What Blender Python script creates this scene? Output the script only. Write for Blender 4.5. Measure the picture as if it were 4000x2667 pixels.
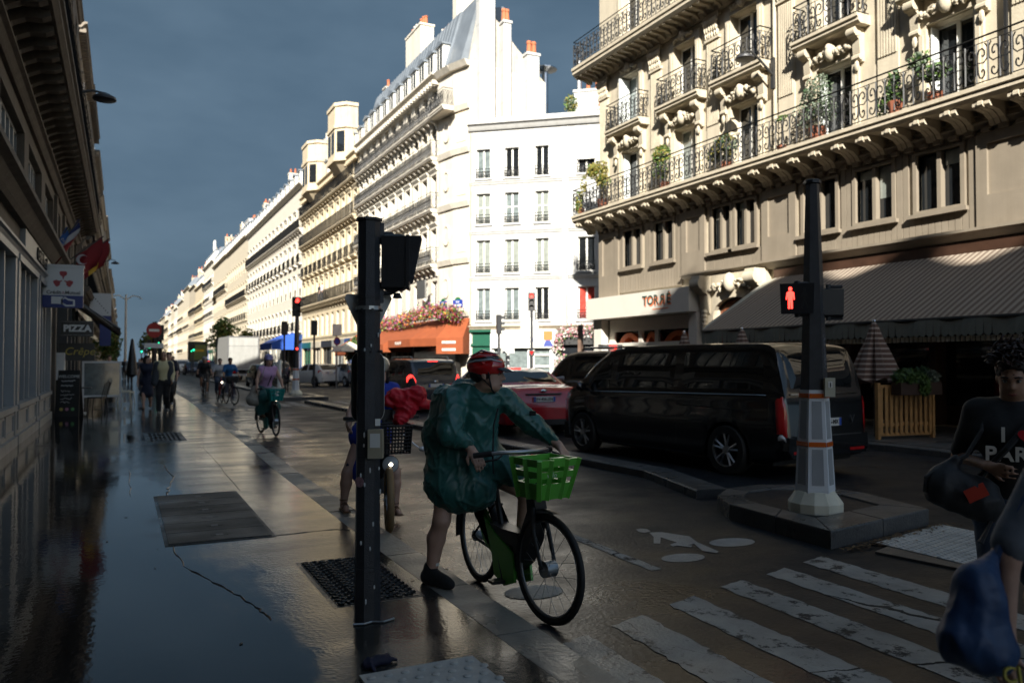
import bpy, bmesh, math, random
import numpy as np
from math import sin, cos, pi, radians as R, sqrt, atan2
from mathutils import Vector, Matrix, noise
for o in list(bpy.data.objects): bpy.data.objects.remove(o)
SC = bpy.context.scene; COL = SC.collection
random.seed(7); RN = random.Random
# ---------------------------------------------------------------- camera, sky, sun, exposure
cam = bpy.data.cameras.new('camera'); cam.lens = 28.0; cam.sensor_width = 36.0; cam.clip_start = .1; cam.clip_end = 4000
co = bpy.data.objects.new('camera', cam); COL.objects.link(co); co.location = (0, 0, 1.62)
co.rotation_euler = (R(90 + 1.44), 0, R(-26.1)); SC.camera = co
cam.dof.use_dof = True; cam.dof.focus_distance = 5.4; cam.dof.aperture_fstop = 2.4
SUN_EL, SUN_AZ = 30.0, 30.5          # light travels towards +Y, +X
W = bpy.data.worlds.new('World'); SC.world = W; W.use_nodes = True
wt = W.node_tree; wt.nodes.clear()
def nd(t, typ, ins=None, **props):
    n = t.nodes.new(typ)
    for k, v in props.items(): setattr(n, k, v)
    for k, v in (ins or {}).items():
        s = n.inputs[k]
        if isinstance(v, bpy.types.NodeSocket): t.links.new(v, s)
        else: s.default_value = v
    return n
sky = nd(wt, 'ShaderNodeTexSky', sky_type='NISHITA', sun_disc=False, sun_elevation=R(SUN_EL), sun_rotation=R(180 + SUN_AZ), air_density=1.0, dust_density=1.0)
tcw = nd(wt, 'ShaderNodeTexCoord')
mpw = nd(wt, 'ShaderNodeMapping', {'Vector': tcw.outputs['Generated'], 'Scale': (1.2, 1.2, 3.0)})
nzw = nd(wt, 'ShaderNodeTexNoise', {'Vector': mpw.outputs[0], 'Scale': 1.6, 'Detail': 5.0, 'Roughness': .55})
rpw = nd(wt, 'ShaderNodeValToRGB', {'Fac': nzw.outputs[0]})
rpw.color_ramp.elements[0].position = .36; rpw.color_ramp.elements[0].color = (.225, .40, .60, 1)   # heavy slate storm cloud
rpw.color_ramp.elements[1].position = .68; rpw.color_ramp.elements[1].color = (.46, .71, .97, 1)
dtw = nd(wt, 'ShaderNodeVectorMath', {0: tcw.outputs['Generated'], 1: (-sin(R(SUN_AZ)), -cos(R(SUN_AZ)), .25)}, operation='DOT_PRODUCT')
cvw = nd(wt, 'ShaderNodeMapRange', {'Value': dtw.outputs['Value'], 'From Min': -.15, 'From Max': 1., 'To Min': .985, 'To Max': .62}, interpolation_type='SMOOTHSTEP')   # storm cover thinned towards the sun, out of view, to add foreground fill
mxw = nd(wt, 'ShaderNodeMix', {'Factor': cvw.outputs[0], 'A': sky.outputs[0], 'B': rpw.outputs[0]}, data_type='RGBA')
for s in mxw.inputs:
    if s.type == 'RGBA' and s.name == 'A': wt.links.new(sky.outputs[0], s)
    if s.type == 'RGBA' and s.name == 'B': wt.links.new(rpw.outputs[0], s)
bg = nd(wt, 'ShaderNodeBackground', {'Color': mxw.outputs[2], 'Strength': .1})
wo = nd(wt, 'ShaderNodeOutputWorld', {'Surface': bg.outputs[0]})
sl = bpy.data.lights.new('sun', 'SUN'); sl.energy = 4.1; sl.angle = R(.5); sl.color = (1.0, .955, .86)
so = bpy.data.objects.new('sun', sl); COL.objects.link(so)
sd = Vector((sin(R(SUN_AZ)) * cos(R(SUN_EL)), cos(R(SUN_AZ)) * cos(R(SUN_EL)), -sin(R(SUN_EL))))
so.rotation_euler = sd.to_track_quat('-Z', 'Y').to_euler()
SC.view_settings.view_transform = 'Standard'; SC.view_settings.look = 'None'; SC.view_settings.gamma = 1.0
SC.view_settings.exposure = 1.58; SC.view_settings.use_curve_mapping = False
SC.render.engine = 'CYCLES'; SC.cycles.max_bounces = 6; SC.cycles.diffuse_bounces = 3; SC.cycles.glossy_bounces = 3
SC.cycles.use_denoising = True; SC.cycles.sample_clamp_indirect = 4.0; SC.cycles.caustics_reflective = False; SC.cycles.caustics_refractive = False

# ---------------------------------------------------------------- materials
MATS = {}
def mat(name, col, rough=.6, metal=0., var=.12, vs=2.5, bump=0., bs=60., coat=0., spec=.5, emit=0., sheen=0., streak=0.):
    m = bpy.data.materials.new(name); m.use_nodes = True; t = m.node_tree; MATS[name] = m
    p = t.nodes['Principled BSDF']
    tc = nd(t, 'ShaderNodeTexCoord'); v = tc.outputs['Object']
    col = tuple(col[:3])
    if var > 0:
        nz = nd(t, 'ShaderNodeTexNoise', {'Vector': v, 'Scale': vs, 'Detail': 5., 'Roughness': .6})
        rp = nd(t, 'ShaderNodeValToRGB', {'Fac': nz.outputs[0]})
        e = rp.color_ramp.elements
        e[0].position = .3; e[0].color = tuple(c * (1 - var) for c in col) + (1,)
        e[1].position = .7; e[1].color = tuple(min(1, c * (1 + var)) for c in col) + (1,)
        c = rp.outputs[0]
        if streak > 0:   # rain streaks and soot that run down the stone
            mp = nd(t, 'ShaderNodeMapping', {'Vector': v, 'Scale': (2.2, 2.2, .16)})
            n2 = nd(t, 'ShaderNodeTexNoise', {'Vector': mp.outputs[0], 'Scale': 1.6, 'Detail': 6., 'Roughness': .65})
            r2 = nd(t, 'ShaderNodeValToRGB', {'Fac': n2.outputs[0]})
            r2.color_ramp.elements[0].position = .35; r2.color_ramp.elements[0].color = (1 - streak, 1 - streak * 1.05, 1 - streak * 1.15, 1)
            r2.color_ramp.elements[1].position = .6; r2.color_ramp.elements[1].color = (1, 1, 1, 1)
            mx = nd(t, 'ShaderNodeMix', data_type='RGBA', blend_type='MULTIPLY')
            mx.inputs[0].default_value = 1.; t.links.new(c, mx.inputs[6]); t.links.new(r2.outputs[0], mx.inputs[7]); c = mx.outputs[2]
        t.links.new(c, p.inputs['Base Color'])
    else: p.inputs['Base Color'].default_value = col + (1,)
    p.inputs['Roughness'].default_value = rough; p.inputs['Metallic'].default_value = metal
    p.inputs['Specular IOR Level'].default_value = spec
    if coat: p.inputs['Coat Weight'].default_value = coat; p.inputs['Coat Roughness'].default_value = .04
    if sheen: p.inputs['Sheen Weight'].default_value = sheen
    if emit:
        p.inputs['Emission Color'].default_value = col + (1,); p.inputs['Emission Strength'].default_value = emit
    if bump:
        nb = nd(t, 'ShaderNodeTexNoise', {'Vector': v, 'Scale': bs, 'Detail': 3.})
        b = nd(t, 'ShaderNodeBump', {'Height': nb.outputs[0], 'Strength': bump, 'Distance': .02})
        t.links.new(b.outputs[0], p.inputs['Normal'])
    return m
stone_cream = mat('stone_cream', (.53, .465, .355), .85, var=.10, bump=.25, bs=25, streak=.14)
stone_warm = mat('stone_warm', (.56, .47, .33), .85, var=.10, bump=.25, bs=25, streak=.16)
stone_pale = mat('stone_pale', (.62, .57, .485), .85, var=.08, bump=.2, bs=25, streak=.12)
stone_old = mat('stone_old', (.44, .38, .29), .88, var=.14, bump=.3, bs=25, streak=.22)
stucco_white = mat('stucco_white', (.50, .495, .48), .8, var=.06, bump=.1, bs=20, streak=.12)
stucco_gable = mat('stucco_gable', (.50, .46, .40), .9, var=.16, bump=.3, bs=8, streak=.3)
stucco_inset = mat('stucco_inset', (.70, .58, .42), .85, var=.05)
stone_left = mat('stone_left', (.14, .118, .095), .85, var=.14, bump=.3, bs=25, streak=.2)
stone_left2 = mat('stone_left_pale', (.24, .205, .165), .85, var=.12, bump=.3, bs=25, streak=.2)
paint_taupe = mat('paint_taupe', (.255, .215, .165), .55, var=.06, bump=.1, bs=30, streak=.10)
paint_grey = mat('paint_shop_grey', (.27, .285, .295), .42, var=.08, bump=.1, bs=12, streak=.12)
paint_greyw = mat('paint_shop_sill', (.30, .305, .30), .5, var=.12, bump=.1, bs=12, streak=.18)
iron = mat('iron_black', (.012, .012, .013), .5, metal=.3, var=.2)
zinc = mat('zinc', (.19, .215, .245), .5, metal=.3, var=.16, vs=1.3, bump=.05, bs=6)
terracotta = mat('terracotta', (.42, .13, .055), .8, var=.2)
white_paint = mat('white_paint', (.78, .76, .70), .45, var=.04)
shutter_white = mat('shutter_white', (.68, .71, .70), .5, var=.05)
frame_dark = mat('frame_dark', (.035, .035, .035), .4, var=.1)
glass_dark = mat('glass_dark', (.012, .014, .016), .03, var=.3, vs=1.1, spec=.7)
glass_curtain = mat('glass_curtain', (.24, .26, .235), .12, var=.22, vs=5, coat=1.)
glass_pale = mat('glass_pale', (.16, .19, .19), .08, var=.35, vs=4, coat=1.)
glass_red = mat('glass_red_curtain', (.42, .06, .045), .15, var=.3, vs=6, coat=.8)
shop_dark = mat('shop_dark', (.020, .018, .016), .25, var=.3)
shop_glass = mat('shop_glass', (.015, .017, .02), .04, var=.3, spec=.7)
pole_paint = mat('pole_paint', (.036, .037, .042), .40, var=.25, vs=9, bump=.25, bs=120)
black_plastic = mat('black_plastic', (.022, .022, .024), .4, var=.15, bump=.1, bs=150)
rubber = mat('rubber', (.016, .016, .016), .65, var=.2)
chrome = mat('chrome', (.6, .6, .6), .15, metal=1, var=.05)
alu = mat('aluminium', (.45, .46, .47), .35, metal=.9, var=.1)
skin_a = mat('skin_fair', (.56, .34, .25), .5, var=.08, vs=14, bump=.08, bs=80)
skin_b = mat('skin_tan', (.38, .21, .135), .5, var=.1, vs=14, bump=.08, bs=80)
hair_dark = mat('hair_dark', (.018, .012, .009), .45, var=.4, vs=30, bump=.5, bs=90)
red_glow = mat('signal_red', (1., .035, .025), .3, var=0, emit=2.2)
tail_glow = mat('tail_lamp_lit', (1., .04, .03), .25, var=0, emit=1.1)
tail_red = mat('tail_lamp_red', (.5, .015, .015), .12, var=.1, coat=1.)
lens_clear = mat('lamp_lens_clear', (.55, .56, .56), .08, var=.2, coat=1.)
head_glow = mat('headlamp_lit', (1., .93, .72), .2, var=0, emit=3.)
green_glow = mat('signal_green', (.02, .9, .4), .3, var=0, emit=1.6)

# ---------------------------------------------------------------- mesh helpers
class MB:
    def __init__(s): s.v = []; s.f = []; s.mi = []; s.m = 0; s.T = None
    def add(s, vs, fs):
        b = len(s.v)
        if s.T is not None: vs = [s.T @ Vector(p) for p in vs]
        s.v += [tuple(p) for p in vs]; s.f += [tuple(i + b for i in f) for f in fs]; s.mi += [s.m] * len(fs); return s
    def quad(s, *p): return s.add(p, [tuple(range(len(p)))])
    def box(s, x0, x1, y0, y1, z0, z1):
        v = [(x, y, z) for z in (z0, z1) for y in (y0, y1) for x in (x0, x1)]
        return s.add(v, [(0, 2, 3, 1), (4, 5, 7, 6), (0, 1, 5, 4), (2, 6, 7, 3), (0, 4, 6, 2), (1, 3, 7, 5)])
    def rings(s, rings, closed=True, cap=True):
        n = len(rings[0]); v = [p for r in rings for p in r]; f = []
        for i in range(len(rings) - 1):
            for j in range(n if closed else n - 1):
                k = (j + 1) % n; f.append((i * n + j, i * n + k, (i + 1) * n + k, (i + 1) * n + j))
        if cap and closed: f.append(tuple(range(n))[::-1]); f.append(tuple(range((len(rings) - 1) * n, len(rings) * n)))
        return s.add(v, f)
    def tube(s, pts, r, n=6, cap=True, closed=False):
        pts = [Vector(p) for p in pts]; rs = r if isinstance(r, (list, tuple)) else [r] * len(pts); out = []; pa = None
        m = len(pts)
        for i, p in enumerate(pts):
            if closed: d = pts[(i + 1) % m] - pts[i - 1]
            else: d = (pts[min(i + 1, m - 1)] - pts[max(i - 1, 0)])
            if d.length < 1e-9: d = Vector((0, 0, 1))
            d.normalize()
            if pa is None: pa = d.orthogonal().normalized()
            else:
                pa = pa - d * pa.dot(d)
                pa = pa.normalized() if pa.length > 1e-6 else d.orthogonal().normalized()
            q = d.cross(pa)
            out.append([p + (pa * cos(2 * pi * j / n + pi / n) + q * sin(2 * pi * j / n + pi / n)) * rs[i] for j in range(n)])
        if closed: out.append(out[0]); cap = False
        return s.rings(out, True, cap)
    def cyl(s, p0, p1, r0, r1=None, n=12): return s.tube([p0, p1], [r0, r0 if r1 is None else r1], n)
    def lathe(s, prof, n=16, c=(0, 0, 0), ph=0):
        return s.rings([[(c[0] + r * cos(2 * pi * j / n + ph), c[1] + r * sin(2 * pi * j / n + ph), c[2] + z) for j in range(n)] for r, z in prof])
    def prism(s, poly, a, b, ax='y'):   # poly in the two other axes, extruded a..b along ax
        def P(p, t): return {'x': (t, p[0], p[1]), 'y': (p[0], t, p[1]), 'z': (p[0], p[1], t)}[ax]
        n = len(poly)
        return s.add([P(p, a) for p in poly] + [P(p, b) for p in poly],
                     [tuple(range(n)), tuple(range(2 * n - 1, n - 1, -1))] + [(i, (i + 1) % n + 0, (i + 1) % n + n, i + n)[::-1] for i in range(n)])
    def ball(s, c, r, nu=10, nv=6):
        r = r if isinstance(r, (tuple, list)) else (r, r, r)
        rg = [[(c[0] + r[0] * max(sin(pi * i / nv), .02) * cos(2 * pi * j / nu), c[1] + r[1] * max(sin(pi * i / nv), .02) * sin(2 * pi * j / nu), c[2] - r[2] * cos(pi * i / nv)) for j in range(nu)] for i in range(nv + 1)]
        return s.rings(rg)
    def mesh(s, name, mats, smooth=None):
        me = bpy.data.meshes.new(name); me.from_pydata(s.v, [], s.f)
        mats = mats if isinstance(mats, (list, tuple)) else [mats]
        for m in mats: me.materials.append(m)
        if len(mats) > 1: me.polygons.foreach_set('material_index', s.mi)
        bm = bmesh.new(); bm.from_mesh(me); bmesh.ops.recalc_face_normals(bm, faces=bm.faces); bm.to_mesh(me); bm.free()
        if smooth is not None:
            me.shade_smooth(); me.set_sharp_from_angle(angle=R(smooth))
        me.update(); return me
    def build(s, name, mats, parent=None, smooth=None, loc=None, rz=0):
        return inst(s.mesh(name, mats, smooth), name, parent, loc, rz)
def inst(me, name, parent=None, loc=None, rz=0, sc=None):
    o = bpy.data.objects.new(name, me); COL.objects.link(o)
    if parent: o.parent = parent
    if loc is not None: o.location = loc
    if rz: o.rotation_euler = (0, 0, rz)
    if sc: o.scale = sc
    return o
def tag(o, label=None, cat=None, group=None, kind=None):
    if label: o['label'] = label
    if cat: o['category'] = cat
    if group: o['group'] = group
    if kind: o['kind'] = kind
    return o
def thing(name, label, cat, loc=(0, 0, 0), rz=0, group=None):
    o = bpy.data.objects.new(name, None); o.empty_display_size = .2; COL.objects.link(o); o.location = loc; o.rotation_euler = (0, 0, rz)
    return tag(o, label, cat, group)
def copy_tree(o, parent=None):
    c = o.copy(); COL.objects.link(c)
    if parent: c.parent = parent
    for ch in list(o.children): copy_tree(ch, c)
    return c
def text_mesh(txt, size, mtl, extr=.004, sp=1.0, bold=0., shear=0.):
    cu = bpy.data.curves.new('lettering', 'FONT'); cu.body = txt; cu.size = size; cu.extrude = extr; cu.align_x = 'CENTER'; cu.align_y = 'CENTER'
    cu.space_character = sp; cu.offset = bold; cu.shear = shear; cu.resolution_u = 3
    t = bpy.data.objects.new('t', cu); COL.objects.link(t)
    dg = bpy.context.evaluated_depsgraph_get()
    me = bpy.data.meshes.new_from_object(t.evaluated_get(dg)); bpy.data.objects.remove(t)
    me.name = 'lettering'; me.materials.clear(); me.materials.append(mtl); return me
def lettering(txt, size, mtl, parent, loc, rot=(pi / 2, 0, 0), name='lettering', **k):
    o = inst(text_mesh(txt, size, mtl, **k), name, parent, loc); o.rotation_euler = rot; return o
# implicit surfaces: round cones and ellipsoids blended smoothly, meshed with surface nets
def sdf_mesh(prims, h, k=.03, blend=None):
    P = []; lo = np.array([1e9] * 3); hi = -lo
    for p in prims:
        if p[0] == 'c': pts, r = [p[1], p[2]], max(p[3], p[4])
        else: pts, r = [p[1]], max(p[2])
        for q in pts: lo = np.minimum(lo, np.array(q) - r); hi = np.maximum(hi, np.array(q) + r)
    lo -= 3 * h; hi += 3 * h; n = np.ceil((hi - lo) / h).astype(int) + 1
    F = np.full(n, 9., np.float32)
    for p in prims:
        kk = p[5] if p[0] == 'c' and len(p) > 5 else (p[4] if p[0] == 'e' and len(p) > 4 and p[4] else k)
        if p[0] == 'c': pts, r = [p[1], p[2]], max(p[3], p[4])
        else: pts, r = [p[1]], max(p[2])
        a = np.min([np.array(q) for q in pts], 0) - r - .08; b = np.max([np.array(q) for q in pts], 0) + r + .08
        i0 = np.maximum(((a - lo) / h).astype(int), 0); i1 = np.minimum(((b - lo) / h).astype(int) + 2, n)
        g = np.stack(np.meshgrid(*[lo[d] + h * np.arange(i0[d], i1[d]) for d in range(3)], indexing='ij'), -1).astype(np.float32)
        if p[0] == 'c':
            A, B = np.array(p[1], np.float32), np.array(p[2], np.float32); ba = B - A
            t = np.clip(((g - A) @ ba) / max(float(ba @ ba), 1e-9), 0, 1)
            d = np.linalg.norm(g - A - t[..., None] * ba, axis=-1) - (p[3] + (p[4] - p[3]) * t)
        else:
            c = np.array(p[1], np.float32); q = g - c
            if len(p) > 3 and p[3] is not None: q = q @ np.array(p[3], np.float32)
            rr = np.array(p[2], np.float32); k0 = np.linalg.norm(q / rr, axis=-1); k1 = np.linalg.norm(q / rr ** 2, axis=-1)
            d = np.where(k1 > 1e-6, k0 * (k0 - 1) / np.maximum(k1, 1e-6), -rr.min())
        S = tuple(slice(i0[d_], i1[d_]) for d_ in range(3)); f = F[S]
        if kk < 0:   # cut away
            F[S] = np.maximum(f, -d)
        else:
            hh = np.clip(.5 + .5 * (f - d) / kk, 0, 1); F[S] = f * (1 - hh) + d * hh - kk * hh * (1 - hh)
    ins = F < 0; nx, ny, nz = n - 1
    C8 = [ins[a:a + nx, b:b + ny, c:c + nz] for a in (0, 1) for b in (0, 1) for c in (0, 1)]
    cnt = sum(c.astype(np.int8) for c in C8); cell = (cnt > 0) & (cnt < 8)
    idx = np.full(cell.shape, -1, np.int64); ci = np.argwhere(cell); idx[cell] = np.arange(len(ci))
    acc = np.zeros((len(ci), 3)); num = np.zeros(len(ci))
    for ax in range(3):
        o1, o2 = [d for d in range(3) if d != ax]
        for a in (0, 1):
            for b in (0, 1):
                e = ci.copy(); e[:, o1] += a; e[:, o2] += b; e2 = e.copy(); e2[:, ax] += 1
                f0 = F[tuple(e.T)]; f1 = F[tuple(e2.T)]; s = (f0 < 0) != (f1 < 0)
                t = np.where(s, f0 / np.where(s, f0 - f1, 1), 0); p = e.astype(float); p[:, ax] += t
                acc[s] += p[s]; num[s] += 1
    V = lo + h * acc / num[:, None]; faces = []
    for ax in range(3):
        o1, o2 = [(1, 2), (2, 0), (0, 1)][ax]
        sl0 = [slice(1, -1)] * 3; sl1 = [slice(1, -1)] * 3; sl0[ax] = slice(0, -1); sl1[ax] = slice(1, None)
        A, B = ins[tuple(sl0)], ins[tuple(sl1)]; off = np.array([1, 1, 1]); off[ax] = 0
        for sign in (0, 1):
            e = np.argwhere((A & ~B) if sign == 0 else (~A & B)) + off
            q = []
            for da, db in ((-1, -1), (0, -1), (0, 0), (-1, 0)):
                c = e.copy(); c[:, o1] += da; c[:, o2] += db; q.append(idx[tuple(c.T)])
            q = np.stack(q, 1)
            if sign: q = q[:, ::-1]
            faces.append(q)
    return V, np.concatenate(faces)
def sdf_obj(name, prims, mtl, parent=None, h=.014, k=.03, disp=None, it=1, smooth=True):
    V, Fq = sdf_mesh(prims, h, k)
    me = bpy.data.meshes.new(name); me.from_pydata(V.tolist(), [], Fq.tolist())
    if it:
        bm = bmesh.new(); bm.from_mesh(me)
        for _ in range(it): bmesh.ops.smooth_vert(bm, verts=bm.verts, factor=.5, use_axis_x=True, use_axis_y=True, use_axis_z=True)
        bm.to_mesh(me); bm.free()
    if disp:
        me.update(); N = [v.normal.copy() for v in me.vertices]
        for v, nn in zip(me.vertices, N): v.co = v.co + nn * disp(v.co, nn)
    mats = mtl if isinstance(mtl, (list, tuple)) else [mtl]
    for m in mats: me.materials.append(m)
    me.shade_smooth(); me.update()
    return inst(me, name, parent)
# ---------------------------------------------------------------- ground: wet asphalt, pavements, kerbs, markings
def ground_mat(name, base, rdry, rwet, grain, bstr, wet_scale=(.55, .16), thr=(.42, .60), bias=None, worn=None, ripple=.03, lowb=.05, band=(.6, 1.8), crack=0., dryx=None, spec=.34):
    m = bpy.data.materials.new(name); m.use_nodes = True; t = m.node_tree; p = t.nodes['Principled BSDF']
    g = nd(t, 'ShaderNodeNewGeometry'); pos = g.outputs['Position']
    mp = nd(t, 'ShaderNodeMapping', {'Vector': pos, 'Scale': (wet_scale[0], wet_scale[1], 1.)})
    n1 = nd(t, 'ShaderNodeTexNoise', {'Vector': mp.outputs[0], 'Scale': 1.0, 'Detail': 6., 'Roughness': .62})
    fac = n1.outputs[0]
    if bias:    # the pavement falls towards the house wall: water gathers there
        sx = nd(t, 'ShaderNodeSeparateXYZ', {'Vector': pos})
        mr = nd(t, 'ShaderNodeMapRange', {'Value': sx.outputs[0], 'From Min': bias[0], 'From Max': bias[1], 'To Min': bias[2], 'To Max': bias[3]})
        my = nd(t, 'ShaderNodeMapRange', {'Value': sx.outputs[1], 'From Min': 6., 'From Max': 13., 'To Min': .13, 'To Max': 0.})
        a0 = nd(t, 'ShaderNodeMath', {0: mr.outputs[0], 1: my.outputs[0]}, operation='ADD')
        ad = nd(t, 'ShaderNodeMath', {0: fac, 1: a0.outputs[0]}, operation='ADD'); fac = ad.outputs[0]
    wet = nd(t, 'ShaderNodeMapRange', {'Value': fac, 'From Min': thr[0], 'From Max': thr[1]}, interpolation_type='SMOOTHSTEP').outputs[0]
    ng = nd(t, 'ShaderNodeTexNoise', {'Vector': pos, 'Scale': grain, 'Detail': 2., 'Roughness': .7})
    nv = nd(t, 'ShaderNodeTexVoronoi', {'Vector': pos, 'Scale': grain * .55})
    nl = nd(t, 'ShaderNodeTexNoise', {'Vector': pos, 'Scale': 1.7, 'Detail': 7., 'Roughness': .7})
    rp = nd(t, 'ShaderNodeValToRGB', {'Fac': nl.outputs[0]}); e = rp.color_ramp.elements
    e[0].position = .32; e[0].color = tuple(c * .72 for c in base) + (1,); e[1].position = .68; e[1].color = tuple(c * 1.25 for c in base) + (1,)
    dk = nd(t, 'ShaderNodeMix', data_type='RGBA', blend_type='MULTIPLY'); dk.inputs[7].default_value = (.55, .55, .57, 1)
    t.links.new(wet, dk.inputs[0]); t.links.new(rp.outputs[0], dk.inputs[6]); c = dk.outputs[2]
    al = None
    if crack:   # wandering cracks and patch seams
        dn = nd(t, 'ShaderNodeTexNoise', {'Vector': pos, 'Scale': 2.5, 'Detail': 5.}); dv = nd(t, 'ShaderNodeVectorMath', {0: dn.outputs[1], 1: (.35, .35, 0)}, operation='MULTIPLY_ADD'); t.links.new(pos, dv.inputs[2])
        vo = nd(t, 'ShaderNodeTexVoronoi', {'Vector': dv.outputs[0], 'Scale': crack}, feature='DISTANCE_TO_EDGE'); n6 = nd(t, 'ShaderNodeTexNoise', {'Vector': pos, 'Scale': .5}); cw = nd(t, 'ShaderNodeMapRange', {'Value': n6.outputs[0], 'From Min': .45, 'From Max': .62, 'To Min': 0., 'To Max': .0075})
        lt_ = nd(t, 'ShaderNodeMath', {0: vo.outputs[0], 1: cw.outputs[0]}, operation='LESS_THAN'); ck = nd(t, 'ShaderNodeMix', data_type='RGBA'); t.links.new(lt_.outputs[0], ck.inputs[0]); t.links.new(c, ck.inputs[6]); ck.inputs[7].default_value = (.006, .006, .006, 1); c = ck.outputs[2]
    if worn:
        nw = nd(t, 'ShaderNodeTexNoise', {'Vector': pos, 'Scale': 5., 'Detail': 8., 'Roughness': .75})
        al = nd(t, 'ShaderNodeMapRange', {'Value': nw.outputs[0], 'From Min': worn[0], 'From Max': worn[1]}, interpolation_type='SMOOTHSTEP').outputs[0]
        mw = nd(t, 'ShaderNodeMix', data_type='RGBA'); t.links.new(al, mw.inputs[0]); mw.inputs[6].default_value = (.026, .025, .024, 1); t.links.new(c, mw.inputs[7]); c = mw.outputs[2]
    t.links.new(c, p.inputs['Base Color'])
    mb = nd(t, 'ShaderNodeMapping', {'Vector': pos, 'Scale': band + (1.,)}); nb_ = nd(t, 'ShaderNodeTexNoise', {'Vector': mb.outputs[0], 'Scale': 1., 'Detail': 5., 'Roughness': .6})
    rr = nd(t, 'ShaderNodeMapRange', {'Value': nb_.outputs[0], 'From Min': .36, 'From Max': .66, 'To Min': rdry * .6, 'To Max': rdry * 1.7})
    if dryx:    # the carriageway side has dried more than the cycle lane
        sx2 = nd(t, 'ShaderNodeSeparateXYZ', {'Vector': pos}); dx = nd(t, 'ShaderNodeMapRange', {'Value': sx2.outputs[0], 'From Min': dryx[0], 'From Max': dryx[1], 'To Min': 0., 'To Max': .28}, interpolation_type='SMOOTHSTEP'); rr = nd(t, 'ShaderNodeMath', {0: rr.outputs[0], 1: dx.outputs[0]}, operation='ADD')
    mr2 = nd(t, 'ShaderNodeMix', data_type='FLOAT'); t.links.new(wet, mr2.inputs[0]); t.links.new(rr.outputs[0], mr2.inputs[2]); mr2.inputs[3].default_value = rwet
    t.links.new(mr2.outputs[0], p.inputs['Roughness'])
    inv = nd(t, 'ShaderNodeMapRange', {'Value': wet, 'To Min': bstr, 'To Max': 0.})
    hsum = nd(t, 'ShaderNodeMath', {0: ng.outputs[0], 1: nv.outputs[0]}, operation='ADD')
    b = nd(t, 'ShaderNodeBump', {'Height': hsum.outputs[0], 'Strength': inv.outputs[0], 'Distance': .004})
    rip = nd(t, 'ShaderNodeTexNoise', {'Vector': pos, 'Scale': 22., 'Detail': 3.})
    b2 = nd(t, 'ShaderNodeBump', {'Height': rip.outputs[0], 'Strength': ripple, 'Distance': .02, 'Normal': b.outputs[0]})
    lowf = nd(t, 'ShaderNodeTexNoise', {'Vector': pos, 'Scale': 3.0, 'Detail': 4.})
    b3 = nd(t, 'ShaderNodeBump', {'Height': lowf.outputs[0], 'Strength': lowb, 'Distance': .02, 'Normal': b2.outputs[0]})
    t.links.new(b3.outputs[0], p.inputs['Normal']); p.inputs['Specular IOR Level'].default_value = spec
    return m
road_m = ground_mat('wet_road', (.0145, .0165, .0195), .25, .13, 55., .42, wet_scale=(.30, .20), thr=(.58, .74), band=(.9, 1.2), crack=.55, dryx=(2.8, 5.2), spec=.22)
side_m = ground_mat('wet_pavement', (.040, .037, .033), .15, .04, 80., .10, wet_scale=(.8, .28), thr=(.40, .56), bias=(-.9, 1.2, .12, -.22), ripple=.03, band=(.5, 2.1), crack=.42)
kerb_m = ground_mat('wet_granite', (.27, .25, .215), .42, .14, 60., .55, wet_scale=(1.2, .4), thr=(.50, .70))
kerb_dark = ground_mat('wet_granite_dark', (.095, .092, .088), .36, .2, 60., .6, thr=(.5, .7))
line_m = ground_mat('road_paint', (.31, .30, .275), .42, .22, 80., .6, thr=(.55, .75), worn=(.39, .47), crack=.55, dryx=(2.0, 4.))
line_dry = ground_mat('bike_symbol_paint', (.30, .295, .28), .5, .3, 80., .6, thr=(.6, .8), worn=(.30, .38))
plate_m = ground_mat('hatch_concrete', (.10, .093, .083), .5, .2, 70., .5, thr=(.55, .8))
castiron = ground_mat('cast_iron', (.035, .032, .029), .38, .2, 70., .3, thr=(.5, .7))
tactile_m = ground_mat('tactile_pale', (.50, .49, .46), .5, .3, 70., .3, thr=(.6, .8))
earth_m = mat('earth', (.08, .075, .065), .9)

def sheet(name, x0, x1, y0, y1, z, m, parent=None, nx=1, ny=1):
    b = MB()
    xs = [x0 + (x1 - x0) * i / nx for i in range(nx + 1)]; ys = [y0 + (y1 - y0) * i / ny for i in range(ny + 1)]
    b.add([(x, y, z) for y in ys for x in xs], [(j * (nx + 1) + i, j * (nx + 1) + i + 1, (j + 1) * (nx + 1) + i + 1, (j + 1) * (nx + 1) + i) for j in range(ny) for i in range(nx)])
    return b.build(name, m, parent)
gr = sheet('ground', -1500, 1500, -300, 3000, -.03, earth_m); tag(gr, kind='structure')
road = sheet('road', -1.7, 34., -60, 900, 0., road_m); tag(road, kind='structure')
pav = thing('pavement', None, None); tag(pav, kind='structure')
KP = [(2.0, -60.), (2.0, 3.), (1.99, 6.), (2.05, 11.), (2.18, 16.), (2.30, 24.), (2.45, 33.), (2.45, 900.)]
b = MB()
for (a, c), (d, e) in zip(KP[:-1], KP[1:]): b.add([(-1.9, c, .13), (a - .150, c, .13), (d - .150, e, .13), (-1.9, e, .13), (a - .150, c, -.02), (d - .150, e, -.02)], [(0, 1, 2, 3), (1, 4, 5, 2)])
b.build('asphalt_surface', side_m, pav)
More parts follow.
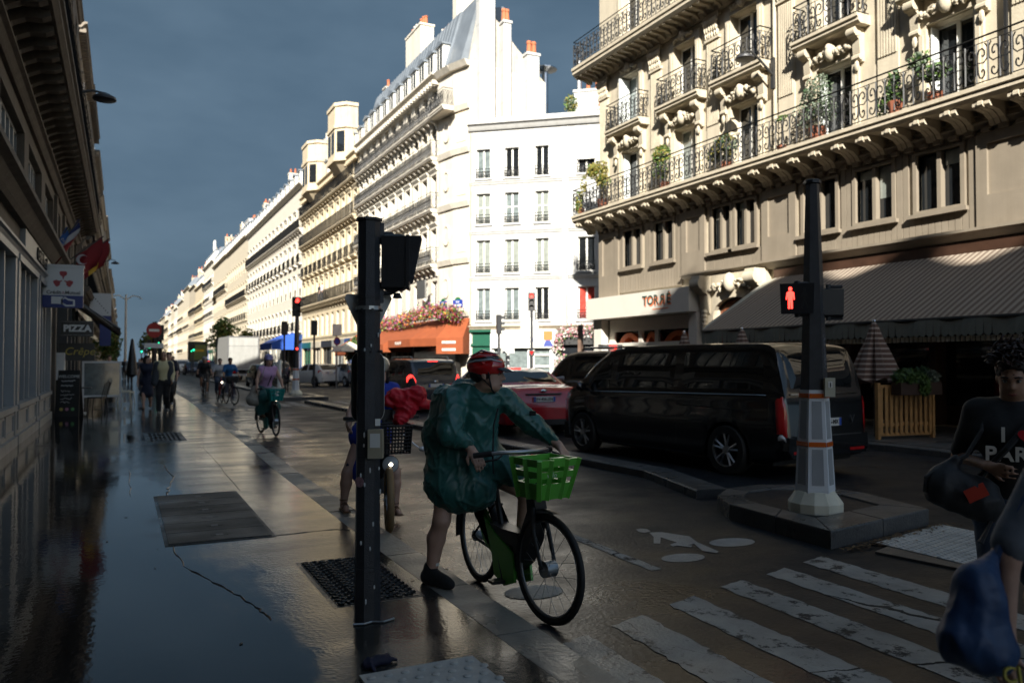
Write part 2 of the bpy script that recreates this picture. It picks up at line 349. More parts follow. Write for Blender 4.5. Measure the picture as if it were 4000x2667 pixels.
def kerb_line(parent, pts, w, z, m, seg=1.0, gap=.012, seed=1):
    """a row of kerb stones along a polyline (centre line), each stone a part"""
    rn = RN(seed); d = 0
    for (a, c) in zip(pts[:-1], pts[1:]):
        a = Vector(a); c = Vector(c); L = (c - a).length; k = max(1, round(L / seg)); s = L / k; ang = atan2(c.y - a.y, c.x - a.x)
        for i in range(k):
            q = a + (c - a) * ((i + .5) / k)
            b = MB(); hx = s / 2 - gap / 2; hw = w / 2; ch = .015; jj = rn.uniform(-.004, .004)
            b.rings([[(x, -hw, -.02), (x, hw, -.02), (x, hw, z - ch + jj), (x, hw - ch, z + jj), (x, -hw + ch, z + jj), (x, -hw, z - ch + jj)] for x in (-hx, hx)])
            b.build('kerb_stone', m, parent, loc=(q.x, q.y, rn.uniform(-.003, .003)), rz=ang)
kerb_line(pav, [(2.0, -3.), (2.0, 3.), (1.99, 6.), (2.05, 11.), (2.18, 16.), (2.30, 24.), (2.45, 33.), (2.45, 60.)], .29, .118, kerb_m, 1.05)
b = MB(); b.box(2.3, 2.6, 60, 900, -.02, .118); b.build('far_kerb', kerb_m, pav)
# right-hand pavement
pav2 = thing('pavement_opposite', None, None); tag(pav2, kind='structure')
b = MB(); b.box(12.75, 40., -60, 29.5, -.02, .128); b.box(14.9, 17.3, 40.5, 900, -.02, .128)
b.add([(x, y, z) for z in (-.02, .128) for x, y in ((14.9, 40.5), (17.3, 40.5), (24.5, 34.2), (23.3, 32.6))], [(4, 5, 6, 7), (0, 1, 5, 4), (1, 2, 6, 5), (2, 3, 7, 6), (3, 0, 4, 7)])
b.build('asphalt_surface', plate_m, pav2)
kerb_line(pav2, [(12.6, -3), (12.6, 28.5)], .3, .118, kerb_dark, 1.1)
kerb_line(pav2, [(14.75, 41.2), (14.75, 90)], .3, .118, kerb_m, 2.)
# low kerb dividing the cycle lane from the cars
div = thing('lane_divider', None, None); tag(div, kind='structure')
kerb_line(div, [(6.30, 7.45), (6.78, 9.2), (6.68, 11.1), (6.55, 13.), (6.55, 18.2), (6.75, 24.), (6.62, 31.5)], .42, .11, kerb_dark, 1.4, seed=3)
kerb_line(div, [(6.55, 39.), (6.55, 75.)], .42, .11, kerb_dark, 3., seed=4)
def island(name, poly, z, seed):
    it = thing(name, None, None); tag(it, kind='structure')
    n = len(poly); cx = sum(p[0] for p in poly) / n; cy = sum(p[1] for p in poly) / n
    inner = [(cx + (x - cx) * .66, cy + (y - cy) * .66) for x, y in poly]
    b = MB(); b.prism([(cx + (x - cx) * .665, cy + (y - cy) * .665) for x, y in poly], -.02, z - .02, 'z'); b.build('asphalt_surface', road_m, it)
    for i in range(n):
        j = (i + 1) % n; a, c, d, e = Vector(poly[i] + (0,)), Vector(poly[j] + (0,)), Vector(inner[j] + (0,)), Vector(inner[i] + (0,))
        L = (c - a).length; k = max(1, round(L / .85)); 
        for q in range(k):
            s0, s1 = q / k + .005 / L, (q + 1) / k - .005 / L
            p4 = [a.lerp(c, s0), a.lerp(c, s1), e.lerp(d, s1), e.lerp(d, s0)]
            cc = sum(p4, Vector()) / 4; b = MB()
            top = [cc + (p - cc) * .975 for p in p4]
            b.rings([[(p.x, p.y, -.02) for p in p4], [(p.x, p.y, z - .015) for p in p4], [(p.x, p.y, z) for p in top]])
            b.build('kerb_stone', kerb_dark, it)
    return it
def arcp(cx, cy, r, a0, a1, n): return [(cx + r * cos(R(a0 + (a1 - a0) * i / n)), cy + r * sin(R(a0 + (a1 - a0) * i / n))) for i in range(n + 1)]
island('traffic_island', [(5.51, 5.0), (7.22, 5.32), (7.45, 6.3)] + [(7.35, 7.0), (6.85, 7.25), (6.3, 7.2), (5.85, 6.85), (5.62, 6.4)], .16, 1)
island('traffic_island', [(5.9, 33.8), (7.9, 33.8), (8.0, 37.5), (7.4, 38.6), (6.3, 38.6), (5.8, 37.5)], .14, 2)
# zebra crossing: painted bars with chipped edges
def chipped(name, pts, z, m, parent, step=.06, amp=.012, seed=0):
    rn = RN(seed); out = []; n = len(pts)
    for i in range(n):
        a = Vector(pts[i]); c = Vector(pts[(i + 1) % n]); k = max(1, int((c - a).length / step))
        for q in range(k):
            p = a.lerp(c, q / k); out.append((p.x + rn.uniform(-amp, amp), p.y + rn.uniform(-amp, amp), z))
    b = MB(); b.add(out, [tuple(range(len(out)))]); return b.build(name, m, parent)
# ---------------------------------------------------------------- facade kit (local frame: x along the street front, -y outward, z up)
def wall_open(mb, u0, u1, z0, z1, ops, depth=.25, y=0., m=0, mr=None):
    ops = [o for o in ops if o[0] < u1 and o[1] > u0 and o[2] < z1 and o[3] > z0]
    us = sorted({u0, u1, *[min(max(v, u0), u1) for o in ops for v in o[:2]]}); zs = sorted({z0, z1, *[min(max(v, z0), z1) for o in ops for v in o[2:4]]})
    mb.m = m
    for a, b in zip(us[:-1], us[1:]):
        for c, d in zip(zs[:-1], zs[1:]):
            um, zm = (a + b) / 2, (c + d) / 2
            if not any(o[0] < um < o[1] and o[2] < zm < o[3] for o in ops): mb.quad((a, y, c), (b, y, c), (b, y, d), (a, y, d))
    mb.m = m if mr is None else mr
    for a, b, c, d in [o[:4] for o in ops]:
        Y = y + depth
        mb.quad((a, y, c), (a, y, d), (a, Y, d), (a, Y, c)); mb.quad((b, y, c), (b, Y, c), (b, Y, d), (b, y, d))
        mb.quad((a, y, c), (a, Y, c), (b, Y, c), (b, y, c)); mb.quad((a, y, d), (b, y, d), (b, Y, d), (a, Y, d))
    mb.m = 0
MC = {}
def cached(key, fn):
    if key not in MC: MC[key] = fn()
    return MC[key]
def frame_mesh(w, h, fm, nv=2, trans=0., bar=.055):
    def f():
        b = MB(); t = bar
        b.box(-w / 2, -w / 2 + t, 0, .06, 0, h); b.box(w / 2 - t, w / 2, 0, .06, 0, h); b.box(-w / 2 + t, w / 2 - t, 0, .06, 0, t); b.box(-w / 2 + t, w / 2 - t, 0, .06, h - t, h)
        for i in range(1, nv): x = -w / 2 + w * i / nv; b.box(x - t * .85, x + t * .85, -.01, .055, t, h - t)
        if trans: b.box(-w / 2 + t, w / 2 - t, .003, .05, h * trans - .025, h * trans + .025)
        return b.mesh('window_frame', fm)
    return cached(('f', round(w, 2), round(h, 2), fm.name, nv, trans), f)
def pane_mesh(w, h, gm):
    return cached(('p', round(w, 2), round(h, 2), gm.name), lambda: MB().box(-w / 2 + .04, w / 2 - .04, .03, .045, .04, h - .04).mesh('pane', gm))
def window(parent, u, z, w, h, depth, fm, gm, nv=2, trans=0., y0=0.):
    o = inst(frame_mesh(w, h, fm, nv, trans), 'window', parent, (u, y0 + depth - .06, z)); inst(pane_mesh(w, h, gm), 'pane', o); return o
def bars_mesh(L, h, ret, style, sp=.11):
    def f():
        b = MB(); t = .012
        def run(p, q):
            p, q = Vector(p), Vector(q); l = (q - p).length; d = (q - p) / l
            for z, r in ((h, .022), (.06, .013), (h - .13, .011)): b.tube([p + Vector((0, 0, z)), q + Vector((0, 0, z))], r, 4)
            if style == 'scroll':
                n = max(1, round(l / .50)); s = l / n
                for i in range(n):
                    c = p + d * (s * (i + .5)); H = h - .19
                    def P(x, z): return c + d * (x * s) + Vector((0, 0, .06 + z * H))
                    b.tube([P(0, 0), P(0, 1)], .019, 4, cap=False); b.tube([P(-.5, 0), P(-.5, 1)], .021, 4, cap=False)
                    for sg in (-1, 1):
                        lo = [P(sg * (.25 + (.19 * (1 - k / 9)) * cos(k * .75 + pi)), .24 + (.19 * (1 - k / 9)) * sin(k * .75 + pi)) for k in range(9)]
                        b.tube([P(sg * .02, .50)] + lo, .020, 3, cap=False)
                        up = [P(sg * (.24 + (.20 * (1 - k / 8)) * cos(pi - k * .8)), .70 + (.20 * (1 - k / 8)) * sin(pi - k * .8)) for k in range(8)]
                        b.tube([P(sg * .02, .46)] + up, .020, 3, cap=False)
                        b.tube([P(sg * .03, .5), P(sg * .3, .47), P(sg * .46, .58), P(sg * .47, .86), P(sg * .36, .97)], .017, 3, cap=False)
                    b.ball(P(0, .48), .03, 5, 3)
            elif style == 'mesh':
                n = max(1, round(l / .34)); s = l / n
                for i in range(n):
                    c = p + d * (s * (i + .5)); H = h - .19
                    def P(x, z): return c + d * (x * s) + Vector((0, 0, .06 + z * H))
                    b.tube([P(-.5, 0), P(-.5, 1)], .013, 3, cap=False)
                    b.tube([P(.42 * cos(k * pi / 4), .5 + .45 * sin(k * pi / 4)) for k in range(8)], .019, 3, closed=True)
                    b.tube([P(.18 * cos(k * pi / 3), .5 + .2 * sin(k * pi / 3)) for k in range(6)], .019, 3, closed=True)
                    b.tube([P(-.5, .02), P(0, .3), P(.5, .02)], .011, 3, cap=False); b.tube([P(-.5, .98), P(0, .7), P(.5, .98)], .011, 3, cap=False)
            else:
                n = max(1, round(l / sp))
                for i in range(n + 1):
                    q_ = p + d * (l * i / n); b.tube([q_ + Vector((0, 0, .06)), q_ + Vector((0, 0, h - .0))], (t if sp < .13 else .024) if i % 8 else .026, 3, cap=False)
        run((-L / 2, 0, 0), (L / 2, 0, 0))
        if ret > .15: run((-L / 2, ret, 0), (-L / 2, 0, 0)); run((L / 2, 0, 0), (L / 2, ret, 0))
        return b.mesh('railing', iron)
    return cached(('r', round(L, 2), round(h, 2), round(ret, 2), style, sp), f)
def bracket_mesh(w, d, h, m, kind=0):
    def f():
        b = MB()
        prof = [(0, 0), (-d, 0), (-d * 1.02, -h * .22), (-d * .86, -h * .38), (-d * .55, -h * .45), (-d * .32, -h * .7), (-d * .22, -h), (0, -h)]
        if kind == 1:      # three-ribbed scroll console
            for i in (-1, 0, 1):
                x = i * w * .36; e = d * (1.0 if i else 1.06)
                b.prism([(y * e / d, z) for y, z in prof], x - w * .15, x + w * .15, 'x')
                b.cyl((x - w * .16, -e * .93, -h * .17), (x + w * .16, -e * .93, -h * .17), h * .2, n=8)
        else: b.prism(prof, -w / 2, w / 2, 'x')
        return b.mesh('bracket', m)
    return cached(('b', w, d, h, m.name, kind), f)
def balcony(parent, u0, u1, z, m, proj=.8, th=.25, rail=1.0, style='bars', bsp=0., bw=.22, bh=.55, bk=0, rproj=None, sp=.11, name='balcony', y0=0., bz=None):
    b = MB(); e = .09; y = -proj + y0
    b.prism([(.02 + y0, z), (y, z), (y, z - th * .32), (y + .05, z - th * .4), (y + .05, z - th * .72), (y + .13, z - th), (.02 + y0, z - th)], u0, u1, 'x')
    o = b.build(name, m, parent)
    rp = proj - .07
    inst(bars_mesh(u1 - u0 - .12, rail, rp, style, sp), 'railing', o, ((u0 + u1) / 2, y + .07, z + .004))
    if bsp:
        n = max(1, round((u1 - u0 - bw) / bsp)); me = bracket_mesh(bw, proj - .18, bh, m, bk)
        for i in range(n + 1): inst(me, 'bracket', o, (u0 + bw * .7 + (u1 - u0 - bw * 1.4) * i / n, y0 - .003, z - th - .002))
    return o
def mould(parent, u0, u1, z, m, h=.2, proj=.18, name='string_course', dent=0., y0=0.):
    b = MB(); b.prism([(.02 + y0, z + h), (-proj + y0, z + h), (-proj + y0, z + h * .72), (-proj * .7 + y0, z + h * .6), (-proj * .45 + y0, z + h * .2), (-proj * .3 + y0, z), (.02 + y0, z)], u0, u1, 'x')
    if dent:
        n = int((u1 - u0) / dent)
        for i in range(n): x = u0 + (i + .5) * (u1 - u0) / n; b.box(x - dent * .25, x + dent * .25, -proj * .85 + y0, y0 - .001, z - h * .62, z - .002)
    return b.build(name, m, parent)
def surround_mesh(w, h, m, t=.14, pr=.06, head=True):
    def f():
        b = MB(); b.box(-w / 2 - t, -w / 2 - .003, -pr, .0, 0, h + t); b.box(w / 2 + .003, w / 2 + t, -pr, .0, 0, h + t); b.box(-w / 2 - .003, w / 2 + .003, -pr, .0, h + .003, h + t)
        if head: b.prism([(0, h + t + .22), (-pr * 3.2, h + t + .22), (-pr * 3.2, h + t + .16), (-pr * 1.3, h + t + .002), (0, h + t + .002)], -w / 2 - t - .05, w / 2 + t + .05, 'x')
        return b.mesh('window_surround', m)
    return cached(('s', round(w, 2), round(h, 2), m.name, t, pr, head), f)
def chimney(parent, u, y, z, w, d, h, m, pots, seed=0):
    rn = RN(seed); b = MB(); b.box(u - w / 2, u + w / 2, y, y + d, z, z + h); b.box(u - w / 2 - .06, u + w / 2 + .06, y - .06, y + d + .06, z + h, z + h + .14)
    o = b.build('chimney', m, parent)
    for i in range(pots):
        s = rn.uniform(.8, 1.3); q = MB(); q.lathe([(.13, 0), (.11, .5 * s), (.14, .52 * s), (.13, .6 * s)], 8); 
        x = (i + .5) / pots
        q.build('chimney_pot', terracotta if rn.random() < .8 else stone_pale, o, loc=(u - w / 2 + w * x if w >= d else u, y + d / 2 if w >= d else y + d * x, z + h + .14))
    return o
def mansard(parent, u0, u1, z, dep, h=2.6, top=1.0, m=zinc, y0=.25, rib=.6, name='roof'):
    b = MB(); p = [(y0, z), (y0 + 1.1, z + h), (y0 + 4., z + h + top), (dep, z + .4), (dep, z)]
    b.prism(p, u0, u1, 'x'); n = int((u1 - u0) / rib)
    for i in range(1, n):
        x = u0 + (u1 - u0) * i / n
        b.add([(x - .025, y0 - .03, z + .02), (x + .025, y0 - .03, z + .02), (x + .025, y0 + 1.07, z + h + .02), (x - .025, y0 + 1.07, z + h + .02), (x - .025, y0 + .02, z), (x + .025, y0 + .02, z), (x + .025, y0 + 1.12, z + h), (x - .025, y0 + 1.12, z + h)], [(0, 1, 2, 3), (0, 3, 7, 4), (1, 5, 6, 2)])
    return b.build(name, m, parent)
def dormer_mesh(w=1.1, h=1.7, m=white_paint):
    def f():
        b = MB(); b.box(-w / 2, w / 2, .0, 1.3, 0, h); b.m = 1; b.prism([(-w / 2 - .1, h), (w / 2 + .1, h), (w / 2 + .1, h + .1), (0, h + .32), (-w / 2 - .1, h + .1)], -.12, 1.3, 'y')
        b.m = 2; b.box(-w / 2 + .18, w / 2 - .18, -.02, -.002, .25, h - .15); b.m = 0; b.box(-.03, .03, -.04, -.021, .25, h - .15)
        return b.mesh('dormer', [m, zinc, glass_dark])
    return cached(('d', w, h, m.name), f)
GL = [glass_dark, glass_dark, glass_dark, glass_curtain, glass_pale, glass_pale]
SHOPC = [mat('shopfront_black', (.03, .03, .03), .3), mat('shopfront_green', (.012, .09, .055), .35), mat('shopfront_cream', (.45, .40, .32), .5), mat('shopfront_blue', (.03, .07, .2), .4), mat('shopfront_brown', (.12, .07, .04), .45), mat('shopfront_grey', (.22, .22, .21), .5)]
def building(name, label, loc, rz, Wd, H, m, floors, bw=2.6, ww=1.1, depth=11., seed=0, trim=None, roof=2.6, far=False, group=None, style='bars', bays=None, dorm=True, shops=True, chims=2, y_in=.22, zg=None, sidewin=False):
    """floors: (z, sill offset, window height, balcony: '' none, 'L' long, 'E' each window, surround?)"""
    rn = RN(seed); trim = trim or m
    t = thing(name, label, 'building', loc, rz, group)
    nb = max(2, round(Wd / bw)); bays = bays or [Wd * (i + .5) / nb for i in range(nb)]
    ops = []; zg = zg if zg is not None else (floors[0][0] - .3 if floors else 4.)
    for (z, so_, wh, bal, sur) in floors:
        for u in bays: ops.append((u - ww / 2, u + ww / 2, z + so_, z + so_ + wh))
    sh = []
    if shops:
        ns = max(1, round(Wd / 4.2)); 
        for i in range(ns): sh.append((Wd * i / ns + .35, Wd * (i + 1) / ns - .35, .45, zg - .75))
    b = MB(); wall_open(b, 0, Wd, 0, H, ops, y_in)
    if shops:
        b = MB(); wall_open(b, 0, Wd, 0, H, ops + sh, y_in + .2)
    b.quad((0, 0, 0), (0, 0, H), (0, depth, H), (0, depth, 0)); b.quad((Wd, 0, 0), (Wd, depth, 0), (Wd, depth, H), (Wd, 0, H))
    b.quad((0, depth, 0), (0, depth, H), (Wd, depth, H), (Wd, depth, 0)); b.quad((0, 0, H), (Wd, 0, H), (Wd, depth, H), (0, depth, H))
    b.build('wall', m, t)
    for a, c, d, e in sh:
        s = MB(); col = rn.choice(SHOPC); s.box(a - .25, c + .25, -.10, .001, e + .02, e + .6); s.box(a - .0, c, .15, .2, d, d + .5)
        n = max(2, round((c - a) / 1.3))
        for i in range(n + 1): x = a + (c - a) * i / n; s.box(max(a, x - .05), min(c, x + .05), .12, .2, d + .5, e)
        f = s.build('shopfront', col, t); MB().box(a, c, .24, .28, d, e).build('shop_window', shop_glass, f)
    for fi, (z, so_, wh, bal, sur) in enumerate(floors):
        for u in bays:
            g = rn.choice(GL); window(t, u, z + so_, ww, wh, y_in, white_paint, g, 2, .72 if rn.random() < .5 else 0.)
            if sur: inst(surround_mesh(ww, wh, trim), 'window_surround', t, (u, -.002, z + so_))
            if bal == 'E': balcony(t, u - ww / 2 - .22, u + ww / 2 + .22, z, trim, .38, .2, .95, style, 0, sp=.11 if not far else .14)
            if bal == 'J': inst(bars_mesh(ww - .04, .85, 0, style), 'guard_rail', t, (u, .03, z + so_ + .02))
        if bal == 'L': balcony(t, .15, Wd - .15, z, trim, .55 if not far else .5, .2 if not far else .18, 1.0, style, bw / 2, .24 if not far else .3, .5, 0, sp=.11 if not far else .15)
        elif not far or bal == '': mould(t, -.004, Wd + .004, z - .25, trim, .22, .12)
    mould(t, -.01, Wd + .01, H - .35, trim, .4, .5, 'cornice', dent=.5 if not far else 0)
    if roof:
        mansard(t, .02, Wd - .02, H + .05, depth, roof, .9)
        if dorm:
            for u in bays: inst(dormer_mesh(), 'dormer', t, (u, .32, H + .3))
        for i in range(chims):
            u = .5 if i == 0 else (Wd - .5 if i == 1 else Wd / 2)
            chimney(t, u, 2.2, H + .5, .75, 3.4, roof + 1.6 + rn.uniform(0, .8), rn.choice([stone_pale, stucco_gable, stone_old]), rn.randint(4, 6), seed + i)
    return t
FL5 = lambda z1, s=3.25, pat='LEEL', wh=2.1: [(z1 + s * i, .1, wh - .08 * i, pat[i], True) for i in range(len(pat))]
# ---------------------------------------------------------------- right-hand corner building with the long scrolled balcony
R1 = thing('corner_building', 'tall cream stone corner building with a long scrolled iron balcony over a taupe floor', 'building', (17, 26.75, 0), -pi / 2)
def Yu(y): return 26.75 - y
bays1 = [2.2, 5.4, 8.25, 11.65, 14.95, 18.3, 21.6]; LEN = 24.
ops = []
for u in bays1: ops += [(u - .58, u + .58, 7.5, 9.5), (u - .58, u + .58, 10.5, 12.35), (u - .58, u + .58, 13.5, 15.8)]
mz = [(24.46, 1.12), (22.55, 1.05), (19.58, .84), (18.5, .84), (15.63, 1.1), (13.9, 1.08), (12.13, 1.1), (9.0, 1.1), (7.2, 1.1), (4.5, 1.1)]
mz = [(Yu(y), w) for y, w in mz]
b = MB(); wall_open(b, 0, LEN, 6.72, 17.2, ops, .34)
wall_open(b, 0, LEN, 0, 6.72, [(u - w / 2, u + w / 2, 5.17, 6.5) for u, w in mz] + [(.55, 5.9, .5, 3.2), (6.9, 8.7, .1, 3.72), (9.6, 23.6, .15, 4.1)], .32)
b.quad((0, 0, 0), (0, 0, 17.2), (0, 10, 17.2), (0, 10, 0)); b.quad((LEN, 0, 0), (LEN, 10, 0), (LEN, 10, 17.2), (LEN, 0, 17.2)); b.quad((0, 10, 0), (0, 10, 17.2), (LEN, 10, 17.2), (LEN, 10, 0)); b.quad((0, 0, 17.2), (LEN, 0, 17.2), (LEN, 10, 17.2), (0, 10, 17.2))
b.build('wall', stone_cream, R1)
# painted first floor: boards between broad panelled piers
rnb = RN(5)
segs = [(0.06, 1.42, 'p'), (1.45, 5.2, 'b'), (5.23, 6.42, 'p'), (6.45, 8.95, 's'), (8.98, 10.3, 'p'), (10.33, 15.52, 'b'), (15.55, 17.2, 'p'), (17.23, 23.9, 'b')]
for (a, c, k) in segs:
    zb = 4.2 if c < 5.3 else 4.5
    if k == 'p':
        b = MB(); wall_open(b, a, c, zb - (.1 if a < 1 else 0), 6.62, [(a + .25, c - .25, zb + .75, 6.38)], .07, -.11); b.quad((a, -.11, zb - .1), (a, -.11, 6.62), (a, 0, 6.62), (a, 0, zb - .1)); b.quad((c, -.11, zb - .1), (c, 0, zb - .1), (c, 0, 6.62), (c, -.11, 6.62))
        b.box(a + .24, c - .24, -.045, -.038, zb + .74, 6.39); b.quad((a, -.11, zb - (.1 if a < 1 else 0)), (c, -.11, zb - (.1 if a < 1 else 0)), (c, 0, zb - (.1 if a < 1 else 0)), (a, 0, zb - (.1 if a < 1 else 0)))
        b.build('panelled_pier', paint_taupe, R1)
    else:
        ws = [(u - w / 2 - .1, u + w / 2 + .1) for u, w in mz if a < u < c]; pitch = .165 if k == 'b' else .42
        n = round((c - a) / pitch); join = MB()
        for i in range(n):
            x0, x1 = a + (c - a) * i / n, a + (c - a) * (i + 1) / n - .016; dz = rnb.uniform(-.004, .004)
            hit = [w for w in ws if x0 < w[1] and x1 > w[0]]
            ranges = [(zb, 5.02), (6.58, 6.72)] if hit else [(zb, 6.72)]
            for z0, z1 in ranges:
                if a > 10 and z1 - z0 > .3 and c < 16: MB().box(x0, x1, -.055 + dz, -.002, z0, z1).build('cladding_board', paint_taupe, R1)
                else: join.box(x0, x1, -.055 + dz, -.002, z0, z1)
        if join.v: tag(join.build('cladding', paint_taupe, R1), kind='stuff')
mould(R1, 5.3, 9.05, 4.36, paint_taupe, .16, .26, 'shop_cornice', y0=-.01); mould(R1, 9.1, 17.4, 4.30, paint_taupe, .24, .34, 'shop_cornice', y0=-.01)
for i, (u, w) in enumerate(mz):
    b = MB(); t_ = .1
    b.box(u - w / 2 - t_, u - w / 2, -.09, .1, 5.1, 6.56); b.box(u + w / 2, u + w / 2 + t_, -.09, .1, 5.1, 6.56); b.box(u - w / 2, u + w / 2, -.09, .1, 6.5, 6.56); b.box(u - w / 2, u + w / 2, -.09, .1, 5.1, 5.17); b.box(u - .05, u + .05, -.05, .12, 5.17, 6.5)
    b.box(u - w / 2 - .2, u + w / 2 + .2, -.2, -.091, 5.0, 5.09)
    o = b.build('window', paint_taupe, R1)
    for s in (-1, 1):
        x0, x1 = (u - w / 2 + .002, u - .052) if s < 0 else (u + .052, u + w / 2 - .002)
        q = MB(); q.box(x0, x1, .10, .12, 5.172, 6.498); q.build('pane', glass_dark, o)
        r = rnb.random()
        if r < .45: MB().box(x0 + .03, x1 - .03, .08, .095, 6.5 - rnb.choice([.25, .35, .8]), 6.49).build('roller_blind', glass_curtain, o)
balcony(R1, -.75, LEN - .1, 7.42, stone_cream, .9, .28, 1.02, 'scroll', .77, .36, .42, 1)
mould(R1, 0, LEN, 6.72, paint_taupe, .16, .2, 'string_course', dent=.38)
mould(R1, -.03, LEN, 6.9, stone_cream, .12, .12, 'string_course')
for i, u in enumerate(bays1):
    for z, h, kind in ((7.5, 2.0, 0), (10.5, 1.85, 1), (13.5, 2.3, 2)):
        gm = [glass_dark, glass_pale, glass_dark, glass_dark, glass_dark, glass_pale, glass_dark][(i + kind) % 7]
        window(R1, u, z, 1.16, h, .32, white_paint, gm, 2)
        b = MB()
        for s in (-1, 1):
            b.box(u + s * .58 - (.22 if s < 0 else 0), u + s * .58 + (.22 if s > 0 else 0), -.09, -.002, z, z + h + .02)
            b.box(u + s * .69 - .05, u + s * .69 + .05, -.13, -.088, z + .1, z + h - .2)
        b.box(u - .8, u + .8, -.09, -.002, z + h + .02, z + h + .2)
        b.build('window_surround', stone_cream, R1)
        if i in (0, 3, 4) and kind == 0 or (i == 0 and kind == 1):   # louvred shutters folded in the reveal
            b = MB(); x = u - .52; b.box(x, x + .04, -.22 if kind else .0, .24, z + .05, z + h - .05)
            for q in range(14): b.box(x + .04, x + .052, (-.19 if kind else .03), .21, z + .12 + q * (h - .25) / 14, z + .12 + (q + .55) * (h - .25) / 14)
            b.build('shutter', shutter_white, R1)
    # scroll consoles carrying the upper balconette, and the carved cartouche between them
    me = cached('console1', lambda: (lambda b: (b.prism([(0, 0), (-.34, 0), (-.38, -.1), (-.30, -.24), (-.2, -.3), (-.16, -.75), (-.1, -.85), (0, -.85)], -.11, .11, 'x'), b.cyl((-.13, -.29, -.11), (.13, -.29, -.11), .13, n=10), b.cyl((-.12, -.14, -.74), (.12, -.14, -.74), .08, n=8), b.ball((0, -.16, -.95), (.07, .06, .14), 6, 4))[0].mesh('console', stone_cream, 40))(MB()))
    for s in (-1, 1): inst(me, 'console', R1, (u + s * .82, -.002, 10.14))
    def carve(seed):
        rn = RN(seed); b = MB(); b.ball((0, -.14, -.05), (.17, .16, .24), 8, 6); b.ball((0, -.2, .06), (.10, .1, .12), 7, 5)
        for s in (-1, 1):
            for k in range(9):
                x = s * (.16 + .055 * k); b.ball((x, -.1 - rn.uniform(0, .07), -.04 - .015 * k + rn.uniform(-.06, .08)), (rn.uniform(.05, .09), rn.uniform(.06, .1), rn.uniform(.04, .1)), 6, 4)
            b.tube([(s * (.3 + .12 * cos(q * .8)), -.16, -.1 + .11 * sin(q * .8)) for q in range(7)], [.035 - .003 * q for q in range(7)], 5)
        return b.mesh('carving', stone_cream, 60)
    inst(cached(('carve', i % 3), lambda: carve(i)), 'carving', R1, (u, -.06, 9.86))
    balcony(R1, u - 1.12, u + 1.12, 10.4, stone_cream, .5, .24, .98, 'scroll', 0, rproj=.4, name='balconette')
    inst(cached(('carve', 3 + i % 2), lambda: carve(i + 9)), 'carving', R1, (u, -.05, 12.62), sc=(.8, .8, .7))
# fluted pilasters with carved capitals
def pilaster():
    b = MB(); b.box(-.3, .3, -.05, -.002, 7.45, 12.0)
    for k in range(7): x = -.24 + .08 * k; b.box(x - .024, x + .024, -.085, -.05, 9.2, 11.85)
    b.box(-.34, .34, -.12, -.003, 11.92, 12.02); b.box(-.36, .36, -.14, -.004, 12.66, 12.78)
    rn = RN(2)
    for r_ in range(3):
        for k in range(6): b.ball((-.27 + .108 * k + rn.uniform(-.02, .02), -.1 - .03 * r_, 12.1 + .2 * r_), (.06, .08, .12), 5, 4)
    for s in (-1, 1): b.tube([(s * (.3 + .09 * cos(q * .9)), -.17, 12.55 + .09 * sin(q * .9)) for q in range(7)], .03, 5)
    return b.mesh('pilaster', stone_cream, 50)
pm = pilaster()
for u in (.38, 3.78, 6.82, 9.95, 13.3, 16.65, 19.95, 23.5): inst(pm, 'pilaster', R1, (u, 0, 0))
b = MB(); rn = RN(4)
for k in range(int(LEN / .16)): b.ball((.08 + .16 * k, -.06, 12.9 + rn.uniform(-.02, .02)), (.075, .06, .09), 5, 4)
tag(b.build('leaf_frieze', stone_cream, R1, 60), kind='stuff')
balcony(R1, -.7, LEN - .1, 13.36, stone_cream, .9, .34, 1.05, 'scroll', .36, .13, .2, 0)
mould(R1, -.05, LEN, 12.78, stone_cream, .24, .25, 'string_course')
mould(R1, -.3, LEN + .01, 16.9, stone_cream, .4, .5, 'cornice', dent=.4)
mansard(R1, .02, LEN - .02, 17.3, 10, 2.6, 1.0)
# downpipe
MB().tube([(9.55, -.09, 7.5), (9.55, -.09, 16.9)], .05, 6).build('downpipe', stone_cream, R1)
MB().tube([(16.25, -.09, 7.5), (16.25, -.09, 16.9)], .05, 6).build('downpipe', iron, R1)
# white shop with its sign box
shop_white = mat('shop_white', (.66, .62, .55), .45, var=.03)
orange_p = mat('shop_orange', (.72, .16, .04), .5, var=.05)
b = MB(); b.box(-.05, 6.25, -.62, -.02, 3.24, 4.05); sgn = b.build('sign_box', shop_white, R1)
tor_dark = mat('sign_letter_dark', (.03, .07, .06), .4, var=0); tor_or = mat('sign_letter_orange', (.75, .2, .08), .5, var=0)
for mtl, dx, dz, dy in ((tor_or, .035, -.05, 0), (tor_dark, 0, 0, -.006)):
    lettering('TOR', .46, mtl, sgn, (4.18 + dx, -.625 + dy, 3.72 + dz), bold=.008); r = lettering('R', .46, mtl, sgn, (4.845 + dx, -.625 + dy, 3.72 + dz), bold=.008); r.rotation_euler = (pi / 2, 0, pi); lettering('É', .46, mtl, sgn, (5.20 + dx, -.625 + dy, 3.72 + dz), bold=.008)
MB().box(4.3, 5.2, -.628, -.621, 3.40, 3.43).build('print_line', tor_or, sgn)
b = MB(); b.box(.0, .55, -.3, .05, .12, 3.22); b.box(5.9, 6.3, -.35, .05, .12, 3.22); b.box(.55, 5.9, -.1, .1, .12, .7); b.build('shop_pier', shop_white, R1)
b = MB(); wall_open(b, .56, 5.89, .7, 3.2, [(.9, 2.5, .9, 2.75), (2.7, 3.5, .9, 2.75), (3.7, 5.6, .9, 2.75)], .1, .06); b.build('shop_frame', shop_white, R1)
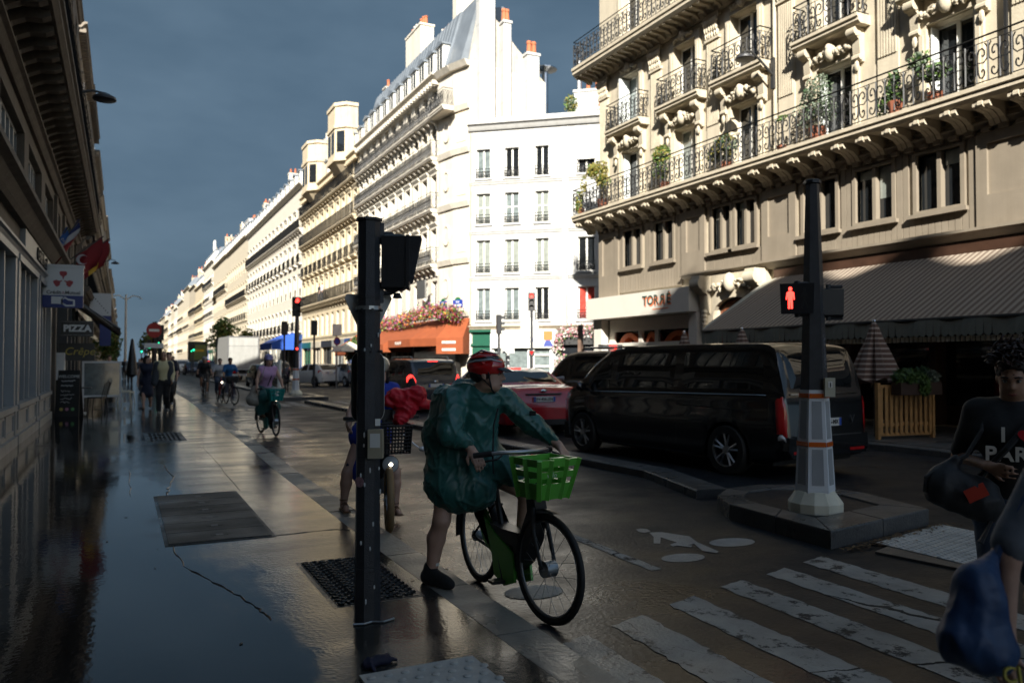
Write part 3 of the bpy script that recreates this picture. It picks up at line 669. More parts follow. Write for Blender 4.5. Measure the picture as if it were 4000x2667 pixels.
for a, c in ((.9, 2.5), (2.7, 3.5), (3.7, 5.6)):    # orange arches behind the glass
    cx, rx = (a + c) / 2, (c - a) / 2; rn_ = 14
    pts = [(cx + rx * cos(pi * k / rn_), 1.9 + .8 * sin(pi * k / rn_)) for k in range(rn_ + 1)]; pin = [(cx + rx * .62 * cos(pi * k / rn_), 1.9 + .62 * sin(pi * k / rn_)) for k in range(rn_ + 1)]
    b = MB(); b.prism([(c, .9)] + pts + [(a, .9), (a + rx * .38, .9)] + pin[::-1] + [(c - rx * .38, .9)], .2, .55, 'y'); b.build('window_arch', orange_p, R1)
MB().box(.56, 5.89, .6, .64, .7, 3.2).build('shop_window', shop_glass, R1)
MB().box(.56, 5.89, -.02, .05, 2.1, 2.32).build('shop_rail', shop_white, R1)
# carved doorway
wood_door = mat('door_wood', (.16, .05, .022), .4, var=.25, vs=9)
def arch(cx, r, z, k=12): return [(cx + r * cos(pi * q / k), z + r * .55 * sin(pi * q / k)) for q in range(k + 1)]
b = MB(); b.prism([(8.72, .1), (8.72, 3.1)] + arch(7.8, .92, 3.1)[1:-1] + [(6.88, 3.1), (6.88, .1), (6.35, .1), (6.35, 4.35), (9.25, 4.35), (9.25, .1)], -.16, .0, 'y'); b.build('door_surround', stone_cream, R1)
b = MB(); b.prism([(6.92, .1), (8.68, .1), (8.68, 3.1)] + arch(7.8, .88, 3.1)[1:-1] + [(6.92, 3.1)], .1, .16, 'y'); dr = b.build('door', wood_door, R1)
MB().box(7.1, 7.7, .06, .098, 1.6, 3.2).build('door_grille', iron, dr); MB().box(7.9, 8.5, .06, .098, 1.6, 3.2).build('door_grille', iron, dr)
for s in (-1, 1):
    b = MB(); x = 7.8 + s * 1.22; b.prism([(-.16, 4.34), (-.62, 4.34), (-.66, 4.1), (-.5, 3.85), (-.3, 3.75), (-.24, 3.2), (-.16, 3.1)], x - .2, x + .2, 'x'); b.cyl((x - .22, -.5, 4.1), (x + .22, -.5, 4.1), .2, n=12)
    for k in range(5): b.ball((x, -.26, 3.2 - .13 * k), (.14 - .02 * k, .1, .09), 6, 4)
    b.build('console', stone_cream, R1, 40)
b = MB(); rn = RN(8); b.ball((7.8, -.3, 4.05), (.2, .2, .3), 10, 7)
for s in (-1, 1):
    for k in range(14): b.ball((7.8 + s * (.2 + .055 * k), -.2 - rn.uniform(0, .1), 4.05 + rn.uniform(-.16, .14) - .012 * k), (rn.uniform(.05, .1), .09, rn.uniform(.04, .1)), 6, 4)
b.build('carving', stone_cream, R1, 60)
# restaurant: dark front, wide striped awning
restaurant_in = mat('restaurant_dark', (.03, .02, .016), .6, var=.3)
b = MB(); b.box(9.6, 23.6, .33, .37, .15, 4.1)
for x in (9.7, 12., 14.4, 16.8, 19.2, 21.6, 23.5): b.box(x - .08, x + .08, -.05, .33, .15, 4.08)
b.box(9.5, 23.6, -.15, .03, 3.95, 4.28); rf = b.build('restaurant_front', mat('restaurant_wood', (.055, .028, .018), .4, var=.25), R1)
MB().box(9.6, 23.6, .32, .328, .6, 3.9).build('shop_window', shop_glass, rf)
aw_m = bpy.data.materials.new('striped_awning'); aw_m.use_nodes = True; tt = aw_m.node_tree; pp = tt.nodes['Principled BSDF']
tc = nd(tt, 'ShaderNodeTexCoord'); wv = nd(tt, 'ShaderNodeTexWave', {'Vector': tc.outputs['Object'], 'Scale': 2.1, 'Distortion': 0.}, wave_type='BANDS', bands_direction='X')
rp = nd(tt, 'ShaderNodeValToRGB', {'Fac': wv.outputs[1]}); rp.color_ramp.elements[0].position = .42; rp.color_ramp.elements[0].color = (.17, .125, .095, 1); rp.color_ramp.elements[1].position = .58; rp.color_ramp.elements[1].color = (.36, .30, .235, 1)
tt.links.new(rp.outputs[0], pp.inputs['Base Color']); pp.inputs['Roughness'].default_value = .9
aw_c = mat('awning_cream', (.46, .44, .36), .9, var=.05)
aw_g = mat('awning_valance', (.20, .205, .17), .9, var=.08, vs=4)
b = MB(); n = 48; A0, A1 = 9.7, 23.4
rows = []
for (yy, zz) in ((-.18, 4.02), (-1.1, 3.52), (-2.0, 3.0), (-2.95, 2.44)):
    rows.append([(A0 + (A1 - A0) * i / n, yy, zz - .035 * sin(i * pi / 4) ** 2 * (1 if -2.9 < yy < -.3 else 0)) for i in range(n + 1)])
for q in range(3):
    for i in range(n): b.quad(rows[q][i], rows[q][i + 1], rows[q + 1][i + 1], rows[q + 1][i])
b.quad(*[(x, y, z - .03) for x, y, z in (rows[0][0], rows[0][-1], rows[3][-1], rows[3][0])])
aw = b.build('awning', aw_m, R1)
b = MB(); b.add([(A0, -.18, 4.02), (A0, -2.95, 2.44), (A0 - .35, -2.5, 2.62), (A0 - .45, -.18, 3.98), (A0, -.18, 3.97), (A0, -2.95, 2.40), (A0 - .35, -2.5, 2.58), (A0 - .45, -.18, 3.93)], [(0, 1, 2, 3), (4, 7, 6, 5), (0, 3, 7, 4), (2, 1, 5, 6), (3, 2, 6, 7)]); b.build('awning_cheek', aw_c, aw)
b = MB(); k = 0
for i in range(n * 2):
    x0, x1 = A0 + (A1 - A0) * i / (2 * n), A0 + (A1 - A0) * (i + 1) / (2 * n); w_ = .03 * sin(i * .9); w2 = .03 * sin((i + 1) * .9)
    pts = [(x0, -2.95 + w_, 2.42), (x1, -2.95 + w2, 2.42)] + [(x1 - (x1 - x0) * q / 4, -2.96 + w2, 2.14 - .05 * sin(pi * q / 4)) for q in range(5)]
    b.quad(*pts)
b.build('valance', aw_g, aw)
b = MB()
for i in range(140): x = A0 + (A1 - A0) * (i + .5) / 140; b.box(x - .028, x + .028, -2.90, -2.86, 2.0, 2.10)
tag(b.build('fringe', stone_cream, aw), kind='stuff'); MB().cyl((A0, -2.93, 2.44), (A1, -2.93, 2.44), .035, n=6).build('awning_bar', frame_dark, aw)

# ---------------------------------------------------------------- white building across the side street
R2 = thing('white_building', 'plain bright white five storey building between the flower awning and the cream corner building', 'building', (18.25, 41.2, 0), -R(40.0))
wins = []
cols = [(.12, .80), (1.79, .80), (3.52, .76), (6.0, .94)]
for ci, (u, w) in enumerate(cols):
    for fi, (z, h) in enumerate(((12.0, 1.66), (9.39, 1.74), (6.6, 1.88), (3.93, 1.82))):
        if ci == 3 and fi == 1: continue
        wins.append((u, w, z, h, ci, fi))
shopo = [(-.62, .52, .15, 3.3), (.66, 4.0, .35, 2.35), (4.45, 11.6, .4, 2.6)]
b = MB(); wall_open(b, -.72, 12, 0, 15.0, [(u - w / 2, u + w / 2, z, z + h) for u, w, z, h, _, _ in wins] + shopo, .22)
b.quad((-.72, 0, 0), (-.72, 0, 15), (-.72, 9, 15), (-.72, 9, 0)); b.quad((12, 0, 0), (12, 9, 0), (12, 9, 15), (12, 0, 15)); b.quad((-.72, 0, 15), (12, 0, 15), (12, 9, 15), (-.72, 9, 15)); b.quad((-.72, 9, 0), (-.72, 9, 15), (12, 9, 15), (12, 9, 0))
b.build('wall', stucco_white, R2)
b = MB(); b.box(-.70, 12, .4, .7, 15.0, 15.55); b.build('parapet', stucco_white, R2)
mould(R2, -.75, 12, 14.72, stucco_white, .42, .42, 'cornice')
for z in (11.62, 8.8, 6.2): mould(R2, -.72, 4.65, z, stucco_white, .2, .13); mould(R2, 4.9, 12, z, stucco_white, .2, .13)
b = MB(); b.box(4.66, 4.89, -.06, -.002, 3.8, 14.6); b.build('pilaster_strip', stucco_white, R2); MB().tube([(4.95, -.07, 3.7), (4.95, -.07, 14.6)], .05, 6).build('downpipe', alu, R2); MB().tube([(-.62, -.07, 3.7), (-.62, -.07, 14.6)], .05, 6).build('downpipe', stone_old, R2)
mould(R2, -.74, 12, 3.42, stone_old, .22, .24, 'shop_cornice')
for u, w, z, h, ci, fi in wins:
    gm = {(0, 0): glass_pale, (0, 1): glass_curtain, (1, 1): glass_pale, (2, 1): glass_curtain, (0, 2): glass_curtain, (1, 2): glass_curtain, (2, 2): glass_curtain, (0, 3): glass_pale, (1, 3): glass_pale, (3, 3): glass_red}.get((ci, fi), glass_dark)
    o = window(R2, u, z, w, h, .2, white_paint, gm, 2, .55 if fi == 1 else 0.)
    for s in (-1, 1): pass
    b = MB(); b.box(u - w / 2 - .09, u - w / 2, -.03, -.002, z, z + h + .08); b.box(u + w / 2, u + w / 2 + .09, -.03, -.002, z, z + h + .08); b.box(u - w / 2, u + w / 2, -.03, -.002, z + h, z + h + .08); b.box(u - w / 2 - .12, u + w / 2 + .12, -.1, -.002, z - .1, z - .003); b.build('window_surround', stucco_white, R2)
    inst(bars_mesh(w + .06, .52, 0, 'mesh'), 'guard_rail', R2, (u, -.06, z))
    if (ci, fi) == (3, 0): MB().box(u - .55, u + .55, -.1, -.031, z + .75, z + h + .2).build('roller_box', white_paint, R2)
# its ground floor: green door, travel-style shop front with white fascia, dark flowered shop
green_d = mat('green_door', (.008, .075, .045), .35, var=.12)
b = MB(); b.box(-.62, .52, .1, .16, .15, 3.3); b.box(-.6, -.08, .06, .1, .4, 1.9); b.box(-.02, .5, .06, .1, .4, 1.9); b.box(-.62, .52, -.04, .1, 2.5, 2.62); b.box(-.7, .6, -.13, -.002, 3.28, 3.41); b.build('door', green_d, R2)
b = MB(); b.box(.6, 4.3, -.12, -.003, 2.38, 3.4); fa = b.build('fascia', white_paint, R2)
blue_l = mat('letter_blue', (.04, .06, .25), .5, var=0)
lettering('Les îles', .30, blue_l, fa, (2.45, -.125, 3.17)); lettering('GUADELOUPE', .36, blue_l, fa, (2.45, -.125, 2.82))
b = MB(); b.box(3.62, 4.12, -.145, -.121, 2.8, 3.3); b.m = 1; b.prism([(3.6, 2.45), (4.2, 2.45), (3.95, 2.85), (3.75, 2.85)], -.14, -.121, 'y'); b.build('logo', [orange_p, blue_l], fa)
b = MB(); b.box(.66, 4.0, .14, .2, .35, .5)
for x in (.68, 2.72, 3.0, 3.98): b.box(x - .05, x + .05, .08, .2, .35, 2.35)
for z in (1.95, 1.3): b.box(3.0, 3.98, .10, .2, z, z + .1)
b.build('shopfront', white_paint, R2); MB().box(.66, 4.0, .205, .22, .36, 2.34).build('shop_window', glass_pale, R2)
b = MB(); b.box(4.45, 11.6, -.1, -.004, 2.55, 2.95); b.build('fascia', frame_dark, R2); MB().box(4.45, 11.6, .2, .22, .4, 2.6).build('shop_window', shop_glass, R2)
# long party wall with chimney flues, seen above the white roof
for (u, w, z1, y) in ((1.35, 1.2, 23.2, 1.5), (3.1, .62, 20.6, 1.6), (5.7, 1.1, 18.9, 1.7)):
    pass
# ---------------------------------------------------------------- corner building with the flower awning
R3 = building('stone_building', 'pale ornate corner building with four iron balconies above the orange cafe awning', (17, 62.6, 0), -pi / 2, 18.0, 18.9, stone_pale,
    [(4.5, .1, 1.9, '', False), (7.45, .1, 2.1, 'L', True), (10.75, .1, 2.1, 'L', True), (13.9, .1, 2.1, 'L', True), (16.35, .15, 1.7, 'L', False)], bw=1.66, ww=.92, seed=3, style='mesh', roof=4.0, chims=0, zg=4.2, trim=stone_pale, depth=5.6)
b = MB(); PA = [(17, 44.6), (17.25, 43.0), (17.72, 41.64)]   # canted corner, in the building's own frame
loc3 = [(62.6 - y, x - 17.) for x, y in PA]
for (a, c) in zip(loc3[:-1], loc3[1:]): b.quad((a[0], a[1], 0), (c[0], c[1], 0), (c[0], c[1], 18.9), (a[0], a[1], 18.9))
b.quad((18, 0, 18.9), (loc3[1][0], loc3[1][1], 18.9), (loc3[2][0], loc3[2][1], 18.9), (21.0, 5.6, 18.3), (18, 5.6, 18.3)); b.quad((loc3[2][0], loc3[2][1], 0), (21.0, 5.6, 0), (21.0, 5.6, 18.3), (loc3[2][0], loc3[2][1], 18.9))
b.build('corner_wall', stone_pale, R3)
def onface(i, s, off=.03):   # a point on canted face i
    a, c = Vector(loc3[i]), Vector(loc3[i + 1]); d = (c - a).normalized(); nrm = Vector((d.y, -d.x)); p = a.lerp(c, s) + nrm * off; return p, d, nrm
for z0, z1 in ((4.9, 7.0), (7.9, 10.2), (11.2, 13.3), (14.3, 16.0)):
    p, d, nr = onface(1, .5); hw = .42; b = MB(); q0, q1 = p - d * hw, p + d * hw
    b.rings([[(q0.x, q0.y, z0), (q1.x, q1.y, z0), (q1.x, q1.y, z1), (q0.x, q0.y, z1)], [(q0.x - nr.x * .05, q0.y - nr.y * .05, z0), (q1.x - nr.x * .05, q1.y - nr.y * .05, z0), (q1.x - nr.x * .05, q1.y - nr.y * .05, z1), (q0.x - nr.x * .05, q0.y - nr.y * .05, z1)]]); b.build('inset_panel', stucco_inset, R3)
    p, d, nr = onface(0, .55); b = MB(); b.rings([[(p.x + d.x * .38 * k * cos(a_) + nr.x * o_, p.y + d.y * .38 * k * cos(a_) + nr.y * o_, (z0 + z1) / 2 + .62 * k * sin(a_)) for a_ in [2 * pi * j / 16 for j in range(16)]] for k, o_ in ((1, -.03), (1, .06), (.8, .06), (.75, .0))]); b.build('oval_medallion', stone_pale, R3)
for z in (4.2, 7.25, 10.5, 13.6, 16.1, 18.55):
    b = MB(); h_ = .3
    for i in (0, 1):
        a, c = Vector(loc3[i]), Vector(loc3[i + 1]); d = (c - a).normalized(); nr = Vector((d.y, -d.x)); pr = .22 if z < 18 else .45
        b.rings([[(a.x - nr.x * .05, a.y - nr.y * .05, z), (a.x + nr.x * pr * .5, a.y + nr.y * pr * .5, z), (a.x + nr.x * pr, a.y + nr.y * pr, z + h_), (a.x - nr.x * .05, a.y - nr.y * .05, z + h_)], [(c.x - nr.x * .05, c.y - nr.y * .05, z), (c.x + nr.x * pr * .5, c.y + nr.y * pr * .5, z), (c.x + nr.x * pr, c.y + nr.y * pr, z + h_), (c.x - nr.x * .05, c.y - nr.y * .05, z + h_)]])
    b.build('string_course', stone_pale, R3)
o = balcony(R3, 17.9, 20.2, 16.35, stone_pale, .7, .26, 1.0, 'mesh', name='corner_balcony')
# the steep zinc roof end and the tall party wall with its three flues
b = MB(); p3 = [(.3, 18.9), (1.5, 23.0), (2.0, 21.8), (5.5, 18.35), (5.5, 18.)]; b.prism(p3, 18.0, 20.6, 'x'); b.build('roof', zinc, R3)
b = MB(); b.prism([(.75, 3), (.75, 19.0), (1.6, 23.2), (2.05, 21.9), (3.7, 20.1), (5.6, 18.3), (5.6, 3)], 20.62, 20.95, 'x'); b.build('party_wall', stucco_gable, R3)
for (y0_, w, zt, zb) in ((1.1, .95, 26.5, 15.2), (2.6, .48, 21.2, 15.0), (4.15, .78, 19.6, 15.)):
    b = MB(); b.box(20.96, 21.5, y0_, y0_ + w, zb, zt); b.box(20.9, 21.56, y0_ - .06, y0_ + w + .06, zt, zt + .15)
    n = int((zt - zb) / 1.3)
    for i in range(1, n): b.box(20.955, 21.508, y0_ - .008, y0_ + w + .008, zb + i * (zt - zb) / n, zb + i * (zt - zb) / n + .05)
    o = b.build('flue_stack', stucco_white, R3)
    for k in range(2): MB().lathe([(.16, 0), (.13, .55), (.16, .6), (.14, .75)], 8).build('chimney_pot', terracotta, o, loc=(21.22, y0_ + w * (.3 + .4 * k), zt + .15))
MB().lathe([(.2, 0), (.2, 3.6), (.75, 3.7), (.75, 3.75), (.05, 3.85)], 12).build('metal_flue', chrome, R3, loc=(20.4, 5.9, 15.6))
chimney(R3, 8.4, 1.6, 18.9, 3.2, 1.0, 6.4, stone_pale, 7, 5); chimney(R3, 11.6, 2.6, 19, 2.0, .8, 5.0, stone_old, 5, 6); chimney(R3, 16.2, 1.7, 19, .7, 1.6, 6.0, stone_pale, 3, 8)
# roof things of the white building
for (u, y, w, d, h, n) in ((5.6, 3.2, 1.6, .7, 2.6, 3), (6.6, 2.6, .7, .5, 1.3, 2)):
    chimney(R2, u, y, 15.0, w, d, h, stucco_white, n, 4)
MB().lathe([(.14, 0), (.14, 2.0), (.2, 2.02), (.2, 2.1)], 10).build('metal_flue', alu, R2, loc=(5.1, 3.3, 17.5))
# orange cafe awning and flower garland
aw_o = mat('awning_orange', (.26, .062, .018), .85, var=.12, vs=2)
def small_awning(u0, u1, y0, z0, y1, z1, val=.45, txt=None, cheek=True):
    b = MB(); b.quad((u0, y0, z0), (u1, y0, z0), (u1, y1, z1), (u0, y1, z1)); b.quad((u0, y1, z1), (u1, y1, z1), (u1, y1 - .01, z1 - val), (u0, y1 - .01, z1 - val)); b.quad((u0, y0, z0 - .04), (u0, y1, z1 - .04), (u1, y1, z1 - .04), (u1, y0, z0 - .04))
    if cheek: b.add([(u1, y0, z0), (u1, y0, z1 - val), (u1, y1, z1 - val), (u1, y1, z1)], [(0, 1, 2, 3)]); b.add([(u0, y0, z0), (u0, y1, z1), (u0, y1, z1 - val)], [(0, 1, 2)])
    o = b.build('awning', aw_o, R3)
    if txt: lettering(txt, .28, white_paint, o, ((u0 + u1) / 2, y1 - .03, z1 - val / 2))
    return o
small_awning(0.4, 6.8, -.1, 3.85, -2.0, 2.55, .5); small_awning(6.9, 13.2, -.1, 4.0, -2.0, 2.72, .5); o = small_awning(13.3, 17.6, -.1, 4.1, -1.7, 2.95, .45, 'NONATIF')
# canted corner section of the awning
p0, p1, p2 = (17.6, -1.7), (20.3, -.9), (21.5, .35)
b = MB(); b.quad((17.6, -.1, 4.1), (19.9, .1, 4.1), (20.3, -1.05, 2.95), (17.6, -1.7, 2.95)); b.quad((19.9, .1, 4.1), (21.0, .7, 4.1), (21.7, .0, 2.95), (20.3, -1.05, 2.95))
b.quad((17.6, -1.7, 2.95), (20.3, -1.05, 2.95), (20.3, -1.05, 2.5), (17.6, -1.7, 2.5)); b.quad((20.3, -1.05, 2.95), (21.7, .0, 2.95), (21.7, .0, 2.05), (20.3, -1.05, 2.05)); b.quad((21.0, .7, 4.1), (21.7, 0, 2.95), (21.7, 0, 2.05), (21.0, .7, 2.05))
o = b.build('awning', aw_o, R3)
for zz in (2.70, 2.29):
    b = MB(); b.T = Matrix.Translation((21.02, -.56, zz)) @ Matrix.Rotation(atan2(1.05, 1.4), 4, 'Z')
    for k in range(7): b.box(-.45 + .13 * k, -.36 + .13 * k, -.01, .01, -.07, .07)
    b.build('print_line', white_paint, o)
MB().box(13.5, 20.6, -.02, .3, .2, 2.6).build('cafe_front', shop_dark, R3)
# ---------------------------------------------------------------- next buildings up the right side
R4 = building('stone_building', 'warm stone building with two stacked bow windows under its roof', (17, 84.6, 0), -pi / 2, 22.0, 18.6, stone_warm,
    [(4.0, .1, 2.0, '', False), (7.15, .1, 2.2, 'L', True), (10.3, .1, 2.1, 'E', True), (13.5, .1, 2.1, 'L', True), (16.6, .1, 1.6, 'L', False)], bw=2.0, ww=1.0, seed=4, roof=3.2, chims=2)
for uc, z0, z1 in ((6.4, 18.0, 22.8), (17.2, 18.4, 23.3)):
    b = MB(); w = 2.1; pl = [(uc - w, .6), (uc - w, -.35), (uc - w * .6, -1.15), (uc + w * .6, -1.15), (uc + w, -.35), (uc + w, .6)]; pb = [(uc + (x - uc) * .55, .5 if y > 0 else y * .25) for x, y in pl]
    b.rings([[(x, y, z) for x, y in q] for q, z in ((pb, z0 - 1.0), (pl, z0), (pl, z1))]); o = b.build('bow_window', stone_warm, R4)
    for zz in (z0 - .02, z0 + 2.75, z1 - .3): MB().prism([(uc + (x - uc) * 1.05, y - .1 if y < 0 else y) for x, y in pl], zz, zz + .28, 'z').build('string_course', stone_warm, o)
    for zz in (z0 + .75, z0 + 3.5):
        if zz + 1.9 > z1: continue
        for (a, c) in ((pl[1], pl[2]), (pl[2], pl[3]), (pl[3], pl[4])):
            a, c = Vector(a), Vector(c); d = (c - a).normalized(); nr = Vector((d.y, -d.x)); L = (c - a).length; n = 2 if L > 1.5 else 1
            for i in range(n):
                p = a.lerp(c, (i + .5) / n) + nr * .02; hw = L / n * .32
                b = MB(); b.rings([[(p.x + s * d.x * hw + nr.x * o_, p.y + s * d.y * hw + nr.y * o_, z) for s, z in ((-1, zz), (1, zz), (1, zz + 1.75), (-1, zz + 1.75))] for o_ in (-.03, .015)]); b.build('window', glass_dark, o)
    if z1 > 24: inst(bars_mesh(3.2, .9, .8, 'bars'), 'railing', o, (uc, -1.0, z1))
y = 84.6; specs = [('pale stone building with a zinc roof and long iron balconies beyond the bow windows', stone_pale, 41., 20.5, FL5(4.9, 3.6, 'EJEL'), 5, 2.6), ('cream stone building in the terrace above the box truck', stone_cream, 26., 20.8, FL5(4.6, 3.5, 'JELJ'), 6, 2.4),
    ('low cream building hung with a white banner far up the street', stone_cream, 24., 21.0, FL5(4.6, 3.4, 'EEJL'), 7, 2.8), ('pale building with rooftop antennas far up the right side', stone_pale, 22., 22.8, FL5(4.5, 3.4, 'EJEEL'), 8, 2.6), ('warm stone building half way to the vanishing point', stone_warm, 24., 20.0, FL5(4.5, 3.3, 'JEEL'), 9, 2.6)]
FAR_R = []
for lb, m, w, H, fl, sd, rf in specs:
    t = building('stone_building', lb, (17, y + w, 0), -pi / 2, w, H, m, fl, bw=2.7, seed=sd, roof=rf, far=True, chims=3 if w > 30 else 2); FAR_R.append(t); y += w
chimney(FAR_R[1], 13, 1.5, 20.8, 5.0, 2.0, 4.2, stucco_white, 8, 3); 
b = MB(); b.box(-.4, .0, 2, 2.4, 27.2, 29.6); b.box(.6, 1.0, 2, 2.4, 27.2, 29.8); b.tube([(.3, 2.2, 25), (.3, 2.2, 29)], .06, 5); b.build('antenna', white_paint, FAR_R[3])
MB().box(.6, 7.0, -.95, -.85, 14.3, 15.6).build('banner', white_paint, FAR_R[2])
FR, FL_ = [0], [0]
def ORD(n, a, b): n[0] += 1; return (['first', 'second', 'third', 'fourth', 'fifth', 'sixth', 'seventh'][n[0] - 1] + ' ' + a) if n[0] < 8 else b
rn = RN(21)
while y < 620:
    w = rn.choice([20, 24, 28]); m = rn.choice([stone_pale, stone_cream, stone_warm, stone_old])
    building('stone_building', ORD(FR, 'sunlit facade beyond the building with rooftop antennas', 'tiny sunlit facade close to the vanishing point'), (17, y + w, 0), -pi / 2, w, rn.uniform(18.5, 23), m, FL5(4.5, 3.4, rn.choice(['JEEL', 'EJLE', 'EEJL', 'JJEJ'])), bw=3.6, ww=1.3, seed=int(y), roof=2.4, far=True, group='distant terrace facades on the sunlit side', chims=2, shops=False, dorm=False)
    y += w
# ---------------------------------------------------------------- left side (frame turned the other way: x runs up the street)
L1 = thing('shop_building', 'shaded building close on the left with grey shop windows under a heavy bracketed balcony', 'building', (-1.8, -14, 0), pi / 2)
YL = lambda y: y + 14.; HL = 20.6
b = MB(); shop_ops = [(YL(a), YL(c), .85, 3.45) for a, c in ((2., 6.6), (7.4, 12.), (12.6, 16.4), (16.9, 20.4), (21.0, 24.2))] 
mezo = [(YL(a), YL(c), 4.75, 6.2) for a, c in ((6.5, 9.6), (10.4, 14.2), (15., 18.6), (19.4, 22.4), (23.4, 26.), (27., 29.), (30.2, 32.4), (33.6, 36.))]
upo = [(YL(c) - .6, YL(c) + .6, z, z + 2.1) for c in [i * 3.1 - 10 for i in range(16)] for z in (7.3, 10.4, 13.4, 16.2)]
wall_open(b, 0, 52.4, 0, HL, shop_ops + mezo + upo + [(YL(26.6), YL(37.4), .15, 3.9)], .3)
b.quad((0, 0, 0), (0, 0, HL), (0, 8, HL), (0, 8, 0)); b.quad((52.4, 0, 0), (52.4, 8, 0), (52.4, 8, HL), (52.4, 0, HL)); b.quad((0, 0, HL), (52.4, 0, HL), (52.4, 8, HL), (0, 8, HL)); b.quad((0, 8, 0), (0, 8, HL), (52.4, 8, HL), (52.4, 8, 0))
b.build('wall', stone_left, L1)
for (a, c, z0, z1) in mezo:
    n = max(3, round((c - a) / .62))
    o = inst(frame_mesh(round(c - a, 2), z1 - z0, paint_grey, n, 0, .07), 'window', L1, ((a + c) / 2, .14, z0)); inst(pane_mesh(round(c - a, 2), z1 - z0, glass_pale), 'pane', o)
for (a, c, z0, z1) in upo: window(L1, (a + c) / 2, z0, c - a, z1 - z0, .28, white_paint, glass_dark)
b = MB()
for z in np.arange(4.75, 6.7, .28): b.box(YL(-10), YL(37.5), -.012, -.002, z, z + .015)
# shop front: grey joinery bays
for (a, c, z0, z1) in shop_ops:
    n = max(3, round((c - a) / .85)); b = MB()
    for i in range(n + 1):
        x = a + (c - a) * i / n; b.box(x - .05 - (.06 if i in (0, n) else 0), x + .05 + (.06 if i in (0, n) else 0), -.12 if i in (0, n) else -.05, .2, z0, z1)
    b.box(a - .1, c + .1, -.16, .2, z0 - .09, z0); b.box(a - .1, c + .1, -.14, .2, z1, z1 + .12)
    o = b.build('shopfront', paint_grey, L1)
    for i in range(n): MB().box(a + (c - a) * i / n + .055, a + (c - a) * (i + 1) / n - .055, .05, .08, z0 + .01, z1 - .01).build('pane', glass_dark if i % 3 else glass_pale, o)
    b = MB(); b.box(a - .12, c + .12, -.10, -.002, .3, z0 - .095); b.box(a - .16, c + .16, -.16, -.003, .13, .3); m_ = max(2, round((c - a) / 1.5))
    for i in range(m_): x0, x1 = a + (c - a) * i / m_ + .08, a + (c - a) * (i + 1) / m_ - .08; b.box(x0, x1, -.125, -.101, .38, .42); b.box(x0, x1, -.125, -.101, .68, .72); b.box(x0, x0 + .04, -.125, -.101, .42, .68); b.box(x1 - .04, x1, -.125, -.101, .42, .68)
    b.build('plinth', paint_greyw, L1)
mould(L1, YL(-8), YL(26.3), 3.60, paint_grey, .16, .16, 'shop_cornice', y0=-.003); mould(L1, YL(-8), YL(26.4), 4.22, stone_left, .34, .42, 'shop_cornice', y0=-.001)
b = MB(); b.box(YL(18.), YL(24.5), -.10, -.002, 3.78, 4.2); fs = b.build('fascia', paint_grey, L1)
lettering('Crédit Mutuel', .42, frame_dark, fs, (YL(21.4), -.11, 3.98), extr=.03)
balcony(L1, YL(-10), YL(37.8), 7.35, stone_left, .92, .3, 1.0, 'bars', .62, .2, .36, 0, sp=.07)
mould(L1, YL(-10), YL(38), 6.5, stone_left, .2, .24, 'string_course', y0=-.003)
for z in (10.2, 13.2, 16.): mould(L1, 0, 52.4, z, stone_left, .22, .2)
mould(L1, 0, 52.45, 17.9, stone_left, .5, .62, 'cornice', dent=.55); mould(L1, 0, 52.5, HL - .4, stone_left2, .45, .55, 'cornice', dent=.5)
mansard(L1, .02, 52.3, HL + .05, 8, 1.6, .4)
for yq in (26.45, 30., 33.2, 37.2): MB().box(YL(yq) - .22, YL(yq) + .22, -.09, -.002, .13, 6.4).build('pilaster', stone_left, L1)
# far and rear buildings of the shaded side
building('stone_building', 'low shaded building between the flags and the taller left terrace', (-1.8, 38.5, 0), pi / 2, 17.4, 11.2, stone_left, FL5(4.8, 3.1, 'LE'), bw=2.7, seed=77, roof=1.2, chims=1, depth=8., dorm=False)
yl = 56.0; rn = RN(5)
LBL = ['shaded stone building with a bracketed cornice beyond the flags', 'second shaded facade with small iron balconies on the left', 'third shaded facade on the left with a roof terrace rail']
for i, (w, H) in enumerate(((15., 22.8), (17., 23.6), (20., 22.4))):
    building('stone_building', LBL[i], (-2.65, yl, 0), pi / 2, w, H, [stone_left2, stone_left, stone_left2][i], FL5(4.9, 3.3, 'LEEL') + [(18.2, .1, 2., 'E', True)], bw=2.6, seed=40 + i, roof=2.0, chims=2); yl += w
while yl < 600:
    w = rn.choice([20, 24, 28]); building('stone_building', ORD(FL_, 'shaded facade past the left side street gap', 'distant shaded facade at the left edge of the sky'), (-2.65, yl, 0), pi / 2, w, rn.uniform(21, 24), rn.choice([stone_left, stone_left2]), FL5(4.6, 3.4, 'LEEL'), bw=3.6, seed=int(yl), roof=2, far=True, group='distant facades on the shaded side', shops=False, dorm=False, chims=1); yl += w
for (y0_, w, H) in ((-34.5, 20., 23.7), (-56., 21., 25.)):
    building('stone_building', ['shaded stone building just behind the photographer on the left', 'taller shaded stone building further behind the photographer'][y0_ < -40], (-1.8, y0_, 0), pi / 2, w, H, stone_left, FL5(4.8, 3.4, 'LEEL') + [(18.6, .1, 2., 'L', True)], bw=3.2, seed=int(-y0_), roof=2.0, far=True, group='facades behind the camera')
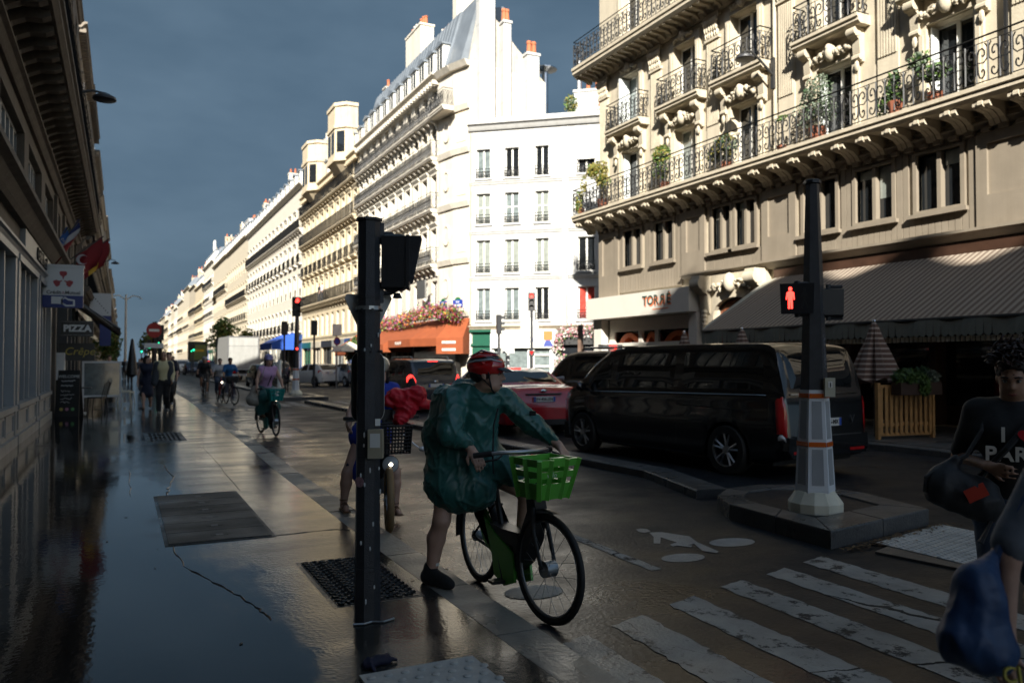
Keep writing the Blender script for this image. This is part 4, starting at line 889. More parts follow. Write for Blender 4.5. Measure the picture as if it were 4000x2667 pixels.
# ---------------------------------------------------------------- pavement details and road markings
def pl(name, pts, z, m, parent): b = MB(); b.add([(x, y, z) for x, y in pts], [tuple(range(len(pts)))]); return b.build(name, m, parent)
zeb = [(2.27, 2.50, 4.01, 4.08), (2.72, 3.01, 4.15, 4.25), (3.29, 3.57, 4.34, 4.43), (3.88, 4.15, 4.52, 4.59), (4.43, 4.70, 4.64, 4.71), (4.95, 5.24, 4.77, 4.85)]
for i, (x0, x1, y0, y1) in enumerate(zeb): chipped('zebra_stripe', [(x0, y0), (x0 - .14, .9), (x1 - .12, .9), (x1, y1)], .004, line_m, road, seed=i)
for i in range(7): x0 = 7.9 + .57 * i; chipped('zebra_stripe', [(x0, 5.2), (x0 - .14, 1.2), (x0 + .16, 1.2), (x0 + .3, 5.25)], .004, line_m, road, seed=i + 20)
for i in range(10): x0 = 2.75 + .62 * i; chipped('zebra_stripe', [(x0, 29.3), (x0, 32.6), (x0 + .32, 32.6), (x0 + .32, 29.3)], .004, line_m, road, .3, .03, seed=i + 40)
for a, c in ((5.1, 6.55), (18.2, 20.0), (24.0, 25.8), (27.5, 28.6)): chipped('lane_dash', [(3.70, a), (3.80, a), (3.83, c), (3.73, c)], .004, line_m, road, .08, .006, seed=int(a))
chipped('edge_line', [(5.0, 34.2), (6.0, 28.4), (6.12, 28.5), (5.12, 34.4)], .004, line_m, road, .2, .01)
def ell(cx, cy, rx, ry, n=18, rot=0.): return [(cx + rx * cos(2 * pi * k / n) * cos(rot) - ry * sin(2 * pi * k / n) * sin(rot), cy + rx * cos(2 * pi * k / n) * sin(rot) + ry * sin(2 * pi * k / n) * cos(rot)) for k in range(n)]
sy = thing('cycle_symbol', None, None, (0, 0, 0)); tag(sy, kind='structure')
pl('symbol_wheel', ell(4.18, 5.32, .20, .13), .004, line_dry, sy); pl('symbol_wheel', ell(4.93, 5.58, .23, .15), .004, line_dry, sy)
pl('symbol_head', [(4.47, 6.41), (4.54, 6.43), (4.58, 6.38), (4.55, 6.28), (4.46, 6.25), (4.43, 6.3)], .004, line_dry, sy)
for i, q in enumerate(([(4.5, 6.24), (4.62, 6.2), (4.74, 5.94), (4.64, 5.69), (4.49, 5.67), (4.48, 5.89), (4.48, 6.02)], [(4.5, 6.24), (4.52, 6.08), (4.32, 5.82), (4.27, 5.85), (4.43, 6.07)], [(4.62, 5.84), (4.37, 5.75), (4.35, 5.68), (4.58, 5.74)], [(4.37, 5.75), (4.47, 5.58), (4.52, 5.63), (4.44, 5.76)], [(4.64, 5.81), (4.64, 5.69), (4.58, 5.35), (4.53, 5.32), (4.47, 5.43)])): pl('symbol_body', q, .004 + .0006 * i, line_dry, sy)
pl('symbol_wheel', ell(2.62, 5.0, .22, .16), .004, line_dry, sy)
gut = mat('gutter_grime', (.010, .0095, .009), .35, var=.4, vs=6)
for (a, c), (d, e) in zip(KP[1:-2], KP[2:-1]): chipped('gutter', [(a + .146, c), (a + .25, c), (d + .25, e), (d + .146, e)], .003, gut, road, .12, .015, seed=int(e))
def crack(pts, w, parent, z, seed): 
    rn = RN(seed); L_ = []; 
    for (a, c) in zip(pts[:-1], pts[1:]):
        for k in range(8): p = Vector(a).lerp(Vector(c), k / 8); L_.append((p.x + rn.gauss(0, .008), p.y + rn.gauss(0, .008), z))
    MB().tube(L_, [w * rn.uniform(.4, 1.4) for _ in L_], 4).build('crack', gut, parent)
crack([(.38, 7.0), (.44, 6.2), (.62, 5.6), (.74, 5.1), (.80, 4.75)], .006, pav, .13, 1); crack([(.55, 12.5), (.62, 11.2), (.52, 10.2), (.46, 9.7)], .007, pav, .13, 2); crack([(1.2, 7.05), (1.7, 7.1), (1.85, 7.0)], .004, pav, .13, 3)
crack([(.1, 9.8), (.12, 12.4)], .004, pav, .13, 6); crack([(1.25, 9.7), (1.3, 16.)], .004, pav, .13, 7)
# utility hatch of six concrete lids
ht = thing('utility_hatch', None, None); tag(ht, kind='structure')
MB().box(.33, 1.2, 7.02, 9.66, .1, .134).build('hatch_frame', castiron, ht)
for i in range(6):
    y0 = 7.06 + .43 * i; b = MB(); b.box(.36, 1.17, y0, y0 + .415, .12, .142); b.m = 1; b.box(.74, .80, y0 + .18, y0 + .24, .125, .1425); b.m = 0; b.box(.70, .74, y0 + .17, y0 + .25, .14, .1445); b.box(.80, .84, y0 + .17, y0 + .25, .14, .1445)
    b.build('hatch_lid', [plate_m, frame_dark], ht)
def cast_cover(x0, x1, y0, y1, pitch=.062):
    t = thing('cast_iron_cover', None, None); tag(t, kind='structure')
    MB().box(x0 - .03, x1 + .03, y0 - .03, y1 + .03, .1, .131).build('cover_frame', castiron, t); MB().box(x0, x1, y0, y1, .12, .134).build('cover_plate', castiron, t)
    b = MB(); y = y0 + pitch / 2; r = 0
    while y < y1 - .02:
        x = x0 + pitch * (.5 + .5 * (r % 2))
        while x < x1 - .02:
            a = .6 if (int(x / pitch) + r) % 2 else -.6
            b.tube([(x + .024 * cos(a + q) * 1.0, y + .016 * sin(a + q), .139) for q in (0, 1.2, 2.4, 3.6, 4.6)], .0065, 4, cap=False); x += pitch
        y += pitch * .62; r += 1
    tag(b.build('raised_pattern', castiron, t), kind='stuff')
cast_cover(1.2, 1.72, 4.86, 6.0); cast_cover(.45, 1.1, 16.3, 18.2, .16)
tp = thing('tactile_paving', None, None); tag(tp, kind='structure')
MB().box(1.02, 1.60, 3.1, 3.72, .11, .145).build('paving_slab', tactile_m, tp)
dm = cached('dome', lambda: MB().lathe([(.021, 0), (.020, .004), (.014, .008), (.001, .009)], 12).mesh('tactile_dome', tactile_m, 40))
for i in range(7):
    for j in range(7): inst(dm, 'tactile_dome', tp, (1.06 + .083 * i + (.04 if j % 2 else 0), 3.14 + .086 * j, .145))
tp2 = thing('tactile_paving', None, None); tag(tp2, kind='structure')
b = MB(); b.prism([(5.72, 4.72), (6.95, 5.12), (7.3, 4.3), (6.9, 3.7), (5.86, 3.95)], .001, .022, 'z'); b.build('paving_slab', kerb_dark, tp2)
b = MB()
for q in range(4):
    for r in range(3): x0, y0 = 5.98 + .31 * q, 4.06 + .29 * r + .07 * q; b.prism([(x0, y0), (x0 + .3, y0 + .07), (x0 + .3, y0 + .35), (x0, y0 + .28)], .022, .03, 'z')
b.build('paving_tile', tactile_m, tp2)
b = MB()
for i in range(20):
    for j in range(14): x = 6.0 + .06 * i; b.lathe([(.017, 0), (.012, .008)], 6, (x + (.03 if j % 2 else 0), 4.09 + .06 * j + (x - 6) * .23, .03))
tag(b.build('tactile_domes', tactile_m, tp2), kind='stuff')
# wind-blown leaf litter against the island kerb
b = MB(); rn = RN(12); lm = [mat('leaf_litter', (.09, .05, .022), .7, var=.4, vs=20), mat('leaf_litter_light', (.20, .13, .06), .7, var=.3, vs=20)]
for i in range(520):
    f = rn.random(); x = 5.6 + 1.7 * f + rn.gauss(0, .05); y = 4.93 + .3 * f - abs(rn.gauss(0, .07)); s = rn.uniform(.008, .024); a = rn.uniform(0, 6.3); z = .006 + rn.uniform(0, .03); b.m = rn.random() < .35
    b.quad(*[(x + s * cos(a + k) * r_, y + s * sin(a + k) * r_, z + rn.uniform(0, .01)) for k, r_ in ((0, 1.3), (1.57, .6), (3.14, 1.3), (4.71, .6))])
for i in range(260):
    y = rn.uniform(1.5, 40); x = 2.2 + abs(rn.gauss(0, .05)) + (.1 if y > 15 else 0); s = rn.uniform(.008, .02); a = rn.uniform(0, 6.3); b.m = 0
    b.quad(*[(x + s * cos(a + k), y + s * sin(a + k), .006 + rn.uniform(0, .01)) for k in (0, 1.57, 3.14, 4.71)])
for i in range(110):
    y = rn.uniform(3.2, 22); x = rn.uniform(-1.6, 1.8); s = rn.uniform(.005, .018); a = rn.uniform(0, 6.3); b.m = rn.random() < .3
    b.quad(*[(x + s * cos(a + k) * r_, y + s * sin(a + k) * r_, .1325 + rn.uniform(0, .004)) for k, r_ in ((0, 1.3), (1.57, .6), (3.14, 1.3), (4.71, .6))])
lt = b.build('leaf_litter', lm); tag(lt, 'scattered brown leaf litter on the pavement and against the kerbs', 'leaves', kind='stuff')
# ---------------------------------------------------------------- near signal pole (left)
def bx(c, s): return (c[0] - s[0] / 2, c[0] + s[0] / 2, c[1] - s[1] / 2, c[1] + s[1] / 2, c[2] - s[2] / 2, c[2] + s[2] / 2)
sp = thing('signal_pole', 'near black pole with a signal head and triangular sign seen from behind', 'signal pole', (1.295, 4.55, .13))
MB().lathe([(.078, 0), (.076, .3), (.074, .302), (.068, 1.82), (.066, 2.0), (.066, 2.31)], 8, ph=.25).build('pole', pole_paint, sp)
b = MB(); b.lathe([(.079, 0), (.079, .015)], 8, (0, 0, 2.312), .25); b.lathe([(.0735, 0), (.0735, .02)], 8, (0, 0, 1.86), .25); b.lathe([(.0755, 0), (.0755, .012)], 8, (0, 0, .27), .25)
for z in (1.79, 1.55):
    for a in range(8): b.cyl((.06 * cos(a * pi / 4), .06 * sin(a * pi / 4), z), (.083 * cos(a * pi / 4), .083 * sin(a * pi / 4), z), .008, n=6)
b.build('collar', pole_paint, sp)
hd = MB(); 
hd.T = Matrix.Translation((.155, -.015, 2.075)) @ Matrix.Rotation(R(-22), 4, 'Z')
hd.rings([[(x, y, z) for x, y in ((-.075 + i, -.065 + i), (.065 - i, -.065 + i), (.065 - i, .065 - i), (-.075 + i, .065 - i))] for z, i in ((-.165, .02), (-.15, 0), (.15, 0), (.162, .02))])
hd.box(.066, .086, -.072, .072, -.155, .157)
hs = hd.build('signal_housing', black_plastic, sp, 30)
b = MB(); b.T = hd.T
for s in (-1, 1): b.quad((.086, s * .065, .15), (.155, s * .07, .15), (.10, s * .066, -.12), (.086, s * .066, -.12)); b.quad((.086, s * .069, .15), (.155, s * .074, .15), (.10, s * .07, -.12), (.086, s * .07, -.12))
b.quad((.086, -.07, .152), (.086, .07, .152), (.155, .074, .152), (.155, -.074, .152)); b.quad((.086, -.07, .148), (.086, .07, .148), (.155, .074, .148), (.155, -.074, .148)); b.build('visor', pole_paint, hs)
b = MB(); 
for z, dz in ((2.245, .04), (1.895, -.04)): b.tube([(.07, 0, z), (.13, -.01, z), (.17, -.012, z - dz * .6)], .014, 6); b.box(.062, .085, -.02, .02, z - .06, z + .06); b.lathe([(.03, 0), (.018, .03)], 8, (.17, -.012, z - .03))
b.build('signal_bracket', pole_paint, sp)
sign_grey = mat('sign_back_grey', (.70, .70, .68), .5, metal=.0, var=.08)
tri = [(-.135, 1.86), (-.125, 1.885), (.125, 1.885), (.135, 1.86), (.015, 1.60), (0, 1.59), (-.015, 1.60)]
b = MB(); b.T = Matrix.Rotation(R(-14), 4, 'Z'); b.prism(tri, .075, .082, 'y'); b.m = 1; b.prism([(x * 1.03, 1.75 + (z - 1.75) * 1.03) for x, z in tri], .083, .087, 'y'); o = b.build('sign_panel', [sign_grey, white_paint], sp)
b = MB(); b.T = Matrix.Rotation(R(-14), 4, 'Z'); b.box(-.085, -.045, .055, .074, 1.77, 1.84); b.box(.045, .085, .055, .074, 1.77, 1.84); b.lathe([(.0745, 0), (.0745, .022)], 16, (0, 0, 1.79)); b.build('clamp', alu, sp)
def rrect(w, h, r, n=5): return [(sx * (w / 2 - r) + r * cos(a), sz * (h / 2 - r) + r * sin(a)) for sx, sz, a0 in ((1, 1, 0), (-1, 1, pi / 2), (-1, -1, pi), (1, -1, 3 * pi / 2)) for a in [a0 + pi / 2 * k / n for k in range(n + 1)]]
b = MB(); b.T = Matrix.Translation((0, .0, 1.34)) @ Matrix.Rotation(R(-14), 4, 'Z'); b.prism(rrect(.19, .43, .07), .076, .09, 'y'); b.m = 1; b.prism(rrect(.196, .436, .072), .0905, .096, 'y'); b.build('contrast_board', [black_plastic, white_paint], sp)
b = MB(); b.T = Matrix.Translation((.018, -.095, 1.02)) @ Matrix.Rotation(R(-25), 4, 'Z'); b.prism([(-.03, -.082), (.03, -.082), (.03, .045), (.012, .082), (-.03, .082)], -.042, .042, 'x')
beige = mat('call_box_beige', (.42, .36, .25), .5, var=.08)
o = b.build('call_box', beige, sp)
b = MB(); b.T = Matrix.Translation((.018, -.095, 1.02)) @ Matrix.Rotation(R(-25), 4, 'Z'); b.box(-.028, .028, -.034, -.031, -.02, .06); b.build('call_plate', white_paint, o)

tag(MB().tube([(1.19, 4.47, .137), (1.25, 4.45, .137), (1.3, 4.47, .137), (1.36, 4.44, .137), (1.43, 4.47, .137)], .006, 4).build('wire_scrap', alu), 'thin pale loop of wire lying by the foot of the near pole', 'wire')
MB().cyl((-.062, -.045, .80), (-.0645, -.047, .80), .03, n=14).build('sticker', mat('sticker_pink', (.35, .2, .22), .6, var=.5, vs=60), sp); MB().box(.02, .05, -.0765, -.074, 1.12, 1.16).build('sticker', white_paint, sp)
for k in range(16): a = RN(k).uniform(3.6, 5.8); z = RN(k + 50).uniform(.05, 1.7); r = .0755 - z * .0035; MB().ball((r * cos(a), r * sin(a), z), (.006, .006, .012 + .002 * (k % 4)), 5, 3).build('paint_chip', sign_grey, sp)
# a dark crumpled glove in the wet
b = MB(); rn = RN(3); b.m = 0
V_, F_ = sdf_mesh([('c', (0, 0, .015), (.09, .02, .02), .028, .03), ('c', (.08, 0, .02), (.13, .05, .012), .014, .01), ('c', (.08, .02, .02), (.15, .01, .012), .014, .01), ('c', (0, 0, .015), (.02, -.06, .01), .016, .01)], .008, .02)
b.add([(x, y, max(z + .012 * noise.noise(Vector((x * 40, y * 40, 3))), 0)) for x, y, z in V_.tolist()], F_.tolist())
o = b.build('glove', mat('glove_navy', (.012, .012, .035), .7, var=.3), smooth=60, loc=(1.09, 3.83, .13)); tag(o, 'dark navy crumpled glove lying on the wet pavement', 'glove')
# ---------------------------------------------------------------- near mast on the island (right)
sm = thing('signal_mast', 'tall dark tapered mast with white cladding and a lit red pedestrian figure', 'signal mast', (6.21, 5.82, .14))
cream_p = mat('mast_base_cream', (.74, .70, .56), .6, var=.1, streak=.15); clad = mat('mast_cladding', (.76, .78, .80), .4, var=.06); clad_in = mat('mast_mesh_panel', (.36, .37, .38), .6, var=.12); oran = mat('reflector_orange', (.70, .13, .015), .25, var=.1, coat=1.)
MB().lathe([(.26, 0), (.26, .09), (.185, .2), (.15, .205)], 12, ph=.2).build('mast_base', cream_p, sm, 20)
PH = .40
MB().lathe([(.188, .19), (.19, .22), (.137, 1.2)], 6, ph=PH).build('cladding', clad, sm)
MB().lathe([(.132, 1.19), (.128, 1.25), (.064, 3.26)], 6, ph=PH).build('mast', pole_paint, sm)
MB().lathe([(.085, 3.262), (.085, 3.29), (.07, 3.30)], 8).build('mast_cap', pole_paint, sm)
def hexr(z): return .19 + (z - .22) * (.137 - .19) / .98
for k in range(6):
    a0, a1 = PH + k * pi / 3, PH + (k + 1) * pi / 3
    def P(z, s, o=0.): 
        r = hexr(z) + o; p, q = Vector((r * cos(a0), r * sin(a0), z)), Vector((r * cos(a1), r * sin(a1), z)); return p.lerp(q, s)
    for z0, z1 in ((.27, .62), (.72, 1.09)):
        b = MB(); b.rings([[P(z0, .2, .0), P(z0, .8, .0), P(z1, .8, .0), P(z1, .2, .0)], [P(z0, .2, .004), P(z0, .8, .004), P(z1, .8, .004), P(z1, .2, .004)]]); b.build('mesh_panel', clad_in, sm)
    for z0, z1 in ((.645, .69), (1.12, 1.165)):
        b = MB(); b.rings([[P(z0, .04, .0), P(z0, .96, .0), P(z1, .96, .0), P(z1, .04, .0)], [P(z0, .04, .009), P(z0, .96, .009), P(z1, .96, .009), P(z1, .04, .009)]]); b.build('reflector_band', oran, sm)
def ped_head(parent, T, lit):
    b = MB(); b.T = T; b.rings([[(x, y, z) for x, z in ((-.145 + i, -.145 + i), (.145 - i, -.145 + i), (.155 - i, .145 - i), (-.155 + i, .145 - i))] for y, i in ((-.05, 0), (.05, .0), (.09, .02))])
    o = b.build('pedestrian_signal', black_plastic, parent)
    if lit:
        b = MB(); b.T = T; b.rings([[(x, y, z) for x, z in ((-.15, -.15), (.15, -.15), (.16, .15), (-.16, .15))] for y in (-.062, -.051)]); b.rings
        man = lambda cx, w: [(cx - .012, .075), (cx + .012, .075), (cx + .035, .06), (cx + .042, -.01), (cx + .03, -.01), (cx + .022, .03), (cx + .022, -.1), (cx + .004, -.1), (cx + .0, -.02), (cx - .004, -.1), (cx - .022, -.1), (cx - .022, .03), (cx - .03, -.01), (cx - .042, -.01), (cx - .035, .06)]
        b.build('signal_face', black_plastic, o)
        b = MB(); b.T = T; cx = -.062; b.prism(man(cx, 1), -.066, -.063, 'y'); b.prism(ell(cx, .097, .018, .02, 10), -.066, -.063, 'y'); b.build('red_figure', red_glow, o)
        b = MB(); b.T = T; cx = .07; b.prism([(cx - .01, .07), (cx + .014, .07), (cx + .035, 0), (cx + .028, -.005), (cx + .012, .03), (cx + .012, -.02), (cx + .04, -.1), (cx + .028, -.105), (cx, -.04), (cx - .02, -.1), (cx - .035, -.1), (cx - .012, -.02), (cx - .012, .03), (cx - .035, .0), (cx - .04, .006)], -.065, -.063, 'y'); b.prism(ell(cx, .092, .016, .018, 10), -.065, -.063, 'y'); b.build('unlit_figure', frame_dark, o)
    b = MB(); b.T = T
    for z in (-.16, .16): b.tube([(.0, .03, z), (.09, .06, z), (.16, .08, z * .95)] if lit else [(.0, .03, z), (-.09, .03, z), (-.14, .03, z)], .016, 6); b.cyl((0, .03, z - .02), (0, .03, z + .02), .028, n=8)
    b.build('signal_bracket', pole_paint, o); return o
ped_head(sm, Matrix.Translation((-.20, .02, 2.10)) @ Matrix.Rotation(R(-46), 4, 'Z'), True)
ped_head(sm, Matrix.Translation((.155, -.03, 2.07)) @ Matrix.Rotation(R(152), 4, 'Z'), False)
b = MB(); b.T = Matrix.Translation((.02, -.165, 1.225)) @ Matrix.Rotation(R(-25), 4, 'Z'); b.prism([(-.03, -.09), (.04, -.09), (.04, .03), (.005, .095), (-.035, .095)], -.05, .05, 'x'); o = b.build('call_box', mat('call_box_cream', (.52, .48, .36), .5, var=.06), sm)
b = MB(); b.T = Matrix.Translation((.02, -.165, 1.225)) @ Matrix.Rotation(R(-25), 4, 'Z'); b.box(-.02, .02, -.039, -.036, -.0, .06); b.m = 1; b.box(-.006, .006, -.041, -.0392, .005, .05); b.build('call_plate', [white_paint, frame_dark], o)
graf = mat('graffiti_grey', (.26, .25, .26), .7, var=.2)
rn = RN(31); b = MB()
def mastp(z, s):   # a point on the camera-facing mast faces
    r = .128 + (z - 1.25) * (.064 - .128) / 2.01 + .0015; k = 4 if s < 1 else 5; s = s % 1
    a0, a1 = PH + k * pi / 3, PH + (k + 1) * pi / 3; return Vector((r * cos(a0), r * sin(a0), z)).lerp(Vector((r * cos(a1), r * sin(a1), z)), s)
for z0, z1, s0 in ((1.9, 2.15, 1.5), (1.52, 1.75, .55)):
    z = z1
    while z > z0:
        b.tube([mastp(z - .02 * k + rn.uniform(-.012, .012), s0 + .22 * sin(k * 2.1 + z * 9) + rn.uniform(-.08, .08)) for k in range(7)], .0035, 3); z -= .045
b.build('graffiti', graf, sm)
# ---------------------------------------------------------------- other signals and signs
def traffic_signal(label, loc, face, h=2.4, clad_=True, zb=.12, lit=0, head=True, cat='traffic light', top=0):
    t = thing('traffic_light', label, cat, loc, R(face)); pz = h
    if clad_:
        MB().lathe([(.30, 0), (.30, .1), (.19, .24)], 10).build('signal_base', cream_p, t); MB().lathe([(.17, .24), (.13, 1.2)], 6).build('cladding', clad, t)
        b = MB(); 
        for z in (.68, 1.12): r = .17 - (z - .24) * .0417 + .008; b.lathe([(r, 0), (r - .002, .06)], 6, (0, 0, z))
        b.build('reflector_band', oran, t)
        MB().lathe([(.13, 1.2), (.05, pz)], 6).build('pole', pole_paint, t)
    else: MB().lathe([(.075, 0), (.06, pz)], 8).build('pole', pole_paint, t)
    if top: MB().lathe([(.075, pz), (.06, top)], 8).build('pole', pole_paint, t, loc=(.26, 0, 0)); MB().lathe([(.075, 0), (.06, pz)], 8).build('pole', pole_paint, t, loc=(.26, 0, 0))
    if head:
        b = MB(); b.box(-.16, .16, -.1, .1, pz, pz + .86); hsg = b.build('signal_housing', black_plastic, t)
        for i, z in enumerate((pz + .70, pz + .43, pz + .16)):
            m = red_glow if (i == 0 and lit == 1) else (green_glow if (i == 2 and lit == 2) else frame_dark)
            MB().cyl((0, -.102, z), (0, -.115, z), .095, n=14).build('signal_lens', m, hsg)
            b = MB(); b.rings([[(r * cos(a), y, z + r * sin(a)) for a in [pi * (-.05 + 1.1 * k / 10) for k in range(11)]] for y, r in ((-.1, .11), (-.26, .12), (-.26, .112), (-.1, .102))], closed=False); b.build('visor', black_plastic, hsg)
    return t
far_sig = traffic_signal('red traffic light on a white banded post on the far island', (6.95, 36.0, .12), 8, 3.5, lit=1)
b = MB(); b.box(-.06, .06, -.12, .02, 1.9, 2.15); o = b.build('repeater', black_plastic, far_sig); MB().cyl((0, -.122, 2.06), (0, -.13, 2.06), .05, n=10).build('signal_lens', red_glow, o)
t = traffic_signal('lit red traffic light on a bare pole before the white building', (17.5, 33.6, .13), -28, 3.9, clad_=False, lit=1)
b = MB(); b.rings([[(-.1 + .42 * cos(a), y, 3.15 + .42 * sin(a)) for a in [2 * pi * k / 20 for k in range(20)]] for y in (.08, .11)]); b.build('round_sign_back', sign_grey, t)
b = MB(); b.box(-.13, .13, -.1, -.07, 1.75, 2.0); b.m = 1; b.prism([(-.1, 1.97), (.1, 1.97), (0, 1.79)], -.104, -.101, 'y'); b.build('yield_plate', [black_plastic, tail_red], t)
traffic_signal('dark traffic light turned sideways in front of the green door', (15.4, 32.8, .13), 75, 2.75, clad_=False)
t = thing('parking_meter', 'pale grey metal cabinet on a post before the green door', 'cabinet', (17.15, 35.5, .13)); MB().box(-.3, .3, -.15, .15, 1.9, 2.9).build('cabinet', sign_grey, t); MB().cyl((0, 0, 0), (0, 0, 1.9), .1, n=8).build('post', sign_grey, t)
t = thing('advert_totem', 'narrow rounded brown totem seen edge-on by the white shop', 'totem', (20.2, 33.6, .13), R(35)); MB().prism(rrect(.3, 2.2, .14), -.08, .08, 'y').build('totem_body', mat('totem_brown', (.14, .09, .065), .5, var=.3), t, loc=(0, 0, 2.2)); MB().cyl((0, 0, 0), (0, 0, 1.15), .06, n=8).build('post', iron, t)
# signals further down the road, cycle posts, no entry sign
traffic_signal('tall dark signal pole seen from behind by the pedestrians', (1.95, 49.2, .12), 200, 2.7, clad_=False, top=3.75)
t = thing('no_entry_sign', 'round red no entry sign on a slim post over the pavement', 'road sign', (1.36, 42., .12), R(18))
MB().cyl((0, 0, 0), (0, 0, 3.4), .05, n=8).build('post', iron, t)
sred = mat('sign_red', (.36, .02, .02), .4, var=.05)
b = MB(); b.cyl((0, -.06, 3.0), (0, -.08, 3.0), .36, n=20); b.m = 1; b.box(-.24, .24, -.085, -.081, 2.94, 3.06); b.build('sign_disc', [sred, white_paint], t); MB().box(-.45, .45, -.07, -.055, 2.15, 2.38).build('sign_plate', sign_grey, t)
for i, (x, y, c) in enumerate(((2.3, 60, 2), (2.2, 78, 2), (6.9, 92, 2), (7.3, 100, 2), (2.2, 110, 2))):
    traffic_signal(['small green light beyond the no entry sign', 'second green light down the left kerb', 'green light over the cars far down the road', 'far green light beside the trees', 'most distant green light by the left kerb'][i], (x, y, .1), 10, 2.6, clad_=False, lit=2)
sig_b = traffic_signal('dark signal back right of the box truck', (9.3, 52., .12), 190, 3.2, clad_=False); sig_c = traffic_signal('second dark signal back by the blue awning', (9.9, 46., .12), 185, 3.0, clad_=False)
MB().lathe([(.1, 0), (.06, 5)], 8).build('tall_pole', pole_paint, sig_b, loc=(-.9, 0, 0))
t = thing('parking_sign', 'post with a white plate and a blue no parking disc beside the white car', 'road sign', (11.8, 48.5, .0), R(15))
MB().cyl((0, 0, 0), (0, 0, 3.9), .045, n=8).build('post', alu, t); MB().box(-.32, .32, -.07, -.05, 3.2, 3.9).build('sign_plate', white_paint, t)
sblue = mat('sign_blue', (.02, .05, .30), .4, var=.05)
b = MB(); b.cyl((0, -.06, 2.85), (0, -.075, 2.85), .24, n=18); b.m = 1; b.cyl((0, -.0755, 2.85), (0, -.08, 2.85), .18, n=18); b.build('sign_disc', [sred, sblue], t); o = MB().box(-.28, .28, -.07, -.05, 2.25, 2.55).build('sign_plate', white_paint, t)
t = thing('bollard', 'white flexible bollard with a flared base behind the cyclists', 'bollard', (6.0, 34.6, .14)); MB().lathe([(.22, 0), (.1, .1), (.085, .12), (.085, 1.5), (.06, 1.55)], 12).build('bollard_body', white_paint, t, 40)
for i, (x, y) in enumerate(((1.9, 47), (1.95, 57), (2.0, 70), (2.0, 84))):
    t = thing('kerb_post', ['nearest', 'second', 'third', 'farthest'][i] + ' slim dark post along the left kerb past the pedestrians', 'post', (x, y, .12), 0, 'posts along the left kerb'); MB().lathe([(.06, 0), (.05, 2.6 - .3 * (i % 2)), (.07, 2.62), (.02, 2.7)], 8).build('post_body', iron, t)
# street lamps
def wall_lamp(label, loc, rz, L=1.4, rise=.35):
    t = thing('wall_lamp', label, 'street lamp', loc, rz)
    MB().box(-.06, .06, -.08, 0, -.5, .4).build('wall_plate', frame_dark, t); MB().tube([(0, -.05, -.1), (0, -L * .5, rise * .6), (0, -L * .8, rise), (0, -L, rise * .9), (0, -L, rise * .62)], [.04, .035, .03, .025, .025], 8).build('lamp_arm', frame_dark, t)
    MB().lathe([(.03, .14), (.12, .1), (.26, .02), (.27, -.04), (.24, -.06), (.01, -.07)], 18, (0, -L, rise * .5)).build('lamp_head', pole_paint, t, 40); return t
wall_lamp('street lamp on a bracket lit by the sun against the cream corner building', (17 - .12, 17.2, 10.0), -pi / 2, 1.1, .45)
wall_lamp('round flat street lamp reaching out from the left facade against the sky', (-1.8, 21.9, 7.95), pi / 2, 1.35, .3)
wall_lamp('smaller street lamp further along the left facade', (-1.8, 64., 8.45), pi / 2, 1.3, .5)
t = thing('lamp_post', 'tall pinkish double armed lamp post far down the pavement', 'street lamp', (.4, 112., .1)); MB().lathe([(.18, 0), (.1, 10.)], 8).build('post', stone_pale, t)
b = MB(); 
for s in (-1, 1): b.tube([(0, 0, 9.3), (s * .8, 0, 9.9), (s * 1.7, 0, 9.7)], .07, 6); b.lathe([(.05, .1), (.3, 0)], 8, (s * 1.7, 0, 9.5))
b.build('lamp_arm', stone_pale, t)
# ---------------------------------------------------------------- signs, flags and the pizza counter on the left
cm_white = mat('sign_white', (.62, .63, .62), .4, var=.03); cm_blue = mat('sign_deep_blue', (.008, .025, .16), .4, var=.04); cm_red = mat('sign_dark_red', (.30, .02, .03), .4, var=.04)
t = thing('bank_sign', 'white and blue projecting bank sign with a dark red three part emblem', 'sign', (-1.3, 22.6, 2.95))
b = MB(); b.box(-.46, .42, -.09, .09, .3, 1.0); b.box(-.48, .44, -.11, .11, 1.0, 1.06); b.build('sign_case', cm_white, t); o = MB().box(-.459, .419, -.089, .089, 0, .299).build('blue_panel', cm_blue, t)
b = MB(); b.T = Matrix.Translation((-.02, -.093, .68))
for k in range(3):
    a = pi / 2 + k * 2 * pi / 3; P2 = lambda r, q: (r * cos(a + q), r * sin(a + q))
    b.prism([P2(.02, 0), P2(.11, .62), P2(.21, .42), P2(.225, .26), P2(.225, -.26), P2(.21, -.42), P2(.11, -.62)], 0, .004, 'y')
b.m = 1
for k in range(3): a = pi / 2 + pi / 3 + k * 2 * pi / 3; b.prism(ell(.095 * cos(a), .095 * sin(a), .07, .07, 14), -.003, -.0005, 'y')
em = b.build('emblem', [cm_red, cm_white], t); lettering('Crédit', .12, frame_dark, t, (-.22, -.094, .37), bold=.002); lettering('Mutuel', .12, frame_dark, t, (.19, -.094, .37), bold=.002)
b = MB(); b.prism(ell(-.02, .385, .014, .014, 8), -.094, -.0905, 'y'); b.prism(ell(-.04, .35, .014, .014, 8), -.094, -.0905, 'y'); b.prism(ell(0, .35, .014, .014, 8), -.094, -.0905, 'y'); b.build('emblem_dots', cm_red, t)
b = MB(); b.box(-.27, -.02, -.094, -.0895, .09, .27); b.prism([(-.06, .2), (.02, .27), (.1, .22), (.24, .2), (.24, .04), (.04, .03), (-.06, .1)], -.094, -.0895, 'y'); b.m = 1; b.prism([(-.05, .16), (.02, .23), (.09, .18), (.2, .17), (.2, .075), (.06, .07), (-.02, .12)], -.097, -.0945, 'y'); b.build('hand_symbol', [cm_white, cm_blue], o)
MB().box(-.5, -.46, -.03, .03, .35, .9).build('sign_arm', frame_dark, t)
